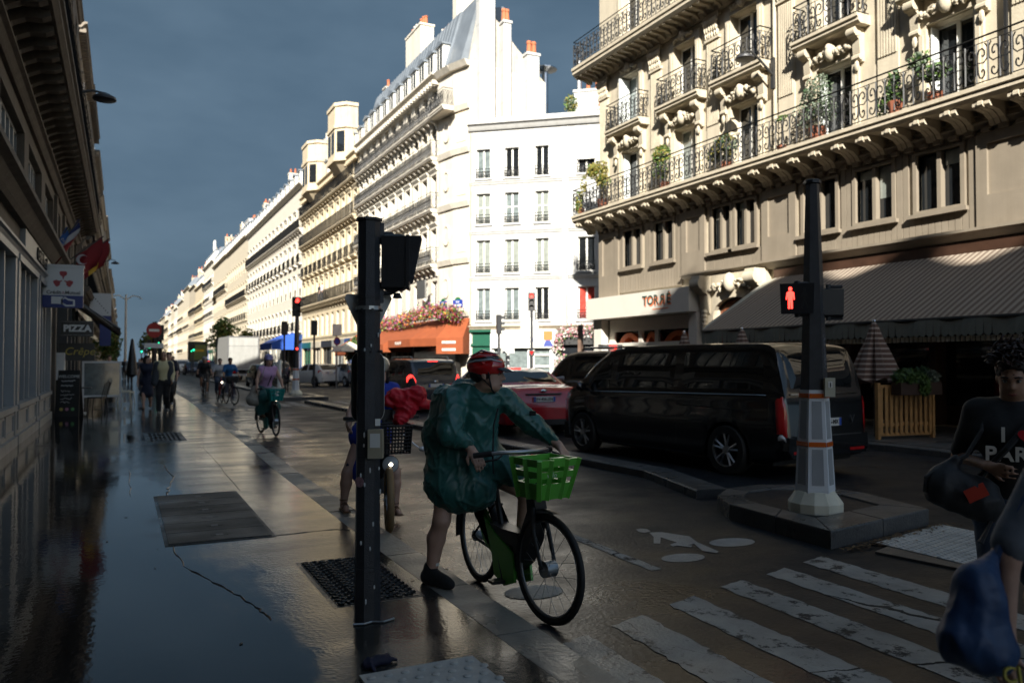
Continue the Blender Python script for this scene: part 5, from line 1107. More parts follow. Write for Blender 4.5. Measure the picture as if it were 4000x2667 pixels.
blk = mat('sign_black', (.012, .012, .012), .4, var=.2)
t = thing('pizza_sign', 'black projecting PIZZA sign with white letters and a dotted border', 'sign', (-1.14, 25.3, 2.2)); b = MB(); b.box(-.38, .42, -.06, .06, .12, .55); b.build('sign_case', blk, t); lettering('PIZZA', .25, cm_white, t, (.02, -.066, .335), bold=.012)
b = MB(); 
for k in range(34):
    for z in (.15, .52): b.box(-.36 + .0227 * k, -.352 + .0227 * k, -.064, -.0605, z, z + .008)
b.build('dotted_border', cm_white, t)
for k in range(5): pass
t = thing('crepe_sign', 'black panel with yellow script Crêpe below the pizza sign', 'sign', (-1.2, 27.4, 1.75)); MB().box(-.5, .45, -.03, .03, -.1, .42).build('sign_panel', blk, t); lettering('Crêpe', .32, mat('script_yellow', (.42, .33, .05), .5, var=0), t, (.05, -.036, .17), shear=.25)
t = thing('blade_sign', 'white and dark blue projecting shop sign beyond the black awning', 'sign', (-1.0, 44.5, 3.0)); b = MB(); b.box(-.45, .5, -.06, .06, .9, 2.0); b.m = 1; b.box(.0, .5, -.055, .055, -.6, .89); b.m = 2
for k in range(9): b.box(-.4 + .09 * k, -.35 + .09 * k, -.065, -.0605, 1.9 - .11 * k, 1.95 - .11 * k)
b.build('sign_case', [cm_white, cm_blue, blk], t)
t = thing('pizza_awning', 'black folding awning with open side arms over the pizza counter', 'awning', (-1.8, 27.2, 0))
b = MB(); b.quad((.02, 3.2, 3.95), (1.75, 3.2, 2.72), (1.75, 9.5, 2.72), (.02, 9.5, 3.95)); b.quad((.02, 3.2, 3.92), (.02, 9.5, 3.92), (1.75, 9.5, 2.69), (1.75, 3.2, 2.69)); b.quad((1.75, 3.2, 2.72), (1.76, 3.2, 2.45), (1.76, 9.5, 2.45), (1.75, 9.5, 2.72)); b.build('awning_cloth', blk, t)
for p, q in (((.02, 3.2, 3.95), (1.75, 3.2, 2.72)), ((.02, .6, 3.85), (1.5, 2.2, 2.75)), ((.02, 9.4, 3.9), (1.7, 9.4, 2.7))): MB().tube([p, q], .038, 6).build('awning_arm', frame_dark, t)
t = thing('pizza_counter', 'dark pizza counter front with shelves under the awning', 'shop front', (-1.8, 26.6, .13)); b = MB(); b.box(-.3, .25, 0, 10.7, 0, .95); b.box(-.3, .0, 0, 10.7, .95, 3.6); b.build('counter', shop_dark, t); MB().box(-.1, .28, .2, .9, .9, 1.75).build('cool_box', cm_white, t)
for k in range(4): MB().box(.0, .3, 1.2 + k * 2.2, 1.4 + k * 2.2, 0, 3.4).build('counter_post', frame_dark, t)
t = thing('menu_board', 'black A-frame menu board with chalk lines and three coloured dots', 'menu board', (-1.28, 24.9, .13), R(-12)); b = MB(); b.rings([[(-.3, -.22, 0), (.3, -.22, 0), (.3, -.19, 0), (-.3, -.19, 0)], [(-.27, .0, 1.25), (.27, .0, 1.25), (.27, .03, 1.25), (-.27, .03, 1.25)]]); b.rings([[(-.3, .28, 0), (.3, .28, 0), (.3, .25, 0), (-.3, .25, 0)], [(-.27, .05, 1.25), (.27, .05, 1.25), (.27, .02, 1.25), (-.27, .02, 1.25)]]); b.build('board', blk, t)
def onb(z): return -.225 + .22 * z / 1.25
for z, s, tx in ((1.08, .11, 'WELCOME'),):
    o = lettering(tx, s, cm_white, t, (0, onb(z), z)); o.rotation_euler = (R(80), 0, 0)
for i, z in enumerate((.95, .83, .68, .58, .48, .38)): rn = RN(i); MB().tube([(-.18 + .018 * k, onb(z + .02) - .006, z + rn.uniform(-.02, .03)) for k in range(20 - i % 3 * 3)], .006 if i > 1 else .010, 3).build('chalk_line', cm_white, t)
for k, m in enumerate((mat('dot_yellow', (.5, .4, .1), .5), mat('dot_pink', (.45, .2, .3), .5), mat('dot_green', (.12, .35, .12), .5))): MB().cyl((-.14 + .14 * k, onb(.2) - .004, .2), (-.14 + .14 * k, onb(.2), .2), .045, n=10).build('dot', m, t)
t = thing('terrace_screen', 'upright glazed terrace screen in a pale grey frame', 'screen', (-.62, 28.6, .13)); b = MB(); b.box(-.5, -.44, -.03, .03, 0, 1.5); b.box(.56, .62, -.03, .03, 0, 1.5); b.box(-.44, .56, -.03, .03, 1.44, 1.5); b.box(-.44, .56, -.03, .03, .35, .42); b.build('screen_frame', sign_grey, t); MB().box(-.44, .56, -.008, .008, .42, 1.44).build('pane', glass_pale, t)
def cafe_chair(label, loc, rz, m=frame_dark):
    t = thing('cafe_chair', label, 'chair', loc, rz); MB().box(-.2, .2, -.2, .2, .43, .46).build('seat', m, t)
    for x in (-1, 1):
        for y in (-1, 1): MB().cyl((x * .2, y * .22, 0), (x * .17, y * .17, .43), .014, n=6).build('leg', m, t)
    b = MB(); b.tube([(-.17, .18, .45), (-.19, .28, .85), (0, .31, .92), (.19, .28, .85), (.17, .18, .45)], .014, 6)
    for k in (-1, 0, 1): b.tube([(k * .09, .2, .46), (k * .1, .3, .9)], .01, 5)
    b.build('backrest', m, t); return t
cafe_chair('dark metal chair beside the black cafe table', (-.62, 26.2, .13), R(-110)); cafe_chair('pale wicker chair beyond the terrace screen', (.15, 30.2, .13), R(70), cream_p); cafe_chair('second pale wicker chair further along the terrace', (.1, 31.6, .13), R(95), cream_p)
t = thing('cafe_table', 'small black square cafe table by the menu board', 'table', (-1.1, 26.0, .13)); MB().box(-.33, .33, -.33, .33, .72, .75).build('tabletop', frame_dark, t); MB().cyl((0, 0, 0), (0, 0, .72), .03, n=8).build('pedestal', frame_dark, t); MB().box(-.2, .2, -.2, .2, 0, .03).build('foot', alu, t)
t = thing('closed_parasol', 'closed black parasol at the edge of the left terrace', 'parasol', (.35, 33.2, .13)); MB().lathe([(.05, .9), (.2, 1.0), (.14, 1.6), (.05, 2.3), (.02, 2.35)], 10).build('canopy', blk, t, 40); MB().cyl((0, 0, 0), (0, 0, .95), .03, n=8).build('pole', frame_dark, t)
# flags
def flag(label, loc, tip, w, cols, vert=True, emblem=None, group=None, drop=.9):
    t = thing('flag', label, 'flag', loc); tip = Vector(tip); MB().cyl((0, 0, 0), tip, .018, n=6).build('flag_pole', frame_dark, t)
    n = len(cols); a = tip * .35; L = (tip - a).length; d = (tip - a).normalized(); me = MB(); N = 14
    for i in range(N):
        me.m = min(n - 1, int((i + .5) / N * n)) if vert else 0
        for j in range(8):
            if not vert: me.m = min(n - 1, int((j + .5) / 8 * n))
            def Q(i, j): s, q = i / N, j / 8; p = a + d * (L * s); return p + Vector((.05 * sin(q * 6 + s * 5) - q * .12, .10 * sin(s * 7 + q * 3) * q, -q * w * (1 - .12 * sin(s * 3)))) 
            me.quad(Q(i, j), Q(i + 1, j), Q(i + 1, j + 1), Q(i, j + 1))
    me.build('flag_cloth', cols, t, 60)
    if emblem: emblem(t, a, d, L, w)
    return t
f_b, f_w, f_r, f_g, f_y = mat('flag_blue', (.012, .02, .10), .8), mat('flag_white', (.42, .42, .43), .8), mat('flag_red', (.20, .010, .013), .8), mat('flag_green', (.01, .12, .05), .8), mat('flag_yellow', (.55, .33, .03), .8); f_e = mat('flag_royal_blue', (.03, .10, .30), .8)
flag('blue white and red flag highest on the shaded facade', (-1.75, 24.6, 4.45), (.7, .0, 1.05), .62, [f_b, f_w, f_r], False)
def stars(t, a, d, L, w):
    b = MB()
    for k in range(9): q = k * 2 * pi / 9; p = a + d * (L * (.5 + .2 * cos(q))) + Vector((-.03, -.05, -w * (.5 + .25 * sin(q)))); b.ball(p, .02, 5, 3)
    b.build('stars', f_w, t)
flag('royal blue flag with a ring of pale stars hanging at the left', (-1.75, 24.2, 4.45), (.45, -.1, .75), .5, [f_e], emblem=stars)
flag('small green white and red flag on a thin pole', (-1.7, 24.6, 4.6), (.42, 0, .62), .28, [f_r, f_w, f_g])
def crescent(t, a, d, L, w):
    p = a + d * (L * .32) + Vector((-.06, -.13, -w * .35)); b = MB(); b.add([(p.x + (.16 * cos(q) - o) * 1., p.y, p.z + .16 * sin(q) * s_) for o, s_ in ((0, 1),) for q in [pi * .25 + 1.5 * pi * k / 12 for k in range(13)]] + [(p.x + .05 + .125 * cos(q), p.y, p.z + .125 * sin(q)) for q in [pi * .25 + 1.5 * pi * k / 12 for k in range(13)][::-1]], [tuple(range(26))]); b.build('crescent', f_w, t)
flag('large dark red flag with a pale crescent', (-1.7, 27.6, 4.5), (1.15, .1, 1.0), .95, [f_r], emblem=crescent)
flag('narrow red and yellow flag behind the crescent flag', (-1.7, 29.8, 4.65), (1.3, .1, 1.1), .95, [f_r, f_y, f_r])
# street name plates on the pale corner
for i, (x, y, z, rz, lb) in enumerate(((17.40, 42.55, 4.75, -R(72), 'blue street name plate on the cafe corner, seen from the front'), (17.02, 43.9, 4.75, -R(84), 'blue street name plate left of the other, seen at a slant'))):
    t = thing('street_plate', lb, 'sign', (x, y, z), rz); b = MB(); b.box(-.42, .42, -.06, -.03, 0, .42); b.m = 1; b.prism([(.25 * cos(a), .42 + .16 * sin(a)) for a in [pi * k / 8 for k in range(9)]], -.06, -.03, 'y'); b.build('plate', [sblue, f_g], t); lettering('RUE', .17, white_paint, t, (0, -.064, .3)); MB().box(-.32, .32, -.066, -.061, .07, .16).build('print_line', white_paint, t)
t = thing('hanging_sign', 'blank silver square sign hanging from the cafe corner', 'sign', (16.2, 45.5, 5.4), -R(80)); MB().box(-.5, .5, -.05, .05, 0, 1.1).build('sign_panel', alu, t); MB().box(-.5, .9, -.02, .02, 1.1, 1.14).build('sign_arm', iron, t)
# blue awning and shop fronts along the sunny side
t = thing('blue_awning', 'bright blue shop awning beyond the box truck', 'awning', (15.4, 92., 0)); b = MB(); b.quad((1.6, -4, 4.8), (1.6, 4, 4.8), (-1., 4, 3.6), (-1., -4, 3.6)); b.quad((-1., -4, 3.6), (-1., 4, 3.6), (-1.02, 4, 2.9), (-1.02, -4, 2.9)); b.add([(1.6, -4, 4.8), (-1, -4, 3.6), (-1, -4, 2.9), (1.6, -4, 2.9)], [(0, 1, 2, 3)]); b.build('awning_cloth', mat('awning_blue', (.015, .08, .42), .7), t)
t = thing('cream_parasol', 'small open cream parasol behind the white car', 'parasol', (14.6, 56., .13)); MB().lathe([(1.5, 2.2), (.03, 2.9), (.03, 2.88), (1.48, 2.17)], 8).build('canopy', cream_p, t); MB().cyl((0, 0, 0), (0, 0, 2.85), .03, n=6).build('pole', frame_dark, t)
t = thing('advert_kiosk', 'dark green advertising kiosk with a yellow-green lettered panel', 'kiosk', (10.2, 128., 0)); MB().box(-1.3, 1.3, -1.2, 1.2, .3, 4.6).build('kiosk_body', mat('kiosk_dark', (.02, .03, .02), .4), t); o = MB().box(-1.1, 1.1, -1.24, -1.21, 1.9, 4.1).build('panel', mat('kiosk_olive', (.12, .14, .03), .5), t); MB().box(-.8, .8, -1.26, -1.245, 3.1, 3.4).build('print_line', f_y, o)
# slatted terrace fence with planter, striped closed parasols
wood_f = mat('fence_wood', (.42, .22, .075), .55, var=.25, vs=7, bump=.2, bs=30)
t = thing('slatted_fence', 'honey coloured slatted wooden terrace fence behind the van', 'fence', (13.0, 10.62, .13), R(-6.5))
for i in range(11): MB().box(.04 + .122 * i, .105 + .122 * i, -.012, .012, .10, 1.0).build('slat', wood_f, t)
for z in (.06, .25, .98): MB().box(0, 1.36, .013, .045, z, z + .06).build('rail', wood_f, t)
for x in (0, 1.36): MB().box(x - .03, x + .03, -.03, .05, 0, 1.08).build('post', wood_f, t)
for i in range(7): MB().box(1.372, 1.396, .12 + .17 * i, .20 + .17 * i, .1, 1.0).build('slat', wood_f, t)
t = thing('planter_box', 'dark wooden planter box on top of the slatted fence', 'planter', (13.2, 10.45, .98), R(-6.5)); MB().box(.08, 1.1, -.12, .12, 0, .24).build('box_panel', mat('planter_brown', (.045, .022, .014), .6, var=.2), t)
chk = bpy.data.materials.new('parasol_check'); chk.use_nodes = True; tt = chk.node_tree; pp = tt.nodes['Principled BSDF']; tc = nd(tt, 'ShaderNodeTexCoord'); sx = nd(tt, 'ShaderNodeSeparateXYZ', {'Vector': tc.outputs['Object']})
sn = nd(tt, 'ShaderNodeMath', {0: sx.outputs[2], 1: 62.}, operation='MULTIPLY'); sn2 = nd(tt, 'ShaderNodeMath', {0: sn.outputs[0]}, operation='SINE'); rp = nd(tt, 'ShaderNodeValToRGB', {'Fac': sn2.outputs[0]}); rp.color_ramp.elements[0].position = .35; rp.color_ramp.elements[0].color = (.13, .075, .055, 1); rp.color_ramp.elements[1].position = .6; rp.color_ramp.elements[1].color = (.42, .34, .28, 1)
tt.links.new(rp.outputs[0], pp.inputs['Base Color']); pp.inputs['Roughness'].default_value = .9
for i, (x, y, lb) in enumerate(((13.5, 11.1, 'closed brown and cream checked parasol above the planter fence'), (13.7, 15.1, 'checked parasol tip showing over the van roof'), (13.75, 17.4, 'farthest checked parasol tip in front of the white shop'))):
    t = thing('checked_parasol', lb, 'parasol', (x, y, .13), 0, 'closed checked parasols'); b = MB(); nn = 24
    b.rings([[((r * (1 + .28 * (z < 2.1) * cos(6 * a) + .12 * cos(11 * a))) * cos(a), (r * (1 + .28 * (z < 2.1) * cos(6 * a))) * sin(a), z + .06 * cos(6 * a) * (z < 1.2)) for a in [2 * pi * k / nn for k in range(nn)]] for z, r in ((1.12, .40), (1.35, .34), (1.65, .24), (1.95, .13), (2.2, .075), (2.27, .03))]); b.build('canopy', chk, t, 50)
    MB().cyl((0, 0, 0), (0, 0, 1.3), .028, n=8).build('pole', frame_dark, t); MB().ball((0, 0, 2.3), .035, 8, 6).build('finial', chrome, t)
# terrace lamp and table glimpsed inside the restaurant
t = thing('table_lamp', 'small lit amber table lamp inside the dark restaurant', 'lamp', (17.15, 10.0, .9)); MB().lathe([(.10, .25), (.07, .42)], 12).build('lamp_shade', mat('amber_shade', (.9, .42, .1), .5, var=0, emit=.35), t); MB().lathe([(.06, 0), (.015, .03), (.015, .25)], 8).build('lamp_stem', alu, t)
t = thing('side_table', 'table with a pale cloth under the amber lamp', 'table', (17.15, 10.0, .15)); MB().box(-.3, .3, -.3, .3, .71, .75).build('tabletop', cm_white, t); MB().cyl((0, 0, 0), (0, 0, .71), .04, n=8).build('pedestal', frame_dark, t)
# ---------------------------------------------------------------- vehicles
def interp(tab, y):
    if y <= tab[0][0]: return tab[0][1]
    for (a, p), (b, q) in zip(tab[:-1], tab[1:]):
        if y <= b: s = (y - a) / (b - a); return p + (q - p) * s
    return tab[-1][1]
def sinterp(tab, y):   # smoother: average of neighbours
    return (interp(tab, y - .04) + 2 * interp(tab, y) + interp(tab, y + .04)) / 4
class Car:
    """a lofted car shell: y forward, s runs from the left sill (-1) over the roof centre (0) to the right sill (1)"""
    def __init__(c, L, top, belt, plan, tumble, wheels, wr, zb=.24, crown=.035):
        c.L, c.top, c.belt, c.plan, c.tan, c.wheels, c.wr, c.zb, c.crown = L, top, belt, plan, math.tan(R(tumble)), wheels, wr, zb, crown
    def surf(c, y, s, arch=True):
        sg = -1 if s < 0 else 1; t = 1 - abs(s); hw = sinterp(c.plan, y); T = sinterp(c.top, y) if c.L / 2 - abs(y) > .05 else interp(c.top, y); B = min(interp(c.belt, y), T - .025); zb = c.zb + max(0, (abs(y) - c.L / 2 + .35)) * .25
        zb = min(zb, B - .05); E = B + (T - B) * .93; we = hw * .965 - (E - B) * c.tan
        rows = [(0, hw * .90, zb), (.06, hw * .965, zb + .05), (.2, hw * .995, zb + (B - zb) * .38), (.34, hw, zb + (B - zb) * .70), (.36, hw * .992, zb + (B - zb) * .735), (.46, hw * .985, B - .03), (.5, hw * .965, B), (.80, hw * .965 - (E - B) * .96 * c.tan, B + (E - B) * .95), (.86, we - .02, E + (T - E) * .4), (.92, we * .74, T - c.crown * .45), (1.0, 0, T)]
        for (a, x0, z0), (b, x1, z1) in zip(rows[:-1], rows[1:]):
            if t <= b + 1e-9: q = (t - a) / (b - a); x, z = x0 + (x1 - x0) * q, z0 + (z1 - z0) * q; break
        if arch:
            for wy in c.wheels:
                d = c.wr * 1.17 
                if abs(y - wy) < d: z = max(z, c.wr + sqrt(d * d - (y - wy) ** 2) * .98) if t < .5 else z
        return Vector((sg * x, y, z))
    def body(c, m, parent):
        ys = set(np.linspace(-c.L / 2, c.L / 2, 56).tolist()) | {y for y, _ in c.top} | {y for y, _ in c.plan}
        for wy in c.wheels: ys |= set((wy + c.wr * 1.17 * np.cos(np.linspace(0, pi, 19))).tolist())
        ys = sorted(y for y in ys if -c.L / 2 <= y <= c.L / 2); ys = [ys[0]] + [b for a, b in zip(ys[:-1], ys[1:]) if b - a > .004]
        ts = [0, .06, .12, .2, .27, .34, .36, .42, .46, .5, .6, .7, .80, .83, .86, .89, .92, .96, 1.0]; ss = [t - 1 for t in ts] + [1 - t for t in ts[-2::-1]]
        b = MB(); b.rings([[c.surf(y, s) for s in ss] for y in ys], closed=False); n = len(ss)
        for k in (0, len(ys) - 1): b.add([c.surf(ys[k], s) for s in ss], [tuple(range(n))])
        return b.build('body', m, parent, 38)
    def patch(c, name, m, parent, q, n=8, k=5, off=.006, smooth=60, arch=False):
        """raised patch over the (y, s) quad q = [(y,s) x4] in order around"""
        def P(i, j):
            u, v = i / n, j / k; a = [q[0][d] * (1 - u) * (1 - v) + q[1][d] * u * (1 - v) + q[2][d] * u * v + q[3][d] * (1 - u) * v for d in (0, 1)]
            p = c.surf(*a, arch); e = .004; py = c.surf(a[0] + e, a[1], arch) - c.surf(a[0] - e, a[1], arch); ps = c.surf(a[0], a[1] + e, arch) - c.surf(a[0], a[1] - e, arch); nr = py.cross(ps)
            if nr.length < 1e-9: return p
            nr.normalize()
            if nr.dot(p - Vector((0, max(-c.L / 2 + .6, min(c.L / 2 - .6, p.y)), .7))) < 0: nr = -nr
            edge = i in (0, n) or j in (0, k); return p + nr * (off if not edge else -.003)
        b = MB(); b.rings([[P(i, j) for j in range(k + 1)] for i in range(n + 1)], closed=False); return b.build(name, m, parent, smooth)
    def wins(c, parent, m, ranges, s0=.49, s1=.205, name='side_window'):
        for (a0, a1, b0, b1) in ranges:     # lower edge a0..a1, upper edge b0..b1
            for sg in (-1, 1): c.patch(name, m, parent, [(a0, sg * s0), (a1, sg * s0), (b1, sg * s1), (b0, sg * s1)], 10, 4)
def wheel_meshes(r, w, m_rim, nsp=5, dbl=True, key=''):
    def f():
        b = MB(); b.rings([[(x, rr * cos(a), rr * sin(a)) for a in [2 * pi * k / 28 for k in range(28)]] for x, rr in ((-w / 2, r * .68), (-w / 2, r * .95), (-w / 2 + .03, r), (w / 2 - .03, r), (w / 2, r * .95), (w / 2, r * .68))], True, False); ty = b.mesh('tyre', rubber, 50)
        b = MB(); b.rings([[(x, rr * cos(a), rr * sin(a)) for a in [2 * pi * k / 28 for k in range(28)]] for x, rr in ((-w / 2 + .005, r * .70), (-w / 2 + .01, r * .66), (-w / 2 + .09, r * .63))], True, False)
        for k in range(nsp):
            for o in ((-.13, .13) if dbl else (0,)):
                a = 2 * pi * k / nsp + .3; a1 = a + o * 1.6; a0 = a + o * .7
                b.tube([(-w / 2 + .03, .05 * cos(a0), .05 * sin(a0)), (-w / 2 + .02, r * .66 * cos(a1), r * .66 * sin(a1))], [.022, .016], 4)
        b.cyl((-w / 2 + .01, 0, 0), (-w / 2 + .06, 0, 0), r * .17, n=12); b.m = 1; b.cyl((-w / 2 + .085, 0, 0), (-w / 2 + .1, 0, 0), r * .64, n=24)
        return ty, b.mesh('rim', [m_rim, frame_dark], 40)
    return cached(('w', r, w, m_rim.name, nsp, dbl), f)
def wheels(parent, c, track, w=.22, m_rim=None, nsp=5, dbl=True):
    ty, rm = wheel_meshes(c.wr, w, m_rim or alu, nsp, dbl)
    for wy in c.wheels:
        for sg in (-1, 1):
            o = bpy.data.objects.new('wheel', None); COL.objects.link(o); o.parent = parent; o.location = (sg * track, wy, c.wr); o.rotation_euler = (wy * .7, 0, 0 if sg < 0 else pi); inst(ty, 'tyre', o); inst(rm, 'rim', o)
def plate(parent, txt, loc, rz=0, w=.52):
    b = MB(); b.box(-w / 2, w / 2, -.012, 0, -.055, .055); b.m = 1; b.box(-w / 2 + .002, -w / 2 + .05, -.0135, -.0121, -.053, .053); b.box(w / 2 - .05, w / 2 - .002, -.0135, -.0121, -.053, .053)
    o = b.build('number_plate', [white_paint, mat_blue], parent, loc=loc, rz=rz)
    if txt: lettering(txt, .085, frame_dark, o, (0, -.015, 0), bold=.001)
mat_blue = mat('plate_blue', (.02, .08, .42), .4, var=0)
def carpaint(name, col, m=.0, flake=0): return mat(name, col, .22, metal=m, var=.04, coat=1., spec=.5)
p_black = carpaint('paint_black', (.006, .006, .007)); p_red = carpaint('paint_red', (.52, .014, .025)); p_grey = carpaint('paint_dark_grey', (.045, .05, .06)); p_white = carpaint('paint_white', (.66, .66, .64)); p_silver = carpaint('paint_silver', (.28, .30, .33), .6); p_navy = carpaint('paint_navy', (.02, .03, .06), .3)
car_glass = mat('car_glass', (.010, .011, .012), .02, var=.2, spec=.8)
interior = mat('car_interior', (.012, .012, .012), .8)
def mirror(parent, x, y, z, m):
    for sg in (-1, 1):
        b = MB(); b.tube([(sg * x, y, z), (sg * (x + .08), y, z + .02)], .025, 6); b.ball((sg * (x + .15), y, z + .06), (.11, .05, .085), 10, 7); b.build('wing_mirror', m, parent, 60)
def underside(parent, c, hw): MB().box(-hw, hw, -c.L / 2 + .25, c.L / 2 - .25, .2, .5).build('underbody', interior, parent)
# black people carrier
def van_spec():
    L = 5.37
    return Car(L, [(-L / 2, .62), (-L / 2 + .03, 1.02), (-L / 2 + .06, 1.2), (-L / 2 + .16, 1.62), (-L / 2 + .26, 1.84), (-L / 2 + .42, 1.895), (-1.2, 1.91), (.6, 1.90), (1.1, 1.83), (1.45, 1.62), (1.95, 1.21), (2.05, 1.16), (2.45, 1.04), (2.62, .88), (L / 2, .62)],
        [(-L / 2, 1.16), (-.5, 1.13), (1.6, 1.09), (2.0, 1.05), (L / 2, .9)], [(-L / 2, .80), (-L / 2 + .05, .87), (-L / 2 + .16, .93), (-1.8, .962), (1.6, .962), (2.2, .91), (2.5, .78), (L / 2, .60)], 9.5, (-1.68, 1.73), .355, .22)
def people_carrier(name, label, loc, rz, taxi=False, cat='van'):
    c = van_spec(); t = thing(name, label, cat, loc, rz); c.body(p_black, t); L = c.L; underside(t, c, .84); wheels(t, c, .845, .24)
    c.wins(t, car_glass, [(.98, 1.72, .98, 1.30), (-.62, .90, -.62, .90), (-2.38, -.70, -2.30, -.70)], .488, .195)
    c.patch('rear_window', car_glass, t, [(-L / 2 + .075, -.10), (-L / 2 + .075, .10), (-L / 2 + .25, .12), (-L / 2 + .25, -.12)], 12, 6, .008)
    c.patch('windscreen', car_glass, t, [(1.95, -.12), (1.95, .12), (1.12, .12), (1.12, -.12)], 12, 6, .006)
    for sg in (-1, 1):
        c.patch('tail_light', tail_red, t, [(-L / 2 + .02, sg * .52), (-L / 2 + .16, sg * .52), (-L / 2 + .13, sg * .79), (-L / 2 + .015, sg * .79)], 6, 6, .02)
        c.patch('tail_light_foot', lens_clear, t, [(-L / 2 + .015, sg * .792), (-L / 2 + .12, sg * .792), (-L / 2 + .12, sg * .83), (-L / 2 + .015, sg * .83)], 4, 3, .02)
        c.patch('chrome_strip', chrome, t, [(-2.40, sg * .495), (1.72, sg * .495), (1.72, sg * .505), (-2.40, sg * .505)], 30, 2, .012)
        c.patch('door_seam', frame_dark, t, [(.935, sg * .49), (.945, sg * .49), (.945, sg * .93), (.935, sg * .93)], 2, 14, .001)
        c.patch('door_seam', frame_dark, t, [(-.665, sg * .49), (-.655, sg * .49), (-.655, sg * .93), (-.665, sg * .93)], 2, 14, .001)
        c.patch('door_rail', frame_dark, t, [(-2.2, sg * .62), (-.66, sg * .60), (-.66, sg * .612), (-2.2, sg * .632)], 16, 2, .003)
        for y in (.75, 1.10): b = MB(); b.tube([c.surf(y, sg * .57) + Vector((sg * .0, 0, 0)), c.surf(y + .03, sg * .57) + Vector((sg * .03, 0, 0)), c.surf(y + .2, sg * .57) + Vector((sg * .03, 0, 0)), c.surf(y + .23, sg * .57)], .014, 6); b.build('door_handle', p_black, t)
        c.patch('sill_trim', chrome, t, [(-1.1, sg * .965), (1.2, sg * .965), (1.2, sg * .985), (-1.1, sg * .985)], 20, 2, .008)
        b = MB(); b.box(sg * .6 - .16, sg * .6 + .16, -L / 2 - .035, -L / 2 + .05, .37, .41); b.build('reflector', tail_red, t)
    mirror(t, .93, 1.60, 1.12, p_black)
    b = MB(); b.prism([(-.8, .33), (.8, .33), (.86, .42), (.84, .60), (-.84, .60), (-.86, .42)], -L / 2 - .03, -L / 2 + .3, 'y'); b.build('rear_bumper', p_black, t, 30)
    MB().box(-.7, .7, -L / 2 - .036, -L / 2 + .0, .595, .61).build('bumper_trim', chrome, t)
    MB().box(-.16, .16, -L / 2 + .2, -L / 2 + .225, 1.815, 1.84).build('brake_light', tail_glow, t)
    MB().box(-.72, .72, -L / 2 + .045, -L / 2 + .06, 1.165, 1.18).build('tailgate_strip', chrome, t)
    plate(t, '        5-MX', (0, -L / 2 - .012, .78))
    if not taxi:
        b = MB(); b.T = Matrix.Translation((.0, -L / 2 + .02, 1.03)); b.rings([[((.062 * k) * cos(a), o, (.062 * k) * sin(a)) for a in [2 * pi * q / 20 for q in range(20)]] for k, o in ((1, 0), (1, -.014), (.84, -.014), (.84, 0))], cap=False)
        for a in (90, 210, 330): b.tube([(0, -.008, 0), (.055 * cos(R(a)), -.008, .055 * sin(R(a)))], [.012, .004], 4)
        b.build('badge', chrome, t, 40); lettering('V', .17, chrome, t, (.52, -L / 2 - .012, .80))
    else:
        b = MB(); b.box(-.3, .3, .2, .42, 1.93, 2.05); o = b.build('taxi_sign', white_paint, t); lettering('TAXI', .11, tail_glow, o, (0, .19, 1.99)); MB().box(.05, .1, .18, .2, 1.94, 1.96).build('taxi_lamp', tail_glow, o)
        for sg in (-1, 1): MB().tube([(sg * .66, -2.0, 1.9), (sg * .66, -1.9, 1.96), (sg * .66, .5, 1.96), (sg * .66, .6, 1.9)], .025, 6).build('roof_rail', p_black, t)
    return t
people_carrier('people_carrier', 'long glossy black people carrier with dark windows and star-spoked wheels in the near lane', (8.58, 10.72, 0), R(5.7))
people_carrier('taxi_van', 'black taxi van behind the glossy people carrier with a roof light', (11.25, 16.9, 0), R(2), True, 'taxi')
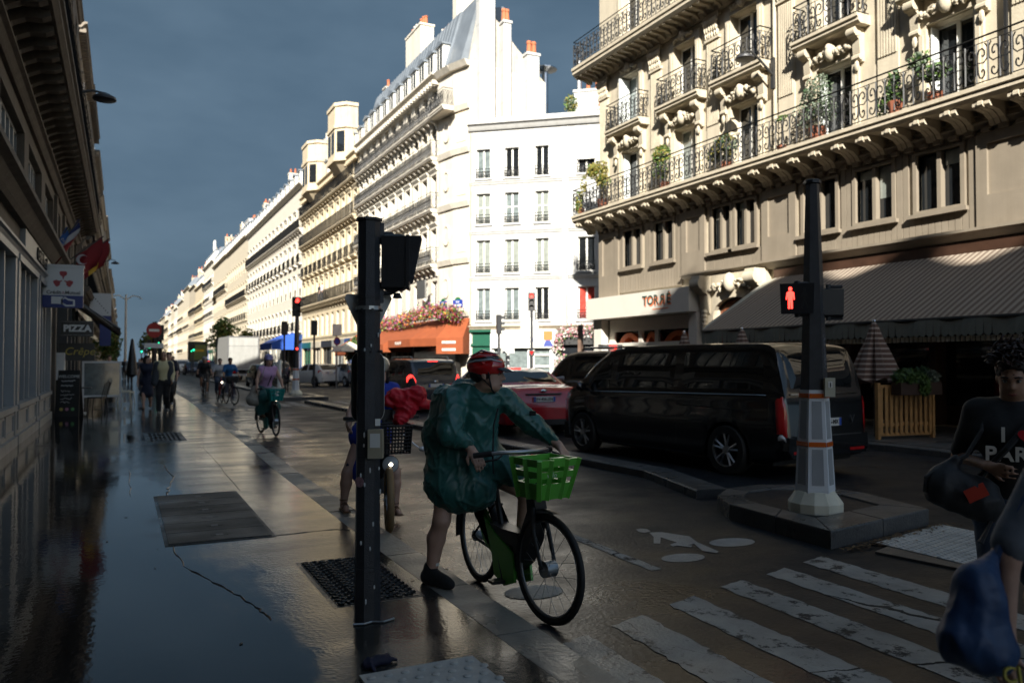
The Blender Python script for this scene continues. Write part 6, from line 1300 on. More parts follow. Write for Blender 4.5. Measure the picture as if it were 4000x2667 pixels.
# generic saloon / hatchback / SUV
def saloon(name, label, loc, rz, paint, kind, L, H, Wd, plate_txt=None, lit=True, detail=True, cat='car', strip=False):
    h = L / 2; k = H / 1.48; w = Wd / 2
    if kind == 'saloon':
        top = [(-h, .62), (-h + .03, .90), (-h + .07, 1.03), (-h + .15, 1.06), (-h + .62, 1.10), (-h + .95, 1.24), (-h + 1.35, 1.40), (-h + 1.8, H - .01), (-.15, H), (.35, H - .04), (.75, 1.26), (1.2, 1.02), (h - .8, .93), (h - .25, .80), (h - .08, .68), (h, .50)]; belt = [(-h, .99), (-h + .6, .99), (.9, .93), (h, .72)]; rw = (-h + .72, -h + 1.66); ws = (1.15, .42); win = [(-.15, .78, -.12, .42), (-1.0, -.22, -.9, -.19), (-1.45, -1.07, -1.12, -.97)]
    elif kind == 'suv':
        top = [(-h, .70), (-h + .03, 1.0), (-h + .06, 1.14), (-h + .16, 1.40), (-h + .30, H - .1), (-h + .5, H - .015), (-.4, H), (.2, H - .03), (.62, H - .24), (1.15, 1.14), (h - .7, 1.05), (h - .2, .92), (h - .06, .78), (h, .6)]; belt = [(-h, 1.14), (-h + 1., 1.10), (.9, 1.04), (h, .82)]; rw = (-h + .075, -h + .31); ws = (1.1, .33); win = [(-.1, .78, -.08, .36), (-1.12, -.18, -1.05, -.16), (-1.95, -1.2, -1.75, -1.13)]
    else:
        top = [(-h, .62), (-h + .03, .92), (-h + .07, 1.02), (-h + .2, 1.22), (-h + .42, H - .08), (-h + .7, H), (-.2, H), (.15, H - .04), (.5, H - .2), (.95, 1.0), (h - .4, .90), (h - .1, .76), (h, .52)]; belt = [(-h, 1.02), (.6, .95), (h, .75)]; rw = (-h + .11, -h + .45); ws = (.9, .25); win = [(-.35, .62, -.32, .25), (-h + .62, -.42, -h + .75, -.4)]
    plan = [(-h, w * .66), (-h + .06, w * .80), (-h + .2, w * .93), (-h + .6, w * .985), (-.3, w), (h - 1.0, w * .985), (h - .4, w * .9), (h - .12, w * .72), (h, w * .5)]
    wr = .33 if kind != 'suv' else .36
    c = Car(L, top, belt, plan, 17 if kind != 'suv' else 13, (-h + (.95 if kind != 'hatch' else .66), h - .88), wr, .2 if kind != 'suv' else .27)
    t = thing(name, label, cat, loc, rz); c.body(paint, t); underside(t, c, w - .12); wheels(t, c, w - .11, .21)
    c.wins(t, car_glass, win, .485, .20); c.patch('rear_window', car_glass, t, [(rw[0], -.115), (rw[0], .115), (rw[1], .125), (rw[1], -.125)], 12, 8, .006); c.patch('windscreen', car_glass, t, [(ws[0], -.12), (ws[0], .12), (ws[1], .12), (ws[1], -.12)], 10, 6, .006)
    lm = tail_glow if lit else tail_red
    for sg in (-1, 1):
        if strip: continue
        if kind == 'saloon':
            c.patch('tail_light', tail_red, t, [(-h + .035, sg * .30), (-h + .42, sg * .54), (-h + .30, sg * .64), (-h + .012, sg * .45)], 8, 4, .014); c.patch('light_core', lens_clear, t, [(-h + .05, sg * .44), (-h + .26, sg * .55), (-h + .22, sg * .60), (-h + .035, sg * .50)], 6, 3, .02)
            c.patch('reverse_glow', tail_glow, t, [(-h + .16, sg * .53), (-h + .23, sg * .55), (-h + .21, sg * .58), (-h + .15, sg * .56)], 3, 3, .024)
        else:
            c.patch('tail_light', lm, t, [(-h + .035, sg * .30), (-h + .34, sg * .515), (-h + .28, sg * .63), (-h + .015, sg * .47)], 8, 4, .016)
        if detail and kind != 'hatch': MB().box(sg * w * .62 - .13, sg * w * .62 + .13, -h - .012, -h + .06, .46 if kind == 'saloon' else .52, .50 if kind == 'saloon' else .57).build('reflector', tail_red, t)
        if kind == 'suv': MB().tube([(sg * .62, -h + .5, H - .02), (sg * .63, -h + .6, H + .045), (sg * .63, .0, H + .045), (sg * .62, .15, H - .02)], .022, 6).build('roof_rail', alu, t)
    if strip: c.patch('tail_light', tail_glow, t, [(-h + .02, -.47), (-h + .02, .47), (-h + .05, .44), (-h + .05, -.44)], 12, 2, .012)
    b = MB(); b.prism([(-w * .62, .30), (w * .62, .30), (w * .74, .38), (w * .74, .58), (-w * .74, .58), (-w * .74, .38)], -h - .02, -h + .25, 'y'); b.build('rear_bumper', paint, t, 30); MB().box(-w * .6, w * .6, -h - .024, -h + .2, .24, .36).build('diffuser', black_plastic, t)
    if lit: MB().box(-.17, .17, rw[1] - .02 if kind == 'saloon' else rw[1], rw[1] + .02, sinterp(top, rw[1]) - .005, sinterp(top, rw[1]) + .022).build('brake_light', tail_glow, t)
    mirror(t, w * .93, ws[0] - .35, interp(belt, .6) + .0, paint); plate(t, plate_txt, (0, -h - .006 if kind != 'saloon' else -h - .012, .80 if kind == 'saloon' else .86))
    if detail:
        b = MB(); b.box(-.42, .42, -h - .006, -h + .06, .895, .925); b.build('trunk_trim', frame_dark if kind == 'saloon' else chrome, t); MB().ball((0, -h + .01, .985), (.075, .014, .032), 14, 6).build('badge', chrome, t)
        for sg in (-1, 1):
            for y in ([-.62, .12] if kind != 'hatch' else [-.3]): b = MB(); b.tube([c.surf(y, sg * .56), c.surf(y + .03, sg * .56) + Vector((sg * .028, 0, 0)), c.surf(y + .17, sg * .56) + Vector((sg * .028, 0, 0)), c.surf(y + .2, sg * .56)], .012, 6); b.build('door_handle', paint, t)
            for y in (-.185, ): c.patch('door_seam', frame_dark, t, [(y - .005, sg * .49), (y + .005, sg * .49), (y + .005, sg * .93), (y - .005, sg * .93)], 2, 12, .0015)
    return t
saloon('red_saloon', 'dark red saloon with pale clear lenses in its tail lights and a French number plate', (8.42, 17.75, 0), R(-3), p_red, 'saloon', 4.85, 1.48, 1.86, 'EV-456-XN')
saloon('grey_suv', 'dark grey SUV with roof rails and glowing brake lights before the orange awning', (8.95, 26.3, 0), R(2), p_grey, 'suv', 4.75, 1.72, 1.92)
saloon('white_hatchback', 'small white hatchback with a dark roof beyond the far island', (11.6, 53.5, 0), R(20), p_white, 'hatch', 3.75, 1.48, 1.74, None, False)
saloon('silver_car', 'silver hatchback beside the small white car', (13.6, 52.5, 0), R(8), p_silver, 'hatch', 4.2, 1.5, 1.78, None, False)
saloon('black_car', 'low black car with one full-width red light strip', (8.3, 53.5, 0), R(0), p_black, 'hatch', 4.3, 1.45, 1.88, None, False, strip=True)
saloon('dark_car', 'dark estate car half hidden behind the black car with the light strip', (10.2, 62., 0), R(4), p_navy, 'suv', 4.5, 1.6, 1.85, None, False)
saloon('black_suv', 'black SUV with bright brake lights behind the three cyclists', (7.9, 88., 0), R(-2), p_black, 'suv', 4.7, 1.75, 1.9, None, True)
saloon('blue_car', 'blue-grey hatchback further down the lane left of the black SUV', (7.6, 104., 0), R(0), p_navy, 'hatch', 4.3, 1.55, 1.8, None, False)
saloon('far_car', 'white car far down the road near the green lights', (6.6, 150., 0), 0, p_white, 'hatch', 4.2, 1.6, 1.8, None, False, False)
saloon('far_car', 'dark car far down the road beyond the white one', (9.6, 140., 0), 0, p_black, 'suv', 4.6, 1.7, 1.85, None, True, False)
saloon('far_car', 'silver car at the far end of the traffic', (8.6, 178., 0), 0, p_silver, 'hatch', 4.2, 1.5, 1.8, None, True, False)
def delivery_van(label, loc, rz):
    c = van_spec(); t = thing('delivery_van', label, 'van', loc, rz); c.body(p_white, t); underside(t, c, .84); wheels(t, c, .845, .24); c.patch('rear_window', car_glass, t, [(-c.L / 2 + .075, -.10), (-c.L / 2 + .075, .10), (-c.L / 2 + .2, .12), (-c.L / 2 + .2, -.12)], 8, 4, .008); c.wins(t, car_glass, [(.98, 1.72, .98, 1.30)])
    for sg in (-1, 1): c.patch('tail_light', tail_red, t, [(-c.L / 2 + .02, sg * .52), (-c.L / 2 + .12, sg * .52), (-c.L / 2 + .12, sg * .75), (-c.L / 2 + .015, sg * .75)], 4, 4, .02)
    mirror(t, .93, 1.60, 1.12, p_white); plate(t, None, (0, -c.L / 2 - .012, .7))
delivery_van('white delivery van in the traffic left of the box truck', (7.6, 122., 0), 0)
# box truck
t = thing('box_truck', 'pale grey box truck seen from behind with a roller door', 'truck', (8.75, 71.5, 0), R(3)); tr_m = mat('truck_panel', (.42, .42, .40), .4, metal=.2, var=.06, streak=.12); tr_s = mat('truck_side', (.22, .22, .215), .5, var=.08)
b = MB(); b.box(-1.23, 1.23, -3.4, 2.6, 1.05, 3.66); b.build('cargo_box', tr_s, t)
b = MB(); b.box(-1.15, 1.15, -3.43, -3.405, 1.12, 2.85); b.box(-1.15, 1.15, -3.425, -3.405, 2.90, 3.58); b.build('rear_door', tr_m, t)
b = MB(); b.box(-1.25, -1.16, -3.45, -3.40, 1.0, 3.68); b.box(1.16, 1.25, -3.45, -3.40, 1.0, 3.68); b.box(-1.16, 1.16, -3.45, -3.40, 3.59, 3.68); b.box(-1.25, 1.25, -3.6, -3.40, .95, 1.06); b.build('door_frame', alu, t)
for k in range(12): MB().box(-1.14, 1.14, -3.436, -3.4305, 1.2 + .138 * k, 1.21 + .138 * k).build('roller_slat', tr_s, t)
MB().prism([(2.7, .6), (4.3, .6), (4.35, 1.4), (3.9, 2.5), (2.7, 2.55)], -1.05, 1.05, 'x').build('cab', p_white, t); MB().box(-.5, .5, -3.4, 4, .55, .95).build('chassis', interior, t); MB().box(-1.1, 1.1, -3.5, -3.4, .45, .62).build('rear_bumper', alu, t)
for sg in (-1, 1):
    MB().box(sg * .8 - .2, sg * .8 + .2, -3.52, -3.44, .68, .84).build('tail_light', tail_red, t)
    for y in (-2.2, 3.3): MB().cyl((sg * 1.1, y, .42), (sg * .8, y, .42), .42, n=20).build('wheel', rubber, t)
plate(t, None, (.4, -3.52, .54))
# ---------------------------------------------------------------- bicycles
velo_green = mat('cycle_green', (.14, .52, .06), .35, var=.05, coat=.3); velo_teal = mat('cycle_teal', (.02, .27, .25), .4, var=.05); cyc_grey = mat('cycle_frame_grey', (.028, .026, .025), .4, var=.1); rim_grey = mat('rim_grey', (.22, .22, .22), .3, metal=.6); tan_tyre = mat('tyre_tan', (.30, .19, .09), .7, var=.12)
def bike_wheel(r, tm, fat=.021, hubr=.03, nsp=20):
    def f():
        b = MB(); b.tube([(0, r * cos(a) - (fat * cos(a)), r * sin(a) - fat * sin(a)) for a in [2 * pi * k / 40 for k in range(40)]], fat, 8, closed=True); ty = b.mesh('tyre', tm, 60)
        b = MB(); ri = r - 2 * fat - .006; b.tube([(0, ri * cos(a), ri * sin(a)) for a in [2 * pi * k / 40 for k in range(40)]], .012, 6, closed=True); rm = b.mesh('rim', rim_grey, 60)
        b = MB()
        for k in range(nsp):
            a = 2 * pi * k / nsp; o = .35 if k % 2 else -.35; x = .028 if k % 4 < 2 else -.028
            b.tube([(x, hubr * cos(a + o * 2), hubr * sin(a + o * 2)), (0, ri * cos(a), ri * sin(a))], .0016, 3, cap=False)
        b.cyl((-.04, 0, 0), (.04, 0, 0), hubr, n=12); b.cyl((-.055, 0, 0), (.055, 0, 0), .012, n=8); return ty, rm, b.mesh('spokes', alu, 40)
    return cached(('bw', r, tm.name, fat, hubr), f)
def add_wheel(t, loc, r, tm, rz=0., fat=.021, hubr=.03):
    o = bpy.data.objects.new('wheel', None); COL.objects.link(o); o.parent = t; o.location = loc; o.rotation_euler = (0, 0, rz)
    for me in bike_wheel(r, tm, fat, hubr): inst(me, me.name.split('.')[0], o)
def bicycle(name, label, loc, rz, frame, basket=None, wb=1.1, steer=0., heavy=False, lampm=None, tyre=None, fair=None, mudw=False):
    t = thing(name, label, 'bicycle', loc, rz); r = .34; tm = tyre or rubber; f, e = wb / 2, -wb / 2
    add_wheel(t, (0, f, r), r, tm, steer, hubr=.052 if heavy else .03); add_wheel(t, (0, e, r), r, tm, hubr=.04)
    b = MB(); bbp = (0, -.06, .29); hdb, hdt = (0, f - .15, .66), (0, f - .23, .98)
    if heavy:
        b.rings([[(x, y, z) for x, y, z in ((-w, p[1] - d, p[2]), (w, p[1] - d, p[2]), (w, p[1] + d, p[2] + .02), (-w, p[1] + d, p[2] + .02))] for p, w, d in ((hdt, .024, .028), ((0, f - .21, .86), .032, .045), (hdb, .042, .062), ((0, f - .24, .46), .05, .085), ((0, .15, .30), .05, .11), ((0, .05, .22), .04, .1))])
        b.rings([[(x, y, z) for x, y, z in ((-w, y0, z0), (w, y0, z0), (w, y0, z0 + h), (-w, y0, z0 + h))] for y0, w, z0, h in ((.2, .05, .40, .10), (-.02, .062, .40, .09), (-.2, .06, .43, .07), (-.32, .03, .47, .03))])
    else:
        b.tube([hdb, bbp], .022, 8); b.tube([(0, f - .19, .80), (0, -.16, .48)], .017, 8)
    b.tube([bbp, (0, -.20, .62), (0, -.26, .80)], .02, 8)
    for s in (-1, 1): b.tube([(s * .05, e, r), (s * .04, -.08, .30)], .011, 6); b.tube([(s * .05, e, r), (s * .03, -.2, .62)], .009, 6)
    b.build('frame', frame if not heavy else cyc_grey, t, 40)
    b = MB(); M_ = Matrix.Translation((0, f, r)) @ Matrix.Rotation(steer, 4, 'Z') @ Matrix.Translation((0, -f, -r)); b.T = M_
    for s in (-1, 1): b.tube([(s * .055, f, r), (s * .06, f - .08, r + .22), (s * .035, f - .12, r + .36)], [.012, .015, .017], 8)
    b.tube([(0, f - .12, r + .36), hdt], .022, 8); b.build('fork', cyc_grey if heavy else frame, t, 40)
    b = MB(); b.T = M_; hz = 1.04
    b.tube([(0, hdt[1], .97), (0, hdt[1] + .02, hz - .02)], .018, 8); b.tube([(-.30, hdt[1] - .14, hz - .02), (-.19, hdt[1] - .04, hz), (-.06, hdt[1] + .03, hz + .005), (.06, hdt[1] + .03, hz + .005), (.19, hdt[1] - .04, hz), (.30, hdt[1] - .14, hz - .02)], .0135, 8); b.build('handlebar', alu if heavy else frame_dark, t, 50)
    b = MB(); b.T = M_
    for s in (-1, 1): b.cyl((s * .22, hdt[1] - .07, hz - .005), (s * .31, hdt[1] - .15, hz - .02), .018, n=8); b.tube([(s * .20, hdt[1] + .01, hz - .01), (s * .25, hdt[1] + .03, hz - .03), (s * .30, hdt[1] - .03, hz - .045)], .007, 5)
    b.build('grip', rubber, t, 50)
    V_, F_ = sdf_mesh([('c', (0, -.38, .90), (0, -.16, .90), .062, .03), ('c', (-.05, -.38, .90), (.05, -.38, .90), .05, .05)], .016, .03); b = MB(); b.add(V_.tolist(), F_.tolist()); b.build('saddle', frame_dark, t, 60); MB().cyl((0, -.26, .78), (0, -.28, .88), .013, n=8).build('seat_post', alu, t)
    b = MB(); b.cyl((.045, bbp[1], bbp[2]), (.055, bbp[1], bbp[2]), .085, n=18); b.tube([(.06, bbp[1], bbp[2]), (.065, bbp[1] + .08, bbp[2] - .14)], .011, 6); b.tube([(-.06, bbp[1], bbp[2]), (-.065, bbp[1] - .08, bbp[2] + .14)], .011, 6); b.build('crank', frame_dark, t); MB().box(.06, .16, bbp[1] + .04, bbp[1] + .12, bbp[2] - .15, bbp[2] - .13).build('pedal', frame_dark, t); MB().box(-.16, -.06, bbp[1] - .12, bbp[1] - .04, bbp[2] + .13, bbp[2] + .15).build('pedal', frame_dark, t)
    for (wy, a0, a1) in ((e, 20, 190), (f, 75, 120)):
        b = MB(); b.rings([[(x, wy + (r + .03) * cos(R(a)), r + (r + .03) * sin(R(a)) - abs(x) * .4) for x in (-.035, -.015, .015, .035)] for a in np.linspace(a0, a1, 16)], closed=False)
        b.build('mudguard', cyc_grey if heavy or mudw else frame_dark, t, 60)
    if fair:    # coloured skirt over the rear wheel and motor cover
        b = MB()
        for s in (-1, 1):
            x = s * .062; b.prism([(e + .05, r + .37), (e - .1, r + .30), (-.30, .52), (-.10, .44), (.16, .36), (.20, .18), (.04, .12), (-.12, .16), (-.16, .30), (-.30, .36), (-.38, .46), (e + .16, r + .33)], x - .008, x + .008, 'x')
        b.build('side_cover', fair, t, 30)
    lb = MB(); lb.T = M_; lb.lathe([(.02, 0), (.034, .01)], 10); lb2 = MB(); lb2.T = M_ @ Matrix.Translation((0, f - .02, .80)) @ Matrix.Rotation(R(-90), 4, 'X'); lb2.lathe([(.02, -.06), (.036, -.01), (.036, .02)], 12); lb2.m = 1; lb2.lathe([(.033, .021), (.02, .026)], 12); lb2.build('head_lamp', [cyc_grey, lampm or lens_clear], t, 40)
    if basket:
        b = MB(); b.T = M_ @ Matrix.Translation((0, f - .06, .775)); th = .014
        def ring(z, w, d0, d1, o=0): return [(-w + o, -d0 + o, z), (w - o, -d0 + o, z), (w - o, d1 - o, z), (-w + o, d1 - o, z)]
        lev = [(.0, .110, .10, .11), (.10, .13, .108, .142), (.135, .136, .112, .15), (.175, .142, .115, .16), (.205, .148, .118, .168), (.25, .155, .12, .175)]
        for (za, zb_) in ((0, 1), (2, 3), (4, 5)):
            A, B = lev[za], lev[zb_]; b.rings([ring(*A), ring(*B), ring(*B, th), ring(*A, th)], True, False)
        A, B = lev[0], lev[5]; b.add(ring(*A) + ring(A[0] + .012, A[1], A[2], A[3]), [(0, 1, 2, 3), (7, 6, 5, 4)])
        for sx in (-1, 1):
            for fy in (0, .5, 1):
                pa = Vector((sx * A[1], -A[2] + fy * (A[2] + A[3]), 0)); pb = Vector((sx * B[1], -B[2] + fy * (B[2] + B[3]), .25)); b.tube([pa, pb], .02, 4)
        for fx in (-.33, .33): b.tube([(fx * A[1] * 1.4, A[3], 0), (fx * B[1] * 1.2, B[3], .25)], .02, 4)
        b.box(-.05, .05, .12, .167, .235, .258)
        bo = b.build('basket', basket, t)
        if heavy: o = lettering('vélo', .045, white_paint, bo, (.03, f + .098, .775 + .155)); o.rotation_euler = (R(104), 0, pi + steer); 
    return t
FW, RW = (2.463, 4.392), (2.361, 5.394)
# ---------------------------------------------------------------- people
FAB = {}
def fab(name, col, rough=.8, var=.12, bump=.25, bs=18, sheen=.1): 
    if name not in FAB: FAB[name] = mat(name, col, rough, var=var, vs=6, bump=bump, bs=bs, sheen=sheen)
    return FAB[name]
V3 = lambda *a: Vector(a)
def folds(amp, sx=7., sz=3., seed=0.):
    def f(co, n):
        p = Vector((co.x * sx + seed, co.y * sx, co.z * sz)); a = noise.noise(p); q = noise.noise(p * 2.3 + Vector((5, 1, 7)))
        return amp * (.7 * (1 - abs(a) * 2.2) + .45 * q)
    return f
def head_prims(c, fw, up, s=1.):
    fw = Vector(fw).normalized(); rt = fw.cross(Vector(up)).normalized(); u = rt.cross(fw).normalized(); c = Vector(c)
    M = [[rt[i], fw[i], u[i]] for i in range(3)]; P = lambda x, y, z: tuple(c + (rt * x + fw * y + u * z) * s)
    E = lambda p, r, k=.02: ('e', P(*p), tuple(q * s for q in r), M, k)
    pr = [E((0, -.012, .035), (.077, .096, .088)), E((0, .022, -.03), (.062, .076, .078), .03), E((0, .058, -.088), (.032, .030, .026), .03), E((-.035, .02, -.075), (.03, .05, .03), .03), E((.035, .02, -.075), (.03, .05, .03), .03),
          ('c', P(0, .094, .012), P(0, .112, -.026), .009 * s, .0135 * s, .012), E((.013, .098, -.032), (.011, .011, .008), .008), E((-.013, .098, -.032), (.011, .011, .008), .008), E((0, .088, .027), (.05, .014, .012), .015), E((0, .092, -.062), (.022, .009, .006), .008), E((0, .090, -.072), (.019, .009, .006), .006),
          E((.077, -.008, -.012), (.010, .020, .032), .008), E((-.077, -.008, -.012), (.010, .020, .032), .008), E((.032, .093, .008), (.016, .014, .011), -.012), E((-.032, .093, .008), (.016, .014, .011), -.012)]
    return pr, P, M
def face_bits(parent, P, s, dark=hair_dark, lip=None):
    b = MB()
    for sx in (-1, 1): b.ball(P(sx * .031, .082, .007), .0115 * s, 8, 6)
    e = b.build('eyes', mat('eye_white', (.30, .28, .26), .3, var=0) if 'eye_white' not in MATS else MATS['eye_white'], parent, 60)
    b = MB()
    for sx in (-1, 1):
        b.ball(P(sx * .031, .0905, .007), .0055 * s, 8, 6); b.tube([P(sx * .014, .097, .028), P(sx * .032, .098, .034), P(sx * .052, .086, .028)], [.004 * s, .005 * s, .003 * s], 5)
        b.tube([P(sx * .016, .091, .014), P(sx * .031, .0945, .0165), P(sx * .047, .085, .012)], .0022 * s, 4)
    b.build('brows', dark, parent, 60)
    b = MB(); b.tube([P(-.024, .092, -.066), P(-.01, .1005, -.064), P(0, .100, -.066), P(.01, .1005, -.064), P(.024, .092, -.066)], [.002, .0045, .0045, .0045, .002], 6); b.tube([P(-.02, .092, -.070), P(0, .1, -.073), P(.02, .092, -.070)], [.002, .005, .002], 6)
    b.build('lips', lip or (MATS.get('lips') or mat('lips', (.30, .10, .08), .4, var=.05)), parent, 60)
def hand_prims(w, d, pn, s=1., curl=.6, thumb=1):
    """wrist, finger direction, palm normal; five separate bent fingers"""
    w, d, pn = Vector(w), Vector(d).normalized(), Vector(pn).normalized(); sd = d.cross(pn).normalized() * thumb; pr = []
    T = lambda p: tuple(p)
    pr.append(('c', T(w), T(w + d * .045 * s), .024 * s, .026 * s)); 
    for k in range(4): pr.append(('c', T(w + d * .03 * s + sd * (.012 - .008 * k) * s), T(w + d * .088 * s + sd * (.031 - .0205 * k) * s), .017 * s, .0115 * s, .012))
    for k, L in enumerate((.068, .076, .070, .055)):
        p = w + d * .088 * s + sd * (.031 - .0205 * k) * s; a = curl
        for seg, l in enumerate((.42, .32, .26)):
            a2 = curl * (seg + .6); q = p + (d * cos(a2) + pn * sin(a2)) * (L * l * 1.25 * s); pr.append(('c', T(p), T(q), .0098 * s * (1 - .1 * seg), .0092 * s * (1 - .12 * seg), .005)); p = q
    p = w + d * .025 * s + sd * .022 * s; q = p + (d * .5 + sd * .75 + pn * .35).normalized() * .042 * s; r = q + (d * .75 + sd * .25 + pn * .5).normalized() * .034 * s
    pr += [('c', T(p), T(q), .015 * s, .012 * s, .01), ('c', T(q), T(r), .0118 * s, .0092 * s, .005)]; return pr
POSES = {   # x right, y forward, z up, for a 1.72 m person
 'stand': dict(hip=(0, 0, .90), chest=(0, .0, 1.25), neck=(0, -.005, 1.44), head=(0, .025, 1.59), shL=(-.185, 0, 1.39), shR=(.185, 0, 1.39), elL=(-.235, -.02, 1.10), elR=(.235, -.02, 1.10), haL=(-.245, .06, .86), haR=(.245, .06, .86), knL=(-.10, .02, .48), knR=(.10, .02, .48), anL=(-.11, -.02, .085), anR=(.11, -.02, .085)),
 'walk': dict(hip=(0, 0, .89), chest=(0, .02, 1.25), neck=(0, .02, 1.44), head=(0, .05, 1.59), shL=(-.185, .0, 1.39), shR=(.185, .02, 1.39), elL=(-.245, .06, 1.11), elR=(.245, -.10, 1.12), haL=(-.235, .20, .92), haR=(.255, -.10, .86), knL=(-.09, .06, .48), knR=(.10, .17, .50), anL=(-.10, -.22, .14), anR=(.10, .22, .09)),
 'ride': dict(hip=(0, -.27, .99), chest=(0, -.14, 1.33), neck=(0, -.09, 1.51), head=(0, -.04, 1.66), shL=(-.18, -.11, 1.46), shR=(.18, -.11, 1.46), elL=(-.27, .0, 1.21), elR=(.27, .0, 1.21), haL=(-.29, .16, 1.07), haR=(.29, .16, 1.07), knL=(-.12, .06, .63), knR=(.13, .10, .84), anL=(-.12, -.06, .22), anR=(.13, -.08, .47)),
}
def person(name, label, loc, rz, H=1.72, pose='stand', skin=None, shirt=None, sleeve=1., bottom=None, btype='trousers', shoes=None, hair=None, hstyle='short', helmet=None, female=False, h=.02, look=(0, 1, 0), over=None, jo=None, extra=None, cat='person', girth=1., face=False, group=None, bare=()):
    J = dict(POSES[pose]); J.update(jo or {}); s = H / 1.72; J = {k: Vector(v) * s for k, v in J.items()}
    t = thing(name, label, cat, loc, rz, group); skin = skin or skin_a; g = girth
    c = lambda a, b, r1, r2, k=None: ('c', tuple(a), tuple(b), r1 * s, r2 * s) + ((k,) if k else ())
    L = lambda a, b, q: Vector(a).lerp(Vector(b), q)
    sw = .9 if female else 1.
    pr, P, M = head_prims(J['head'], look, (0, 0, 1), s)
    pr += [c(J['neck'] + V3(0, -.01, -.03), J['head'] + V3(0, -.015, -.06), .056 * sw, .053 * sw)]
    hipL, hipR = J['hip'] + V3(-.085, 0, -.02) * s, J['hip'] + V3(.085, 0, -.02) * s
    torso = [c(J['chest'] + V3(-.07, 0, .05), J['chest'] + V3(.07, 0, .05), .115 * g, .115 * g, .06), c(J['chest'], J['hip'] + V3(0, 0, .08), .118 * g * sw, .115 * g, .08), c(hipL, hipR, .105 * g, .105 * g, .06), c(J['shL'] * .82 + J['neck'] * .18, J['neck'] + V3(0, 0, -.04), .058, .06, .05), c(J['shR'] * .82 + J['neck'] * .18, J['neck'] + V3(0, 0, -.04), .058, .06, .05)]
    if female: torso += [('e', tuple(J['chest'] + V3(sx * .068, .085, .02) * s), (.062 * s, .055 * s, .06 * s), None, .05) for sx in (-1, 1)]
    arms, legs = {}, {}
    for S in 'LR':
        arms[S] = [c(J['sh' + S], J['el' + S], .048 * g * sw, .039 * sw), c(J['el' + S], J['ha' + S], .040 * sw, .028 * sw)]
        hp = hipL if S == 'L' else hipR; legs[S] = [c(hp, J['kn' + S], .086 * g, .056), c(J['kn' + S], L(J['kn' + S], J['an' + S], .35), .053, .056), c(L(J['kn' + S], J['an' + S], .35), J['an' + S], .056, .036)]
    body = list(pr) + torso
    for S, th in (('L', 1), ('R', -1)):
        body += arms[S] + legs[S]; d = (J['ha' + S] - J['el' + S]).normalized(); pn = V3(1 if S == 'L' else -1, 0, 0) - d * (1 if S == 'L' else -1) * d.x
        body += hand_prims(J['ha' + S], d, pn if pn.length > .1 else V3(0, 1, 0), s, .5, th)
        ft = V3(0, .15, -.055) * s; body += [c(J['an' + S] + V3(0, -.03, -.045) * s, J['an' + S] + ft * 1., .037, .028)]
    bo = sdf_obj('body', body, skin, t, h, .03 * s)
    if face: face_bits(bo, P, s)
    ex = lambda pl, o: [q[:3] + (q[3] + o * s, q[4] + o * s) + q[5:] if q[0] == 'c' else ('e', q[1], tuple(v + o * s for v in q[2]), q[3], q[4]) for q in pl]
    hh = max(h, .014)
    if shirt:
        pl = ex(torso, .016)
        for S in 'LR':
            if sleeve > 0:
                e1 = L(J['sh' + S], J['el' + S], min(1, sleeve * 2)); pl += [c(J['sh' + S], e1, .064 * g * sw, .060 * sw, .04)]
                if sleeve > .5: pl += [c(J['el' + S], L(J['el' + S], J['ha' + S], (sleeve - .5) * 1.9), .058 * sw, .046 * sw, .03)]
        sdf_obj('shirt', pl, shirt, t, hh, .04 * s, folds(.006, 9, 5))
    if bottom:
        if btype in ('trousers', 'shorts'):
            q = 1. if btype == 'trousers' else .42; pl = ex(torso[2:3], .02) + [c(J['hip'] + V3(0, 0, .05), J['hip'] + V3(0, 0, .0), .122 * g, .12 * g, .06)]
            for S in 'LR':
                hp = hipL if S == 'L' else hipR; pl += [c(hp, J['kn' + S] if q == 1 else L(hp, J['kn' + S], .92), .107 * g, .080)]
                if q == 1: pl += [c(J['kn' + S], L(J['kn' + S], J['an' + S], .97), .078, .062)]
            sdf_obj('trousers' if q == 1 else 'shorts', pl, bottom, t, hh, .04 * s, folds(.006, 10, 4, 3))
        else:
            zt = {'dress': .42, 'skirt': .42, 'long': .26}[btype] * s; ctr = (hipL + hipR) / 2; kn = (J['knL'] + J['knR']) / 2; lo = V3(kn.x, kn.y * .8, zt)
            pl = ex(torso[2:3], .025) + [c(ctr + V3(0, 0, .05), L(ctr, lo, .5), .135, .155, .05), c(L(ctr, lo, .5) + V3(-.05, 0, 0), lo + V3(-.07, 0, .08), .125, .13, .05), c(L(ctr, lo, .5) + V3(.05, 0, 0), lo + V3(.07, 0, .08), .125, .13, .05)]
            if pose == 'ride':
                pl = ex(torso[2:3], .03)
                for S in 'LR': pl += [c(hipL if S == 'L' else hipR, J['kn' + S], .115, .105, .08), c(J['kn' + S] + V3(0, -.02, -.02), L(J['kn' + S], J['an' + S], .75) + V3(0, -.08, 0), .105, .15, .08)]
            if btype == 'dress': pl += ex(torso, .018)
            sdf_obj('dress' if btype == 'dress' else 'skirt', pl, bottom, t, hh, .05 * s, folds(.010, 9, 2, 3))
    if over:   # an open waistcoat or jacket: side panels over the shirt
        pl = [c(J['chest'] + V3(sx * .16, .02, .12), J['hip'] + V3(sx * .21, .05, -.02), .085 * g, .10 * g, .05) for sx in (-1, 1)] + [c(J['neck'] + V3(sx * .09, -.01, -.06), J['chest'] + V3(sx * .15, .03, .08), .055, .085, .05) for sx in (-1, 1)] + [c(J['chest'] + V3(0, -.09, .1), J['hip'] + V3(0, -.11, .0), .13, .14, .05)]
        sdf_obj('waistcoat', pl, over, t, hh, .03, folds(.007, 8, 4, 9))
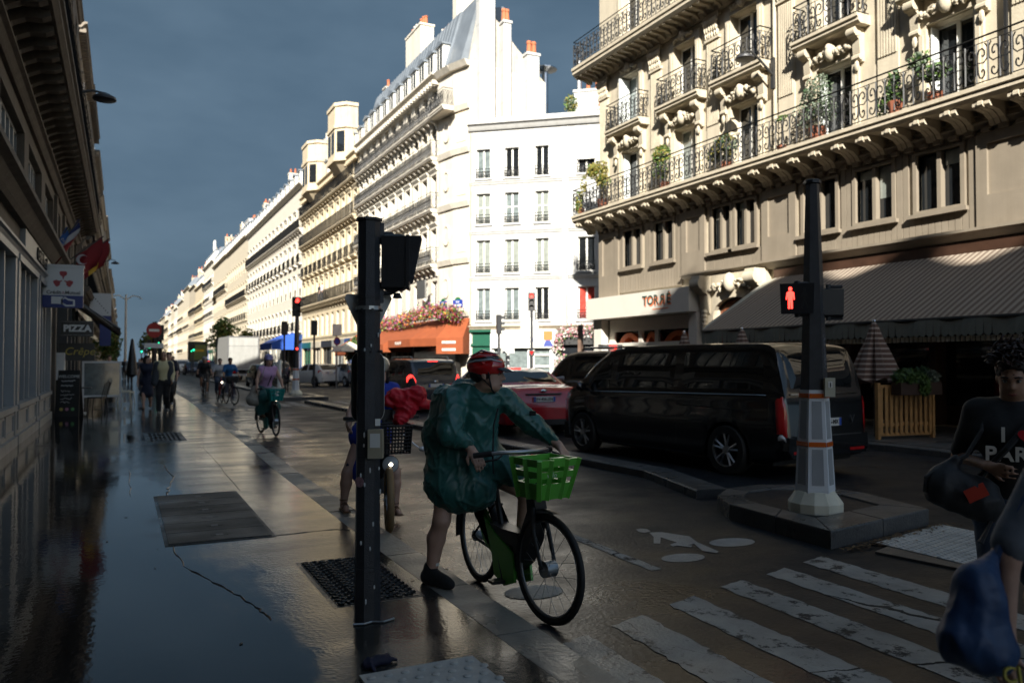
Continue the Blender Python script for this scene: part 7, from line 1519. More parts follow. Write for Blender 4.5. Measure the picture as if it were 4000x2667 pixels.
    if shoes:
        for S in 'LR':
            a = J['an' + S]; sdf_obj('shoe', [c(a + V3(0, -.035, -.04) * s, a + V3(0, .15, -.052) * s, .047, .037), c(a + V3(0, -.02, .0), a + V3(0, -.015, -.04), .046, .048)], shoes, t, max(hh * .8, .012), .02)
    if hair and not helmet or (helmet and hair and hstyle == 'long'):
        E = lambda p, r, k=.02: ('e', P(*p), tuple(q * s for q in r), M, k); hp = [E((0, -.022, .046), (.086, .102, .088))]
        if not helmet: hp += [E((0, .03, .09), (.06, .055, .035))]
        if hstyle == 'long': hp += [E((0, -.085, -.05), (.085, .045, .12), .04), E((-.07, -.02, -.06), (.025, .05, .11), .03), E((.07, -.02, -.06), (.025, .05, .11), .03), E((0, -.09, -.16), (.075, .04, .10), .04)]
        if hstyle == 'tied': hp += [E((0, -.12, .05), (.04, .045, .04), .02)]
        cut = [('e', P(0, .08, -.03), (.066 * s, .07 * s, .105 * s), M, -.02)]
        sdf_obj('hair', hp + (cut if hstyle != 'bald' else cut), hair, t, max(h * .8, .012), .02, folds(.006, 40, 20))
    if helmet:
        E = lambda p, r, k=.02: ('e', P(*p), tuple(q * s for q in r), M, k)
        sdf_obj('helmet', [E((0, -.012, .062), (.102, .122, .093)), E((0, .085, .035), (.07, .04, .012), .02), ('e', P(0, .0, -.09), (.2 * s, .2 * s, .10 * s), M, -.01)], helmet, t, max(h * .7, .010), .015)
        b = MB(); 
        for sx in (-1, 1): b.tube([P(sx * .078, .0, .02), P(sx * .066, .03, -.07), P(0, .055, -.115)], .005 * s, 5)
        b.build('strap', black_plastic, t)
        b = MB()
        for sx in (-.5, 0, .5): b.ball(P(sx * .1, .096 - abs(sx) * .02, .09), (.012, .012, .008), 6, 4)
        b.build('helmet_vent', black_plastic, t)
    if extra: extra(t, J, s, P)
    return t
denim = fab('fabric_denim', (.05, .075, .12)); f_black = fab('fabric_black', (.010, .010, .011)); f_navy = fab('fabric_navy', (.010, .014, .035)); f_white = fab('fabric_white', (.55, .55, .56)); f_teal = fab('fabric_teal', (.02, .12, .11)); f_lilac = fab('fabric_lilac', (.62, .36, .60)); f_blue = fab('fabric_blue', (.02, .13, .33)); f_yellow = fab('fabric_pale_yellow', (.66, .58, .33)); f_slate = fab('fabric_slate', (.045, .052, .062)); f_grey = fab('fabric_grey', (.13, .145, .17)); canvas = fab('canvas_bag', (.33, .30, .25), bump=.3); shoe_w = fab('shoe_white', (.5, .5, .5)); shoe_b = fab('shoe_brown', (.14, .07, .035)); f_royal = fab('fabric_royal_blue', (.018, .05, .42)); f_redc = fab('fabric_red', (.65, .010, .025), .5)
lav = mat('helmet_lavender', (.34, .29, .58), .35, var=.03, coat=.4)
# --- woman on the teal cycle
bicycle('teal_cycle', 'teal hire cycle with a moulded teal basket under the woman in the lavender helmet', (2.93, 18.25, 0), R(180 + 8), cyc_grey, velo_teal, 1.07, R(-4), True, head_glow, fair=velo_teal)
def ex_lav(t, J, s, P):
    sdf_obj('tote_bag', [('c', (.27, -.10, 1.0), (.34, -.10, .80), .09, .12), ('c', (.36, -.10, .76), (.30, -.02, .74), .11, .10)], canvas, t, .018, .04, folds(.015, 9, 5)); b = MB(); b.tube([(.27, -.10, 1.05), (.15, -.0, 1.3), (.09, -.03, 1.49)], .012, 5); b.build('bag_strap', canvas, t)
    MB().tube([(-.10, -.05, 1.49), (-.04, .02, 1.28), (.03, -.0, 1.08)], .011, 5).build('cross_strap', f_black, t)
person('cyclist', 'woman cyclist in a lavender helmet, lilac top and long teal skirt', (2.95, 18.3, 0), R(180 + 8), 1.70, 'ride', skin_a, f_lilac, 0, f_teal, 'long', shoe_b, hair_dark, 'long', lav, True, .018, (0.1, 1, -.05), extra=ex_lav, face=True, jo=dict(haL=(-.29, .06, 1.05), haR=(.29, .06, 1.05)))
# --- three riders further back
bicycle('bicycle', 'black bicycle under the rider in black at the back', (3.42, 39.2, 0), R(180), cyc_grey, None, 1.05); person('cyclist', 'rider in a black T-shirt, black shorts and grey helmet', (3.42, 39.2, 0), R(180), 1.76, 'ride', skin_b, f_black, .4, f_black, 'shorts', shoe_w, None, 'short', mat('helmet_grey', (.30, .31, .32), .5), False, .028)
bicycle('red_bicycle', 'red and black bicycle with a small lit lamp in the middle of the group', (3.52, 33.6, 0), R(182), mat('bike_red', (.35, .03, .03), .35), None, 1.05, lampm=head_glow); person('cyclist', 'rider in a white T-shirt and jeans on the red bicycle', (3.52, 33.6, 0), R(182), 1.68, 'ride', skin_a, f_white, .4, denim, 'trousers', f_navy, hair_dark, 'tied', None, True, .026)
bicycle('basket_bicycle', 'dark bicycle with a wide black basket under the rider in blue', (3.72, 31.9, 0), R(190), mat('bike_plum', (.06, .02, .03), .35), None, 1.05, R(10)); 
def ex_bk(t, J, s, P): sdf_obj('bag', [('c', (-.14, .26, .98), (.16, .26, .98), .10, .10), ('c', (-.12, .26, .88), (.14, .26, .88), .09, .09)], f_black, t, .025, .03)
person('cyclist', 'rider in a bright blue T-shirt with a big black bag on the bars', (3.72, 31.9, 0), R(190), 1.70, 'ride', skin_b, f_blue, .4, fab('fabric_greyblue', (.13, .14, .19)), 'trousers', shoe_w, hair_dark, 'tied', None, True, .026, extra=ex_bk)
person('cyclist', 'dark figure on a scooter directly behind the rider in black', (3.9, 44., 0), R(180), 1.8, 'stand', skin_b, f_black, 1., f_black, 'trousers', f_black, None, 'short', mat('helmet_black', (.012, .012, .012), .3), False, .035)
bicycle('parked_bicycle', 'bicycle locked to the rack beside the far island', (7.1, 41.5, 0), R(80), cyc_grey, None, 1.05)
rk = thing('cycle_rack', 'black hoop cycle rack behind the far island', 'cycle rack', (6.1, 41.2, 0))
for k in range(3): MB().tube([(k * .7, -.35, 0), (k * .7, -.35, .85), (k * .7, .35, .85), (k * .7, .35, 0)], .03, 6).build('hoop', iron, rk)
# --- pedestrians on the pavement
def ex_yel(t, J, s, P): MB().tube([V3(-.02, .0, 0) + J['haL'], V3(-.02, .05, -.02) + J['haL']], [.03, .025], 6).build('paper_cup', white_paint, t); MB().box(-.10, -.06, .155, .165, 1.30, 1.36).build('pocket_pen', frame_dark, t)
person('person', 'bald man in a pale yellow shirt, slate waistcoat and black trousers', (1.08, 24.9, .13), R(180 - 6), 1.77, 'walk', skin_b, f_yellow, .95, f_black, 'trousers', fab('shoe_grey', (.2, .19, .17)), None, 'short', None, False, .018, (0, 1, -.05), over=f_slate, extra=ex_yel, girth=1.13, face=True)
person('person', 'woman in a sleeveless navy dress with long dark hair', (.72, 27.4, .13), R(178), 1.68, 'walk', skin_a, None, 0, f_navy, 'dress', shoe_b, hair_dark, 'long', None, True, .02, (-.6, .7, -.1), jo=dict(elL=(-.24, -.02, 1.1), haL=(-.25, .05, .86), elR=(.25, -.02, 1.1), haR=(.27, .05, .86)))
person('person', 'bearded man in a navy T-shirt behind the man in yellow', (1.40, 28.6, .13), R(178), 1.80, 'walk', skin_a, f_navy, .42, f_black, 'trousers', shoe_w, hair_dark, 'short', None, False, .022)
rn = RN(9); tones = [f_black, f_navy, f_white, f_grey, f_slate, denim]
desc = [('man in a dark jacket by the tall dark signal pole', 1.9, 36.), ('woman in grey walking away past the no entry sign', .9, 43.), ('person in white near the left terrace chairs', -.5, 41.), ('person in dark clothes by the green lights', 1.5, 52.), ('person in pale clothes far along the left pavement', .5, 58.), ('person in navy farther along the left pavement', 1.2, 66.), ('small dark figure on the far left pavement', .2, 75.), ('small pale figure on the far left pavement', 1.6, 84.), ('pedestrian crossing beyond the black SUV', 4.5, 98.), ('pedestrian crossing near the delivery van', 5.4, 112.), ('tiny walker near the end of the pavement', .9, 100.), ('tiny dark walker near the end of the pavement', 1.4, 122.)]
for i, (lb, x, y) in enumerate(desc):
    tp_ = {0: f_black, 1: f_grey, 2: f_white, 3: f_black, 4: f_white, 5: f_navy, 6: f_black, 7: f_white}.get(i, tones[i % 6]); person('person', lb, (x, y, .13 if x < 2.2 else 0), R(180 if i != 1 else 0), rn.uniform(1.65, 1.8), 'walk', rn.choice([skin_a, skin_b]), tp_, .9, tones[(i + 3) % 6] if i % 2 else f_black, 'trousers', f_black, hair_dark, 'short', None, i % 2 == 1, .04 if y < 60 else .055)
for i, (y, lb) in enumerate(((73.2, 'first of two people leaning on a third floor balcony rail'), (74.4, 'second of two people leaning on a third floor balcony rail'))): person('person', lb, (16.45, y, 7.16), R(90), 1.7, 'stand', skin_a, [f_white, f_black][i], .4, f_black, 'trousers', f_black, hair_dark, 'short', None, i == 0, .05)
# --- the rider in the green poncho, one foot on the kerb
vb = bicycle('green_hire_cycle', 'green hire cycle with a moulded green front basket in the foreground', (2.385, 4.89, 0), R(180), cyc_grey, velo_green, 1.07, R(9), True, None, fair=velo_green)
PM = thing('cyclist', 'man in a dark green poncho and red helmet with one foot on the kerb', 'person', (0, 0, 0))
fdir = V3(.75, -.59, -.03).normalized(); HC = V3(2.20, 4.86, 1.535)
hp, HP, HM = head_prims(HC, fdir, (0, 0, 1), 1.0); T3 = tuple
wrR, wrL = V3(2.055, 4.80, 1.045), V3(2.665, 4.73, 1.055)
body = hp + [('c', T3(HC + V3(-.01, .01, -.07)), (2.16, 4.93, 1.40), .056, .062), ('c', (2.15, 5.02, 1.30), (2.10, 5.12, .95), .10, .11), ('c', (2.03, 4.97, 1.355), (2.31, 4.94, 1.355), .055, .055),
    ('c', (1.99, 4.95, 1.34), (1.96, 4.90, 1.15), .055, .045), ('c', (1.96, 4.90, 1.15), T3(wrR), .042, .027), ('c', (2.36, 4.92, 1.34), (2.56, 4.86, 1.16), .055, .045), ('c', (2.56, 4.86, 1.16), T3(wrL), .042, .027),
    ('c', (2.02, 5.12, .90), (1.935, 5.02, .56), .088, .058), ('c', (1.935, 5.02, .56), (1.915, 5.07, .43), .056, .060), ('c', (1.915, 5.07, .43), (1.89, 5.09, .20), .060, .036), ('c', (1.89, 5.11, .165), (1.935, 4.97, .15), .035, .028),
    ('c', (2.22, 5.12, .90), (2.52, 4.92, .72), .088, .056), ('c', (2.52, 4.92, .72), (2.53, 5.02, .38), .056, .038)]
body += hand_prims(wrR, V3(.12, -.75, -.55), V3(.35, .35, -.85), 1.0, .75, -1) + hand_prims(wrL, V3(-.0, -.85, -.4), V3(-.3, .3, -.9), 1.0, .75, 1)
bo = sdf_obj('body', body, skin_a, PM, .0085, .025); face_bits(bo, HP, 1.)
pon = bpy.data.materials.new('poncho_green'); pon.use_nodes = True; pt = pon.node_tree; pp = pt.nodes['Principled BSDF']; pp.inputs['Base Color'].default_value = (.030, .135, .115, 1); pp.inputs['Roughness'].default_value = .33; pp.inputs['Sheen Weight'].default_value = .1
tc = nd(pt, 'ShaderNodeTexCoord'); mp = nd(pt, 'ShaderNodeMapping', {'Vector': tc.outputs['Object'], 'Scale': (7, 7, 4)}); n1 = nd(pt, 'ShaderNodeTexNoise', {'Vector': mp.outputs[0], 'Scale': 1., 'Detail': 4., 'Roughness': .55, 'Distortion': 1.2})
n1.noise_type = 'RIDGED_MULTIFRACTAL'; bp_ = nd(pt, 'ShaderNodeBump', {'Height': n1.outputs[0], 'Strength': .45, 'Distance': .02}); pt.links.new(bp_.outputs[0], pp.inputs['Normal'])
def pfold(co, n):
    rg = lambda p, q: max(0., 1 - abs(noise.noise(p)) * q) ** 2.5; z = co.z; w = min(1, max(0, (1.25 - z) / .3)); a = atan2(co.y - 5.02, co.x - 2.12)
    return .008 * w * rg(Vector((a * 2.2 + z * 1.4, z * .9, 2.)), 3.) + .012 * rg(Vector((co.x * 8 + z * 5, co.y * 8 - z * 4, z * 3.5 + 3)), 3.5) + .008 * rg(Vector((co.x * 15 - z * 11, co.y * 14, z * 10)), 4.) - .012 + .004 * noise.noise(co * 6)
P_ = [('c', (2.175, 4.97, 1.33), (2.14, 5.05, 1.0), .160, .195, .05), ('c', (2.00, 4.95, 1.375), (2.34, 4.92, 1.375), .080, .080, .05), ('c', (1.985, 4.93, 1.355), (1.915, 4.85, 1.15), .085, .090, .018), ('c', (1.915, 4.85, 1.15), T3(wrR + V3(-.015, .03, .035)), .085, .052, .014), ('c', (2.36, 4.92, 1.36), (2.54, 4.87, 1.18), .088, .084, .02), ('c', (2.54, 4.87, 1.18), T3(wrL + V3(-.02, .035, .035)), .080, .050, .014),
    ('c', (2.01, 5.12, 1.355), (2.13, 5.16, 1.355), .105, .105, .07), ('c', (1.97, 5.13, 1.12), (2.12, 5.20, 1.12), .125, .14, .10), ('c', (2.02, 5.10, 1.05), (1.985, 5.05, .80), .155, .165, .08), ('c', (2.10, 5.10, 1.0), (2.14, 5.02, .78), .19, .165, .08), ('c', (2.02, 5.01, .74), (2.18, 4.96, .74), .14, .12, .06), ('c', (2.2, 5.0, .98), (2.40, 4.90, .86), .14, .10, .06), ('c', (1.99, 5.05, 1.34), (1.98, 5.09, 1.15), .095, .11, .10),
    ('c', (2.07, 4.94, 1.435), (2.07, 5.03, 1.45), .050, .055, .02), ('c', (2.07, 5.03, 1.45), (2.20, 5.05, 1.45), .055, .055, .02), ('c', (2.07, 4.94, 1.435), (2.17, 4.86, 1.385), .045, .032, .02), ('c', (2.20, 5.05, 1.45), (2.30, 4.95, 1.43), .05, .042, .02), ('c', (2.30, 4.95, 1.43), (2.25, 4.86, 1.375), .042, .03, .02),
    ('e', (1.97, 5.0, .50), (.5, .5, .095), None, -.02), ('e', T3(HC + V3(.07, -.10, -.16)), (.045, .05, .13), None, -.01)]
sdf_obj('poncho', P_, pon, PM, .0105, .05, pfold, it=2)
b = MB(); b.tube([(2.235, 4.775, 1.31), (2.20, 4.765, 1.2), (2.205, 4.79, 1.0), (2.215, 4.80, .88)], .006, 5); b.build('zip', black_plastic, PM)
MB().box(-.022, .022, -.003, .003, -.016, .016).build('sleeve_badge', f_black, PM, loc=(2.505, 4.795, 1.27), rz=R(-30))
sdf_obj('shoe', [('c', (1.875, 5.13, .17), (1.945, 4.965, .158), .048, .04), ('c', (1.885, 5.10, .235), (1.88, 5.11, .17), .046, .05), ('c', (1.945, 4.965, .155), (1.96, 4.93, .152), .04, .034), ('c', (1.90, 5.06, .20), (1.93, 4.99, .175), .036, .036)], f_black, PM, .0085, .02); MB().box(-.012, .012, -.004, .004, -.01, .01).build('shoe_tab', white_paint, PM, loc=(1.915, 5.045, .262))
sdf_obj('shoe', [('c', (2.53, 5.06, .33), (2.55, 4.88, .31), .047, .04), ('c', (2.53, 5.03, .39), (2.53, 5.05, .33), .045, .048)], f_black, PM, .01, .02)
# helmet: vented shell with red and black bands
E = lambda p, r, k=.015: ('e', HP(*p), r, HM, k)
hel_red, hel_blk, hel_sil = mat('helmet_red', (.62, .015, .015), .2, var=.03, coat=1.), mat('helmet_gloss_black', (.010, .010, .012), .18, var=.05, coat=1.), mat('helmet_silver', (.40, .41, .43), .25, metal=.3, var=.03, coat=1.)
sh = [E((0, -.015, .055), (.101, .130, .098))] + [E((sx * .094, -.12 + .07 * k, .055 + .012 * k), (.016, .038, .011), -.006) for sx in (-1, 1) for k in range(3)] + [E((sx * .045, -.10 + .085 * k, .142 - .012 * (k - 1) ** 2), (.012, .045, .022), -.006) for sx in (-1, 1) for k in range(3)] + [E((0, -.06 + .09 * k, .155), (.012, .038, .018), -.006) for k in range(2)] + [('e', HP(0, .03, -.115), (.2, .2, .125), HM, -.01)]
ho = sdf_obj('helmet', sh, [hel_red, hel_blk], PM, .0065, .01)
fr = V3(*HP(0, 0, 0)); inv = Matrix(HM).transposed()
for p in ho.data.polygons:
    q = inv @ (Vector(p.center) - fr); a = q.z - .055 - .16 * q.y; p.material_index = 1 if (.035 < a < .062 or a > .092 or q.z < .0) else 0
b = MB()
for sx in (-1, 1): b.tube([HP(sx * .088, -.135, .07), HP(sx * .103, -.06, .088), HP(sx * .088, .04, .10), HP(sx * .045, .108, .085)], [.003, .0075, .007, .004], 6); b.tube([HP(sx * .03, -.13, .11), HP(sx * .03, -.04, .158), HP(sx * .026, .06, .137)], [.003, .007, .004], 6)
b.build('helmet_stripe', hel_sil, PM, 60)
b = MB(); b.rings([[HP(x, y + dy, z) for x, y, z in ((-.075, .085, .045), (-.04, .118, .05), (0, .128, .052), (.04, .118, .05), (.075, .085, .045))] + [HP(x * .85, y + .05 + dy, z - .022) for x, y, z in ((.075, .085, .045), (.04, .125, .05), (0, .138, .052), (-.04, .125, .05), (-.075, .085, .045))] for dy in (0,)] + [[HP(x, y, z - .006) for x, y, z in ((-.075, .085, .045), (-.04, .118, .05), (0, .128, .052), (.04, .118, .05), (.075, .085, .045))] + [HP(x * .85, y + .05, z - .028) for x, y, z in ((.075, .085, .045), (.04, .125, .05), (0, .138, .052), (-.04, .125, .05), (-.075, .085, .045))]]); b.build('helmet_peak', hel_blk, PM)
b = MB()
for sx in (-1, 1): b.tube([HP(sx * .084, .025, .02), HP(sx * .079, .035, -.04), HP(sx * .055, .045, -.10), HP(0, .052, -.125)], .0055, 5); b.tube([HP(sx * .086, -.05, .0), HP(sx * .08, .0, -.04), HP(sx * .062, .04, -.085)], .0045, 5)
b.build('strap', black_plastic, PM)
sdf_obj('hair', [E((0, -.045, .01), (.080, .085, .075)), E((sx_ := .07, .01, .0), (.012, .03, .035)), E((-.07, .01, .0), (.012, .03, .035))], hair_dark, PM, .009, .015)
# --- woman in blue on the black moped, half behind the near pole
mp_t = thing('moped', 'black retro electric moped with tan tyres, round headlamp and a wire basket behind the pole', 'moped', (2.36, 7.98, 0), R(180 - 6)); 
add_wheel(mp_t, (0, .66, .31), .31, tan_tyre, R(-8), .036, .05); add_wheel(mp_t, (0, -.62, .31), .31, tan_tyre, 0, .036, .05)
b = MB(); b.T = Matrix.Rotation(R(-8), 4, 'Z')
for s in (-1, 1): b.tube([(s * .085, .64, .31), (s * .085, .52, .62), (s * .07, .44, .90)], [.020, .024, .02], 8); b.cyl((s * .085, .65, .30), (s * .085, .60, .44), .03, n=8)
b.build('fork', mat('moped_fork', (.03, .045, .06), .35, metal=.4), mp_t, 40)
b = MB(); b.tube([(0, .46, .78), (0, .30, .55), (0, .05, .36), (0, -.35, .36), (0, -.62, .31)], .035, 8); b.tube([(0, .42, .86), (0, .1, .72), (0, -.3, .70), (0, -.62, .66)], .03, 8); b.box(-.09, .09, -.15, .22, .30, .60); b.tube([(0, -.3, .70), (0, -.4, .36)], .025, 8); b.build('frame', frame_dark, mp_t, 40)
sdf_obj('seat', [('c', (0, -.50, .80), (0, -.05, .80), .09, .08)], f_black, mp_t, .02, .03)
b = MB(); b.T = Matrix.Translation((-.02, .60, .64)) @ Matrix.Rotation(R(-90), 4, 'X'); b.lathe([(.03, -.09), (.075, -.02), (.082, .02)], 16); b.m = 1; b.lathe([(.078, .021), (.06, .033), (.01, .04)], 16); b.build('head_lamp', [frame_dark, lens_clear], mp_t, 40)
MB().ball((-.02, .625, .64), (.028, .02, .028), 8, 6).build('lamp_glow', head_glow, mp_t)
b = MB(); b.tube([(0, .42, .88), (0, .40, 1.06)], .024, 8); b.tube([(-.36, .26, 1.06), (-.2, .34, 1.05), (0, .40, 1.06), (.2, .34, 1.05), (.36, .26, 1.06)], .014, 8); b.build('handlebar', frame_dark, mp_t, 50)
for s in (-1, 1): MB().tube([(s * .24, .32, 1.055), (s * .37, .25, 1.06)], .02, 8).build('grip', rubber, mp_t); MB().tube([(s * .22, .37, 1.05), (s * .36, .35, 1.04)], .008, 5).build('brake_lever', frame_dark, mp_t)
MB().box(-.08, .06, .38, .42, 1.05, 1.15).build('dash_display', black_plastic, mp_t)
b = MB(); b.tube([(-.2, .38, .9), (-.3, .42, .80), (-.34, .43, .77)], .008, 5); b.ball((-.385, .435, .755), (.05, .012, .025), 10, 6); b.build('mirror', alu, mp_t)
b = MB()   # wire basket
for k in range(13):
    for y in (.52, .80): x = -.19 + .38 * k / 12; b.tube([(x * .9, y - (.03 if y > .6 else 0), .76), (x, y, 1.02)], .006, 4, cap=False)
for k in range(9):
    for x in (-.19, .19): y = .52 + .28 * k / 8; b.tube([(x * .9, y, .76), (x, y, 1.02)], .006, 4, cap=False)
for k in range(9):
    z = .76 + .26 * k / 8; w = .171 + .019 * k / 8; b.tube([(-w, .52, z), (w, .52, z), (w, .80, z), (-w, .80, z)], .006 if k < 8 else .011, 4, closed=True)
for k in range(10): b.tube([(-.17 + .034 * k, .52, .76), (-.17 + .034 * k, .77, .76)], .005, 4, cap=False)
tag(b.build('wire_basket', black_plastic, mp_t), kind='stuff'); b = MB(); b.box(-.16, .16, .30, .56, .73, .75); b.build('basket_rack', frame_dark, mp_t)
def ex_wm(t, J, s, P):
    b = MB(); a = J['anR'] 
    for S in 'LR':
        a = J['an' + S]; b.tube([a + V3(-.03, .02, -.03), a + V3(0, .06, .0), a + V3(.03, .1, -.05)], .009, 5); b.tube([a + V3(.03, .02, -.03), a + V3(0, .06, .0), a + V3(-.03, .1, -.05)], .009, 5); b.tube([a + V3(.038 * cos(q), .038 * sin(q), .02) for q in [2 * pi * k / 10 for k in range(10)]], .007, 5, closed=True); b.box(a.x - .04, a.x + .04, a.y - .06, a.y + .17, a.z - .085, a.z - .07)
    b.build('sandals', shoe_b, t)
    MB().tube([(.22, -.02, .66), (.25, .03, .60), (.27, .08, .57)], .018, 5).build('loose_strap', f_navy, t)
hel_cream = mat('helmet_cream', (.45, .40, .31), .25, var=.05, coat=1.)
person('moped_rider', 'woman in a royal blue dress and cream helmet astride the moped behind the near pole', (2.33, 8.02, 0), R(180 - 4), 1.72, 'stand', skin_a, None, 0, f_royal, 'dress', None, hair_dark, 'long', hel_cream, True, .015, (.3, 1, -.3), extra=ex_wm, jo=dict(hip=(0, -.10, .86), chest=(-.05, .0, 1.20), neck=(-.06, .04, 1.38), head=(-.05, .09, 1.52), shL=(-.23, .03, 1.32), shR=(.14, .03, 1.34), elL=(-.30, .14, 1.08), elR=(.26, .14, 1.10), haL=(-.27, .27, 1.0), haR=(.30, .28, 1.02), knR=(.27, .06, .49), anR=(.30, .05, .21), knL=(-.22, .08, .48), anL=(-.23, .05, .14)))
# red rain jacket bundled over the basket
o = sdf_obj('red_jacket', [('c', (2.46, 7.50, 1.24), (2.60, 7.42, 1.30), .10, .085), ('c', (2.50, 7.45, 1.16), (2.42, 7.42, 1.05), .10, .06), ('c', (2.62, 7.44, 1.22), (2.72, 7.42, 1.20), .07, .045), ('c', (2.40, 7.50, 1.28), (2.36, 7.52, 1.24), .08, .07)], f_redc, None, .011, .03, lambda c_, n_: .018 * (.6 - 2 * abs(noise.noise(Vector((c_.x * 14 + c_.z * 9, c_.y * 14, c_.z * 11))))) + .006 * noise.noise(c_ * 30)); tag(o, 'bright red rain jacket bundled over the moped handlebars', 'jacket')
# --- woman in the black slogan T-shirt at the right edge
def ex_par(t, J, s, P):
    for tx, x, z, sz, m in (('I', -.055, 1.235, .105, white_paint), ('PARIS', .0, 1.135, .105, white_paint)):
        o = lettering(tx, sz, m, t, (x, .205, z), sp=1.08, bold=.003); o.rotation_euler = (R(97), 0, pi); o.location = (-x, .205 if z > 1.2 else .200, z)
    hr = [(.016 * 2.6 * math.sin(q) ** 3, .0026 * (13 * cos(q) - 5 * cos(2 * q) - 2 * cos(3 * q) - cos(4 * q))) for q in [2 * pi * k / 24 for k in range(24)]]
    b = MB(); b.prism(hr, -.003, .003, 'y'); o = b.build('heart', f_redc, t, loc=(-.05, .208, 1.235)); o.rotation_euler = (R(7), 0, 0)
    MB().tube([(-.12, .02, 1.44), (-.06, .17, 1.30), (.04, .215, 1.17), (.17, .16, 1.0), (.25, .05, .9)], .017, 6).build('bag_strap', f_black, t)
    b = MB(); rn = RN(5)
    for k in range(150):   # curls piled on top
        a, q = rn.uniform(0, 2 * pi), rn.uniform(-.2, 1); r = .085 * sqrt(max(0, 1 - q * q)) + .01; c = V3(*P(r * cos(a), -.03 + r * sin(a), .105 + .075 * q)); d = V3(rn.gauss(0, 1), rn.gauss(0, 1), rn.gauss(0, 1)).normalized(); e = d.orthogonal(); b.tube([c + (d * cos(w) + e * sin(w)) * .018 + d.cross(e) * .008 * w for w in [.0, 1., 2., 3., 4., 5.]], .0055, 4)
    b.build('curls', mat('hair_auburn', (.035, .012, .006), .5, var=.3), t)
PW = person('person', 'curly haired woman in a black slogan T-shirt carrying a dark bag', (4.33, 2.68, 0), R(180 - 56), 1.66, 'walk', skin_b, f_black, .42, denim, 'shorts', shoe_w, hair_dark, 'tied', None, True, .012, (.12, 1, -.32), extra=ex_par, girth=1.15, face=True, jo=dict(elR=(.27, -.02, 1.13), haR=(.12, .235, 1.11), shR=(.185, .02, 1.39), elL=(-.34, -.02, 1.12), haL=(-.28, .16, .98), shL=(-.21, .02, 1.39)))
bagm = fab('bag_black', (.012, .012, .013), .6)
o = sdf_obj('shoulder_bag', [('c', (3.98, 2.83, .98), (4.10, 2.72, .92), .075, .085), ('c', (3.96, 2.84, .93), (4.10, 2.70, .86), .085, .09), ('c', (3.98, 2.85, 1.02), (4.02, 2.80, 1.09), .045, .03)], bagm, None, .012, .04, folds(.012, 9, 7)); tag(o, 'bulging dark shoulder bag with a red tag on its side', 'bag')
b = MB(); b.prism([(-.052, -.036), (.052, -.036), (.052, .036), (.03, .036), (.02, .018), (.01, .036), (-.052, .036)], -.003, .003, 'y'); q = b.build('tag_label', mat('tag_red', (.42, .03, .012), .5, var=.05), o, loc=(3.985, 2.665, .94)); q.rotation_euler = (R(8), R(-28), R(-40))
MB().tube([(4.10, 2.66, .80), (4.06, 2.66, .74), (4.02, 2.67, .68)], [.012, .01, .016], 6).build('loose_strap', bagm, o); MB().tube([(3.88, 2.88, .92), (3.89, 2.88, 1.0), (3.96, 2.83, 1.06), (4.05, 2.76, 1.12), (4.12, 2.72, 1.25), (4.2, 2.74, 1.38)], .012, 6).build('bag_handle', bagm, o)
# --- person cut by the right edge, grey sleeve, bare arm, blue carrier bag
FP = person('person', 'person in a grey T-shirt cut by the right edge of the photo, bare arm hanging', (2.70, 1.33, 0), R(-15), 1.72, 'walk', skin_a, f_grey, .46, f_black, 'trousers', shoe_w, hair_dark, 'long', None, True, .014, jo=dict(shL=(-.20, .02, 1.40), elL=(-.40, .03, 1.06), haL=(-.41, .03, .80), elR=(.3, .0, 1.1), haR=(.28, .1, .87)))
bag_b = fab('bag_blue', (.012, .045, .13), .5, bump=.4, bs=9)
o = sdf_obj('carrier_bag', [('c', (2.28, 1.475, 1.06), (2.20, 1.475, .99), .02, .04), ('c', (2.20, 1.475, .99), (2.155, 1.48, .85), .045, .065), ('c', (2.215, 1.46, .93), (2.215, 1.45, .81), .05, .06), ('c', (2.14, 1.49, .82), (2.22, 1.45, .80), .055, .055)], bag_b, None, .009, .05, lambda c_, n_: .010 * (.5 - 1.8 * abs(noise.noise(Vector((c_.x * 16, c_.y * 16, c_.z * 5))))) + .003 * noise.noise(c_ * 40)); tag(o, 'full blue carrier bag hanging behind the bare arm at the right edge', 'bag')
MB().tube([(2.27, 1.47, 1.04), (2.36, 1.43, 1.22), (2.47, 1.39, 1.40), (2.53, 1.35, 1.43)], .014, 6).build('bag_strap', bag_b, o)
q = lettering('CJ', .06, mat('letter_yellow', (.5, .42, .05), .5, var=0), o, (2.19, 1.37, .765)); q.rotation_euler = (R(80), 0, R(-20))
# the driver's arm in the taxi window and a resident in red at a window of the white building
o = sdf_obj('person', [('c', (10.33, 18.0, 1.18), (10.24, 18.4, 1.15), .07, .05), ('c', (10.24, 18.4, 1.15), (10.26, 18.6, 1.12), .045, .03)], f_white, None, .02, .02); tag(o, 'white shirt arm of the taxi driver resting on the open window sill', 'person')
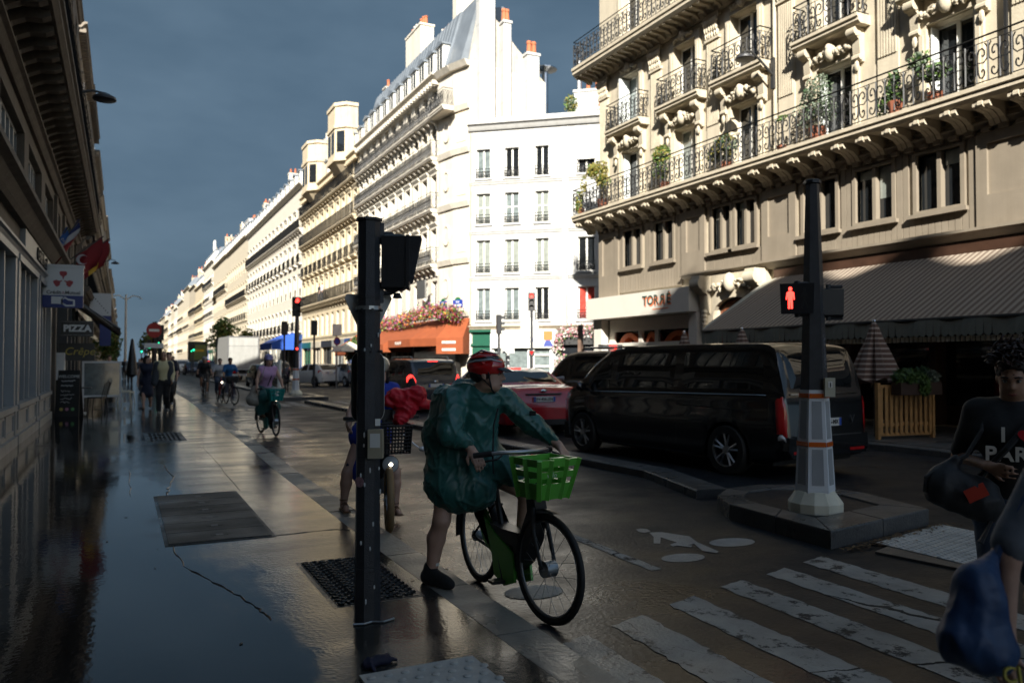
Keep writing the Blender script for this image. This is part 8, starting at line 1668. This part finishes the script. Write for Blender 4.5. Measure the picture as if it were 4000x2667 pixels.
# ---------------------------------------------------------------- plants, flowers, small trees
def leafmat(name, c, v=.35): return mat(name, c, .6, var=v, vs=6)
LG = [leafmat('leaf_green', (.07, .13, .022)), leafmat('leaf_dark', (.025, .06, .018)), leafmat('leaf_yellow', (.20, .17, .03)), leafmat('leaf_silver', (.14, .17, .12))]
def leaves(b, c, r, n, sz, rn, mats=(0,), shape=1.8):
    for _ in range(n):
        d = Vector((rn.gauss(0, 1), rn.gauss(0, 1), rn.gauss(0, 1))).normalized() * rn.random() ** .4; p = Vector((c[0] + d.x * r[0], c[1] + d.y * r[1], c[2] + d.z * r[2])); a = Vector((rn.gauss(0, 1), rn.gauss(0, 1), rn.gauss(0, .7))).normalized(); e = a.orthogonal().normalized(); e = (Matrix.Rotation(rn.uniform(0, 6.3), 3, a) @ e); s = sz * rn.uniform(.6, 1.4); f = a.cross(e); b.m = rn.choice(mats)
        b.quad(p - e * s * shape * .5, p + f * s * .45, p + e * s * shape * .5 + a * s * .2, p - f * s * .45)
pot_m = mat('flower_pot', (.22, .07, .035), .8); steel_pot = mat('pot_grey', (.12, .12, .12), .6)
def plant(label, loc, clusters, sz, mats, seed, pot=.18, stems=None):
    rn = RN(seed); t = thing('balcony_plant', label, 'plant', loc); MB().lathe([(pot * .75, 0), (pot, pot * 1.7), (pot * .9, pot * 1.7), (pot * .85, pot * 1.5)], 10).build('pot', pot_m, t)
    b = MB()
    for c, r, n in clusters: b.tube([(0, 0, pot * 1.5), ((c[0]) * .5, c[1] * .5, c[2] * .6), c], [.018, .012, .006], 5)
    b.build('stem', mat('stem_brown', (.06, .045, .025), .8) if 'stem_brown' not in MATS else MATS['stem_brown'], t)
    b = MB()
    for c, r, n in clusters: leaves(b, c, [q * .85 for q in r], n, sz * .8, rn, mats)
    b.build('foliage', LG, t); return t
X = 16.55; Z = 7.425
plant('golden shrub spilling over the corner of the long balcony', (X - .1, 25.7, Z), [((-.1, .1, 1.5), (.4, .6, .45), 420), ((0, .75, 1.65), (.25, .5, .3), 240), ((-.05, -.1, 1.0), (.3, .45, .4), 240), ((-.3, .9, 1.0), (.15, .2, .6), 90)], .085, (2, 2, 2, 0), 1, .22)
plant('bright yellow-green climber at the second balcony window', (X, 22.0, Z), [((-.1, 0, 1.25), (.3, .5, .4), 380), ((0, .4, .9), (.2, .3, .5), 160), ((-.2, -.2, .7), (.2, .4, .4), 140)], .08, (0, 0, 2), 2)
plant('spiky olive bush behind the rail at the third window', (X, 18.9, Z), [((-.05, 0, .75), (.3, .7, .42), 420), ((0, .5, .6), (.2, .4, .3), 160)], .10, (2, 1, 3), 3)
plant('tall silvery olive tree at the fourth balcony window', (X, 15.3, Z), [((0, 0, 1.45), (.35, .55, .45), 420), ((0, .3, .9), (.35, .6, .5), 320), ((-.05, -.3, .75), (.3, .4, .5), 280)], .065, (3, 1, 3), 4, .24)
plant('dark climbing vine on the balcony rail', (X - .25, 12.75, Z), [((-.05, 0, .6), (.12, .3, .55), 260), ((0, .3, .3), (.15, .25, .3), 110)], .085, (1, 0), 5)
plant('low leafy green pot plant right of the vine', (X, 11.9, Z), [((-.05, 0, .75), (.25, .45, .22), 240), ((0, .4, 1.15), (.2, .35, .28), 160)], .09, (0, 1, 3), 6)
plant('small seedling in a pot near the lamp bracket', (X, 16.6, Z), [((0, 0, 1.0), (.1, .3, .1), 40)], .07, (0,), 7, .14)
plant('trailing vine at the far end of the corner balcony', (16.25, 26.95, Z), [((-.1, .0, .4), (.15, .2, .6), 140), ((0, .1, -.1), (.1, .15, .3), 50)], .08, (0, 2), 8, .14)
# planter greens on the slatted fence
rn = RN(4); t = thing('planter_greenery', 'feathery bright green foliage spilling over the dark planter box', 'plant', (13.2, 10.45, 1.2), R(-6.5)); b = MB(); leaves(b, (.35, -.02, .12), (.36, .2, .16), 900, .035, rn, (0, 0, 1), 4.); leaves(b, (.62, -.16, -.05), (.12, .08, .2), 220, .035, rn, (0,), 4.); b.build('foliage', LG, t)
t = thing('silver_shrub', 'silvery grey shrub at the right end of the planter box', 'plant', (14.05, 10.35, 1.2), R(-6.5)); b = MB(); leaves(b, (.1, 0, .12), (.17, .15, .13), 300, .035, rn, (3,), 2.); leaves(b, (-.1, .05, .2), (.2, .1, .15), 160, .04, rn, (1,), 2.); b.build('foliage', LG, t)
# flower garland above the orange awning
FM = [mat('petal_' + n, c, .7, var=.25, vs=12) for n, c in (('crimson', (.30, .02, .05)), ('pink', (.50, .20, .24)), ('mauve', (.20, .06, .16)), ('orange', (.60, .20, .03)), ('white', (.6, .55, .5)), ('green', (.08, .16, .03)), ('lime', (.25, .30, .05)))]
def garland(label, pts, r, n, sz, pal, seed):
    rn = RN(seed); t = thing('flower_garland', label, 'flowers', pts[0]); b = MB(); o = Vector(pts[0]); L = len(pts) - 1
    for k in range(n):
        s = rn.random() * L; i = min(int(s), L - 1); p = Vector(pts[i]).lerp(Vector(pts[i + 1]), s - i) - o + Vector((rn.gauss(0, r * .5), rn.gauss(0, r * .5), rn.gauss(0, r * .62))); m = rn.choice(pal); q = sz * rn.uniform(.6, 1.5); a = Vector((rn.gauss(0, 1), rn.gauss(0, 1), rn.gauss(0, 1))).normalized(); e = a.orthogonal().normalized(); f = a.cross(e); b.m = m
        b.quad(*[p + (e * cos(w) + f * sin(w)) * q * (1 if j % 2 else .55) + a * (q * .3 * (j % 2)) for j, w in enumerate([2 * pi * j / 8 for j in range(8)])])
    b.build('blossoms', FM, t); return t
garland('thick garland of red, pink and green flowers above the orange awning', [(16.5, 55.8, 4.35), (16.2, 50., 4.2), (16.0, 46., 4.4), (16.2, 43., 4.55), (17.0, 41.5, 4.3)], .33, 5200, .06, (0, 0, 1, 2, 2, 5, 6, 5, 5, 3), 11)
def r2(u, y, z): a = -R(40); return (18.25 + u * cos(a) - y * sin(a), 41.2 + u * sin(a) + y * cos(a), z)
garland('pale pink flower garland over the dark shop of the white building', [r2(4.4, -.3, 2.3), r2(4.6, -.3, 3.2), r2(6., -.3, 3.35), r2(7.6, -.3, 3.3)], .24, 1300, .06, (4, 1, 1, 4, 5), 12)
garland('pale pink flowers climbing low beside the dark shop window', [r2(4.4, -.3, .3), r2(4.5, -.3, 1.5), r2(4.8, -.3, 1.7)], .24, 620, .06, (4, 1, 4, 5), 13)
# rooftop bushes and street trees
def tree(label, loc, h, r, seed, mats=(0, 2, 0), n=900, sz=.16):
    rn = RN(seed); t = thing('street_tree', label, 'tree', loc); b = MB(); b.tube([(0, 0, 0), (.05, 0, h * .4), (0, .05, h * .75)], [.09, .07, .03], 7)
    for k in range(6): a = k * 1.05; b.tube([(0, 0, h * (.38 + .05 * k)), (r * .5 * cos(a), r * .5 * sin(a), h * (.55 + .06 * k))], [.04, .015], 5)
    b.build('trunk', MATS['stem_brown'], t); b = MB()
    for k in range(9): a = k * 2.4; c = (r * .6 * cos(a) * rn.random(), r * .6 * sin(a) * rn.random(), h * (.5 + .42 * k / 9)); leaves(b, c, (r * .5, r * .5, r * .4), n // 9, sz, rn, mats)
    b.build('crown', LG, t); return t
tree('small bright green tree on the left pavement beyond the terrace', (-.6, 52., .13), 3.6, 1.0, 21, (0, 0, 2), 900, .13); tree('green street tree beside the small green light', (4.6, 150., 0), 7., 2.2, 22, (0, 2), 800, .3); tree('green tree left of the box truck', (11.5, 108., 0), 7.4, 2.4, 23, (0, 2, 0), 900, .28); tree('second tree against the sunlit facades near the box truck', (12.5, 92., 0), 5.4, 1.5, 24, (0, 2), 700, .22); tree('shady green potted tree beside the orange awning', (15.2, 57.5, .13), 3.4, .9, 25, (0, 1), 600, .14)
for i, (u, z, w, lb) in enumerate(((5.0, 15.5, .5, 'small conifer bush on the white roof by the chimney'), (7.6, 15.3, .5, 'golden bush on the white roof at the corner'))):
    t = thing('roof_bush', lb, 'plant', r2(u, .9, z)); b = MB(); leaves(b, (0, 0, .6), (.4, .35, .65), 420, .09, RN(30 + i), (2, 0, 3)); b.build('foliage', LG, t)
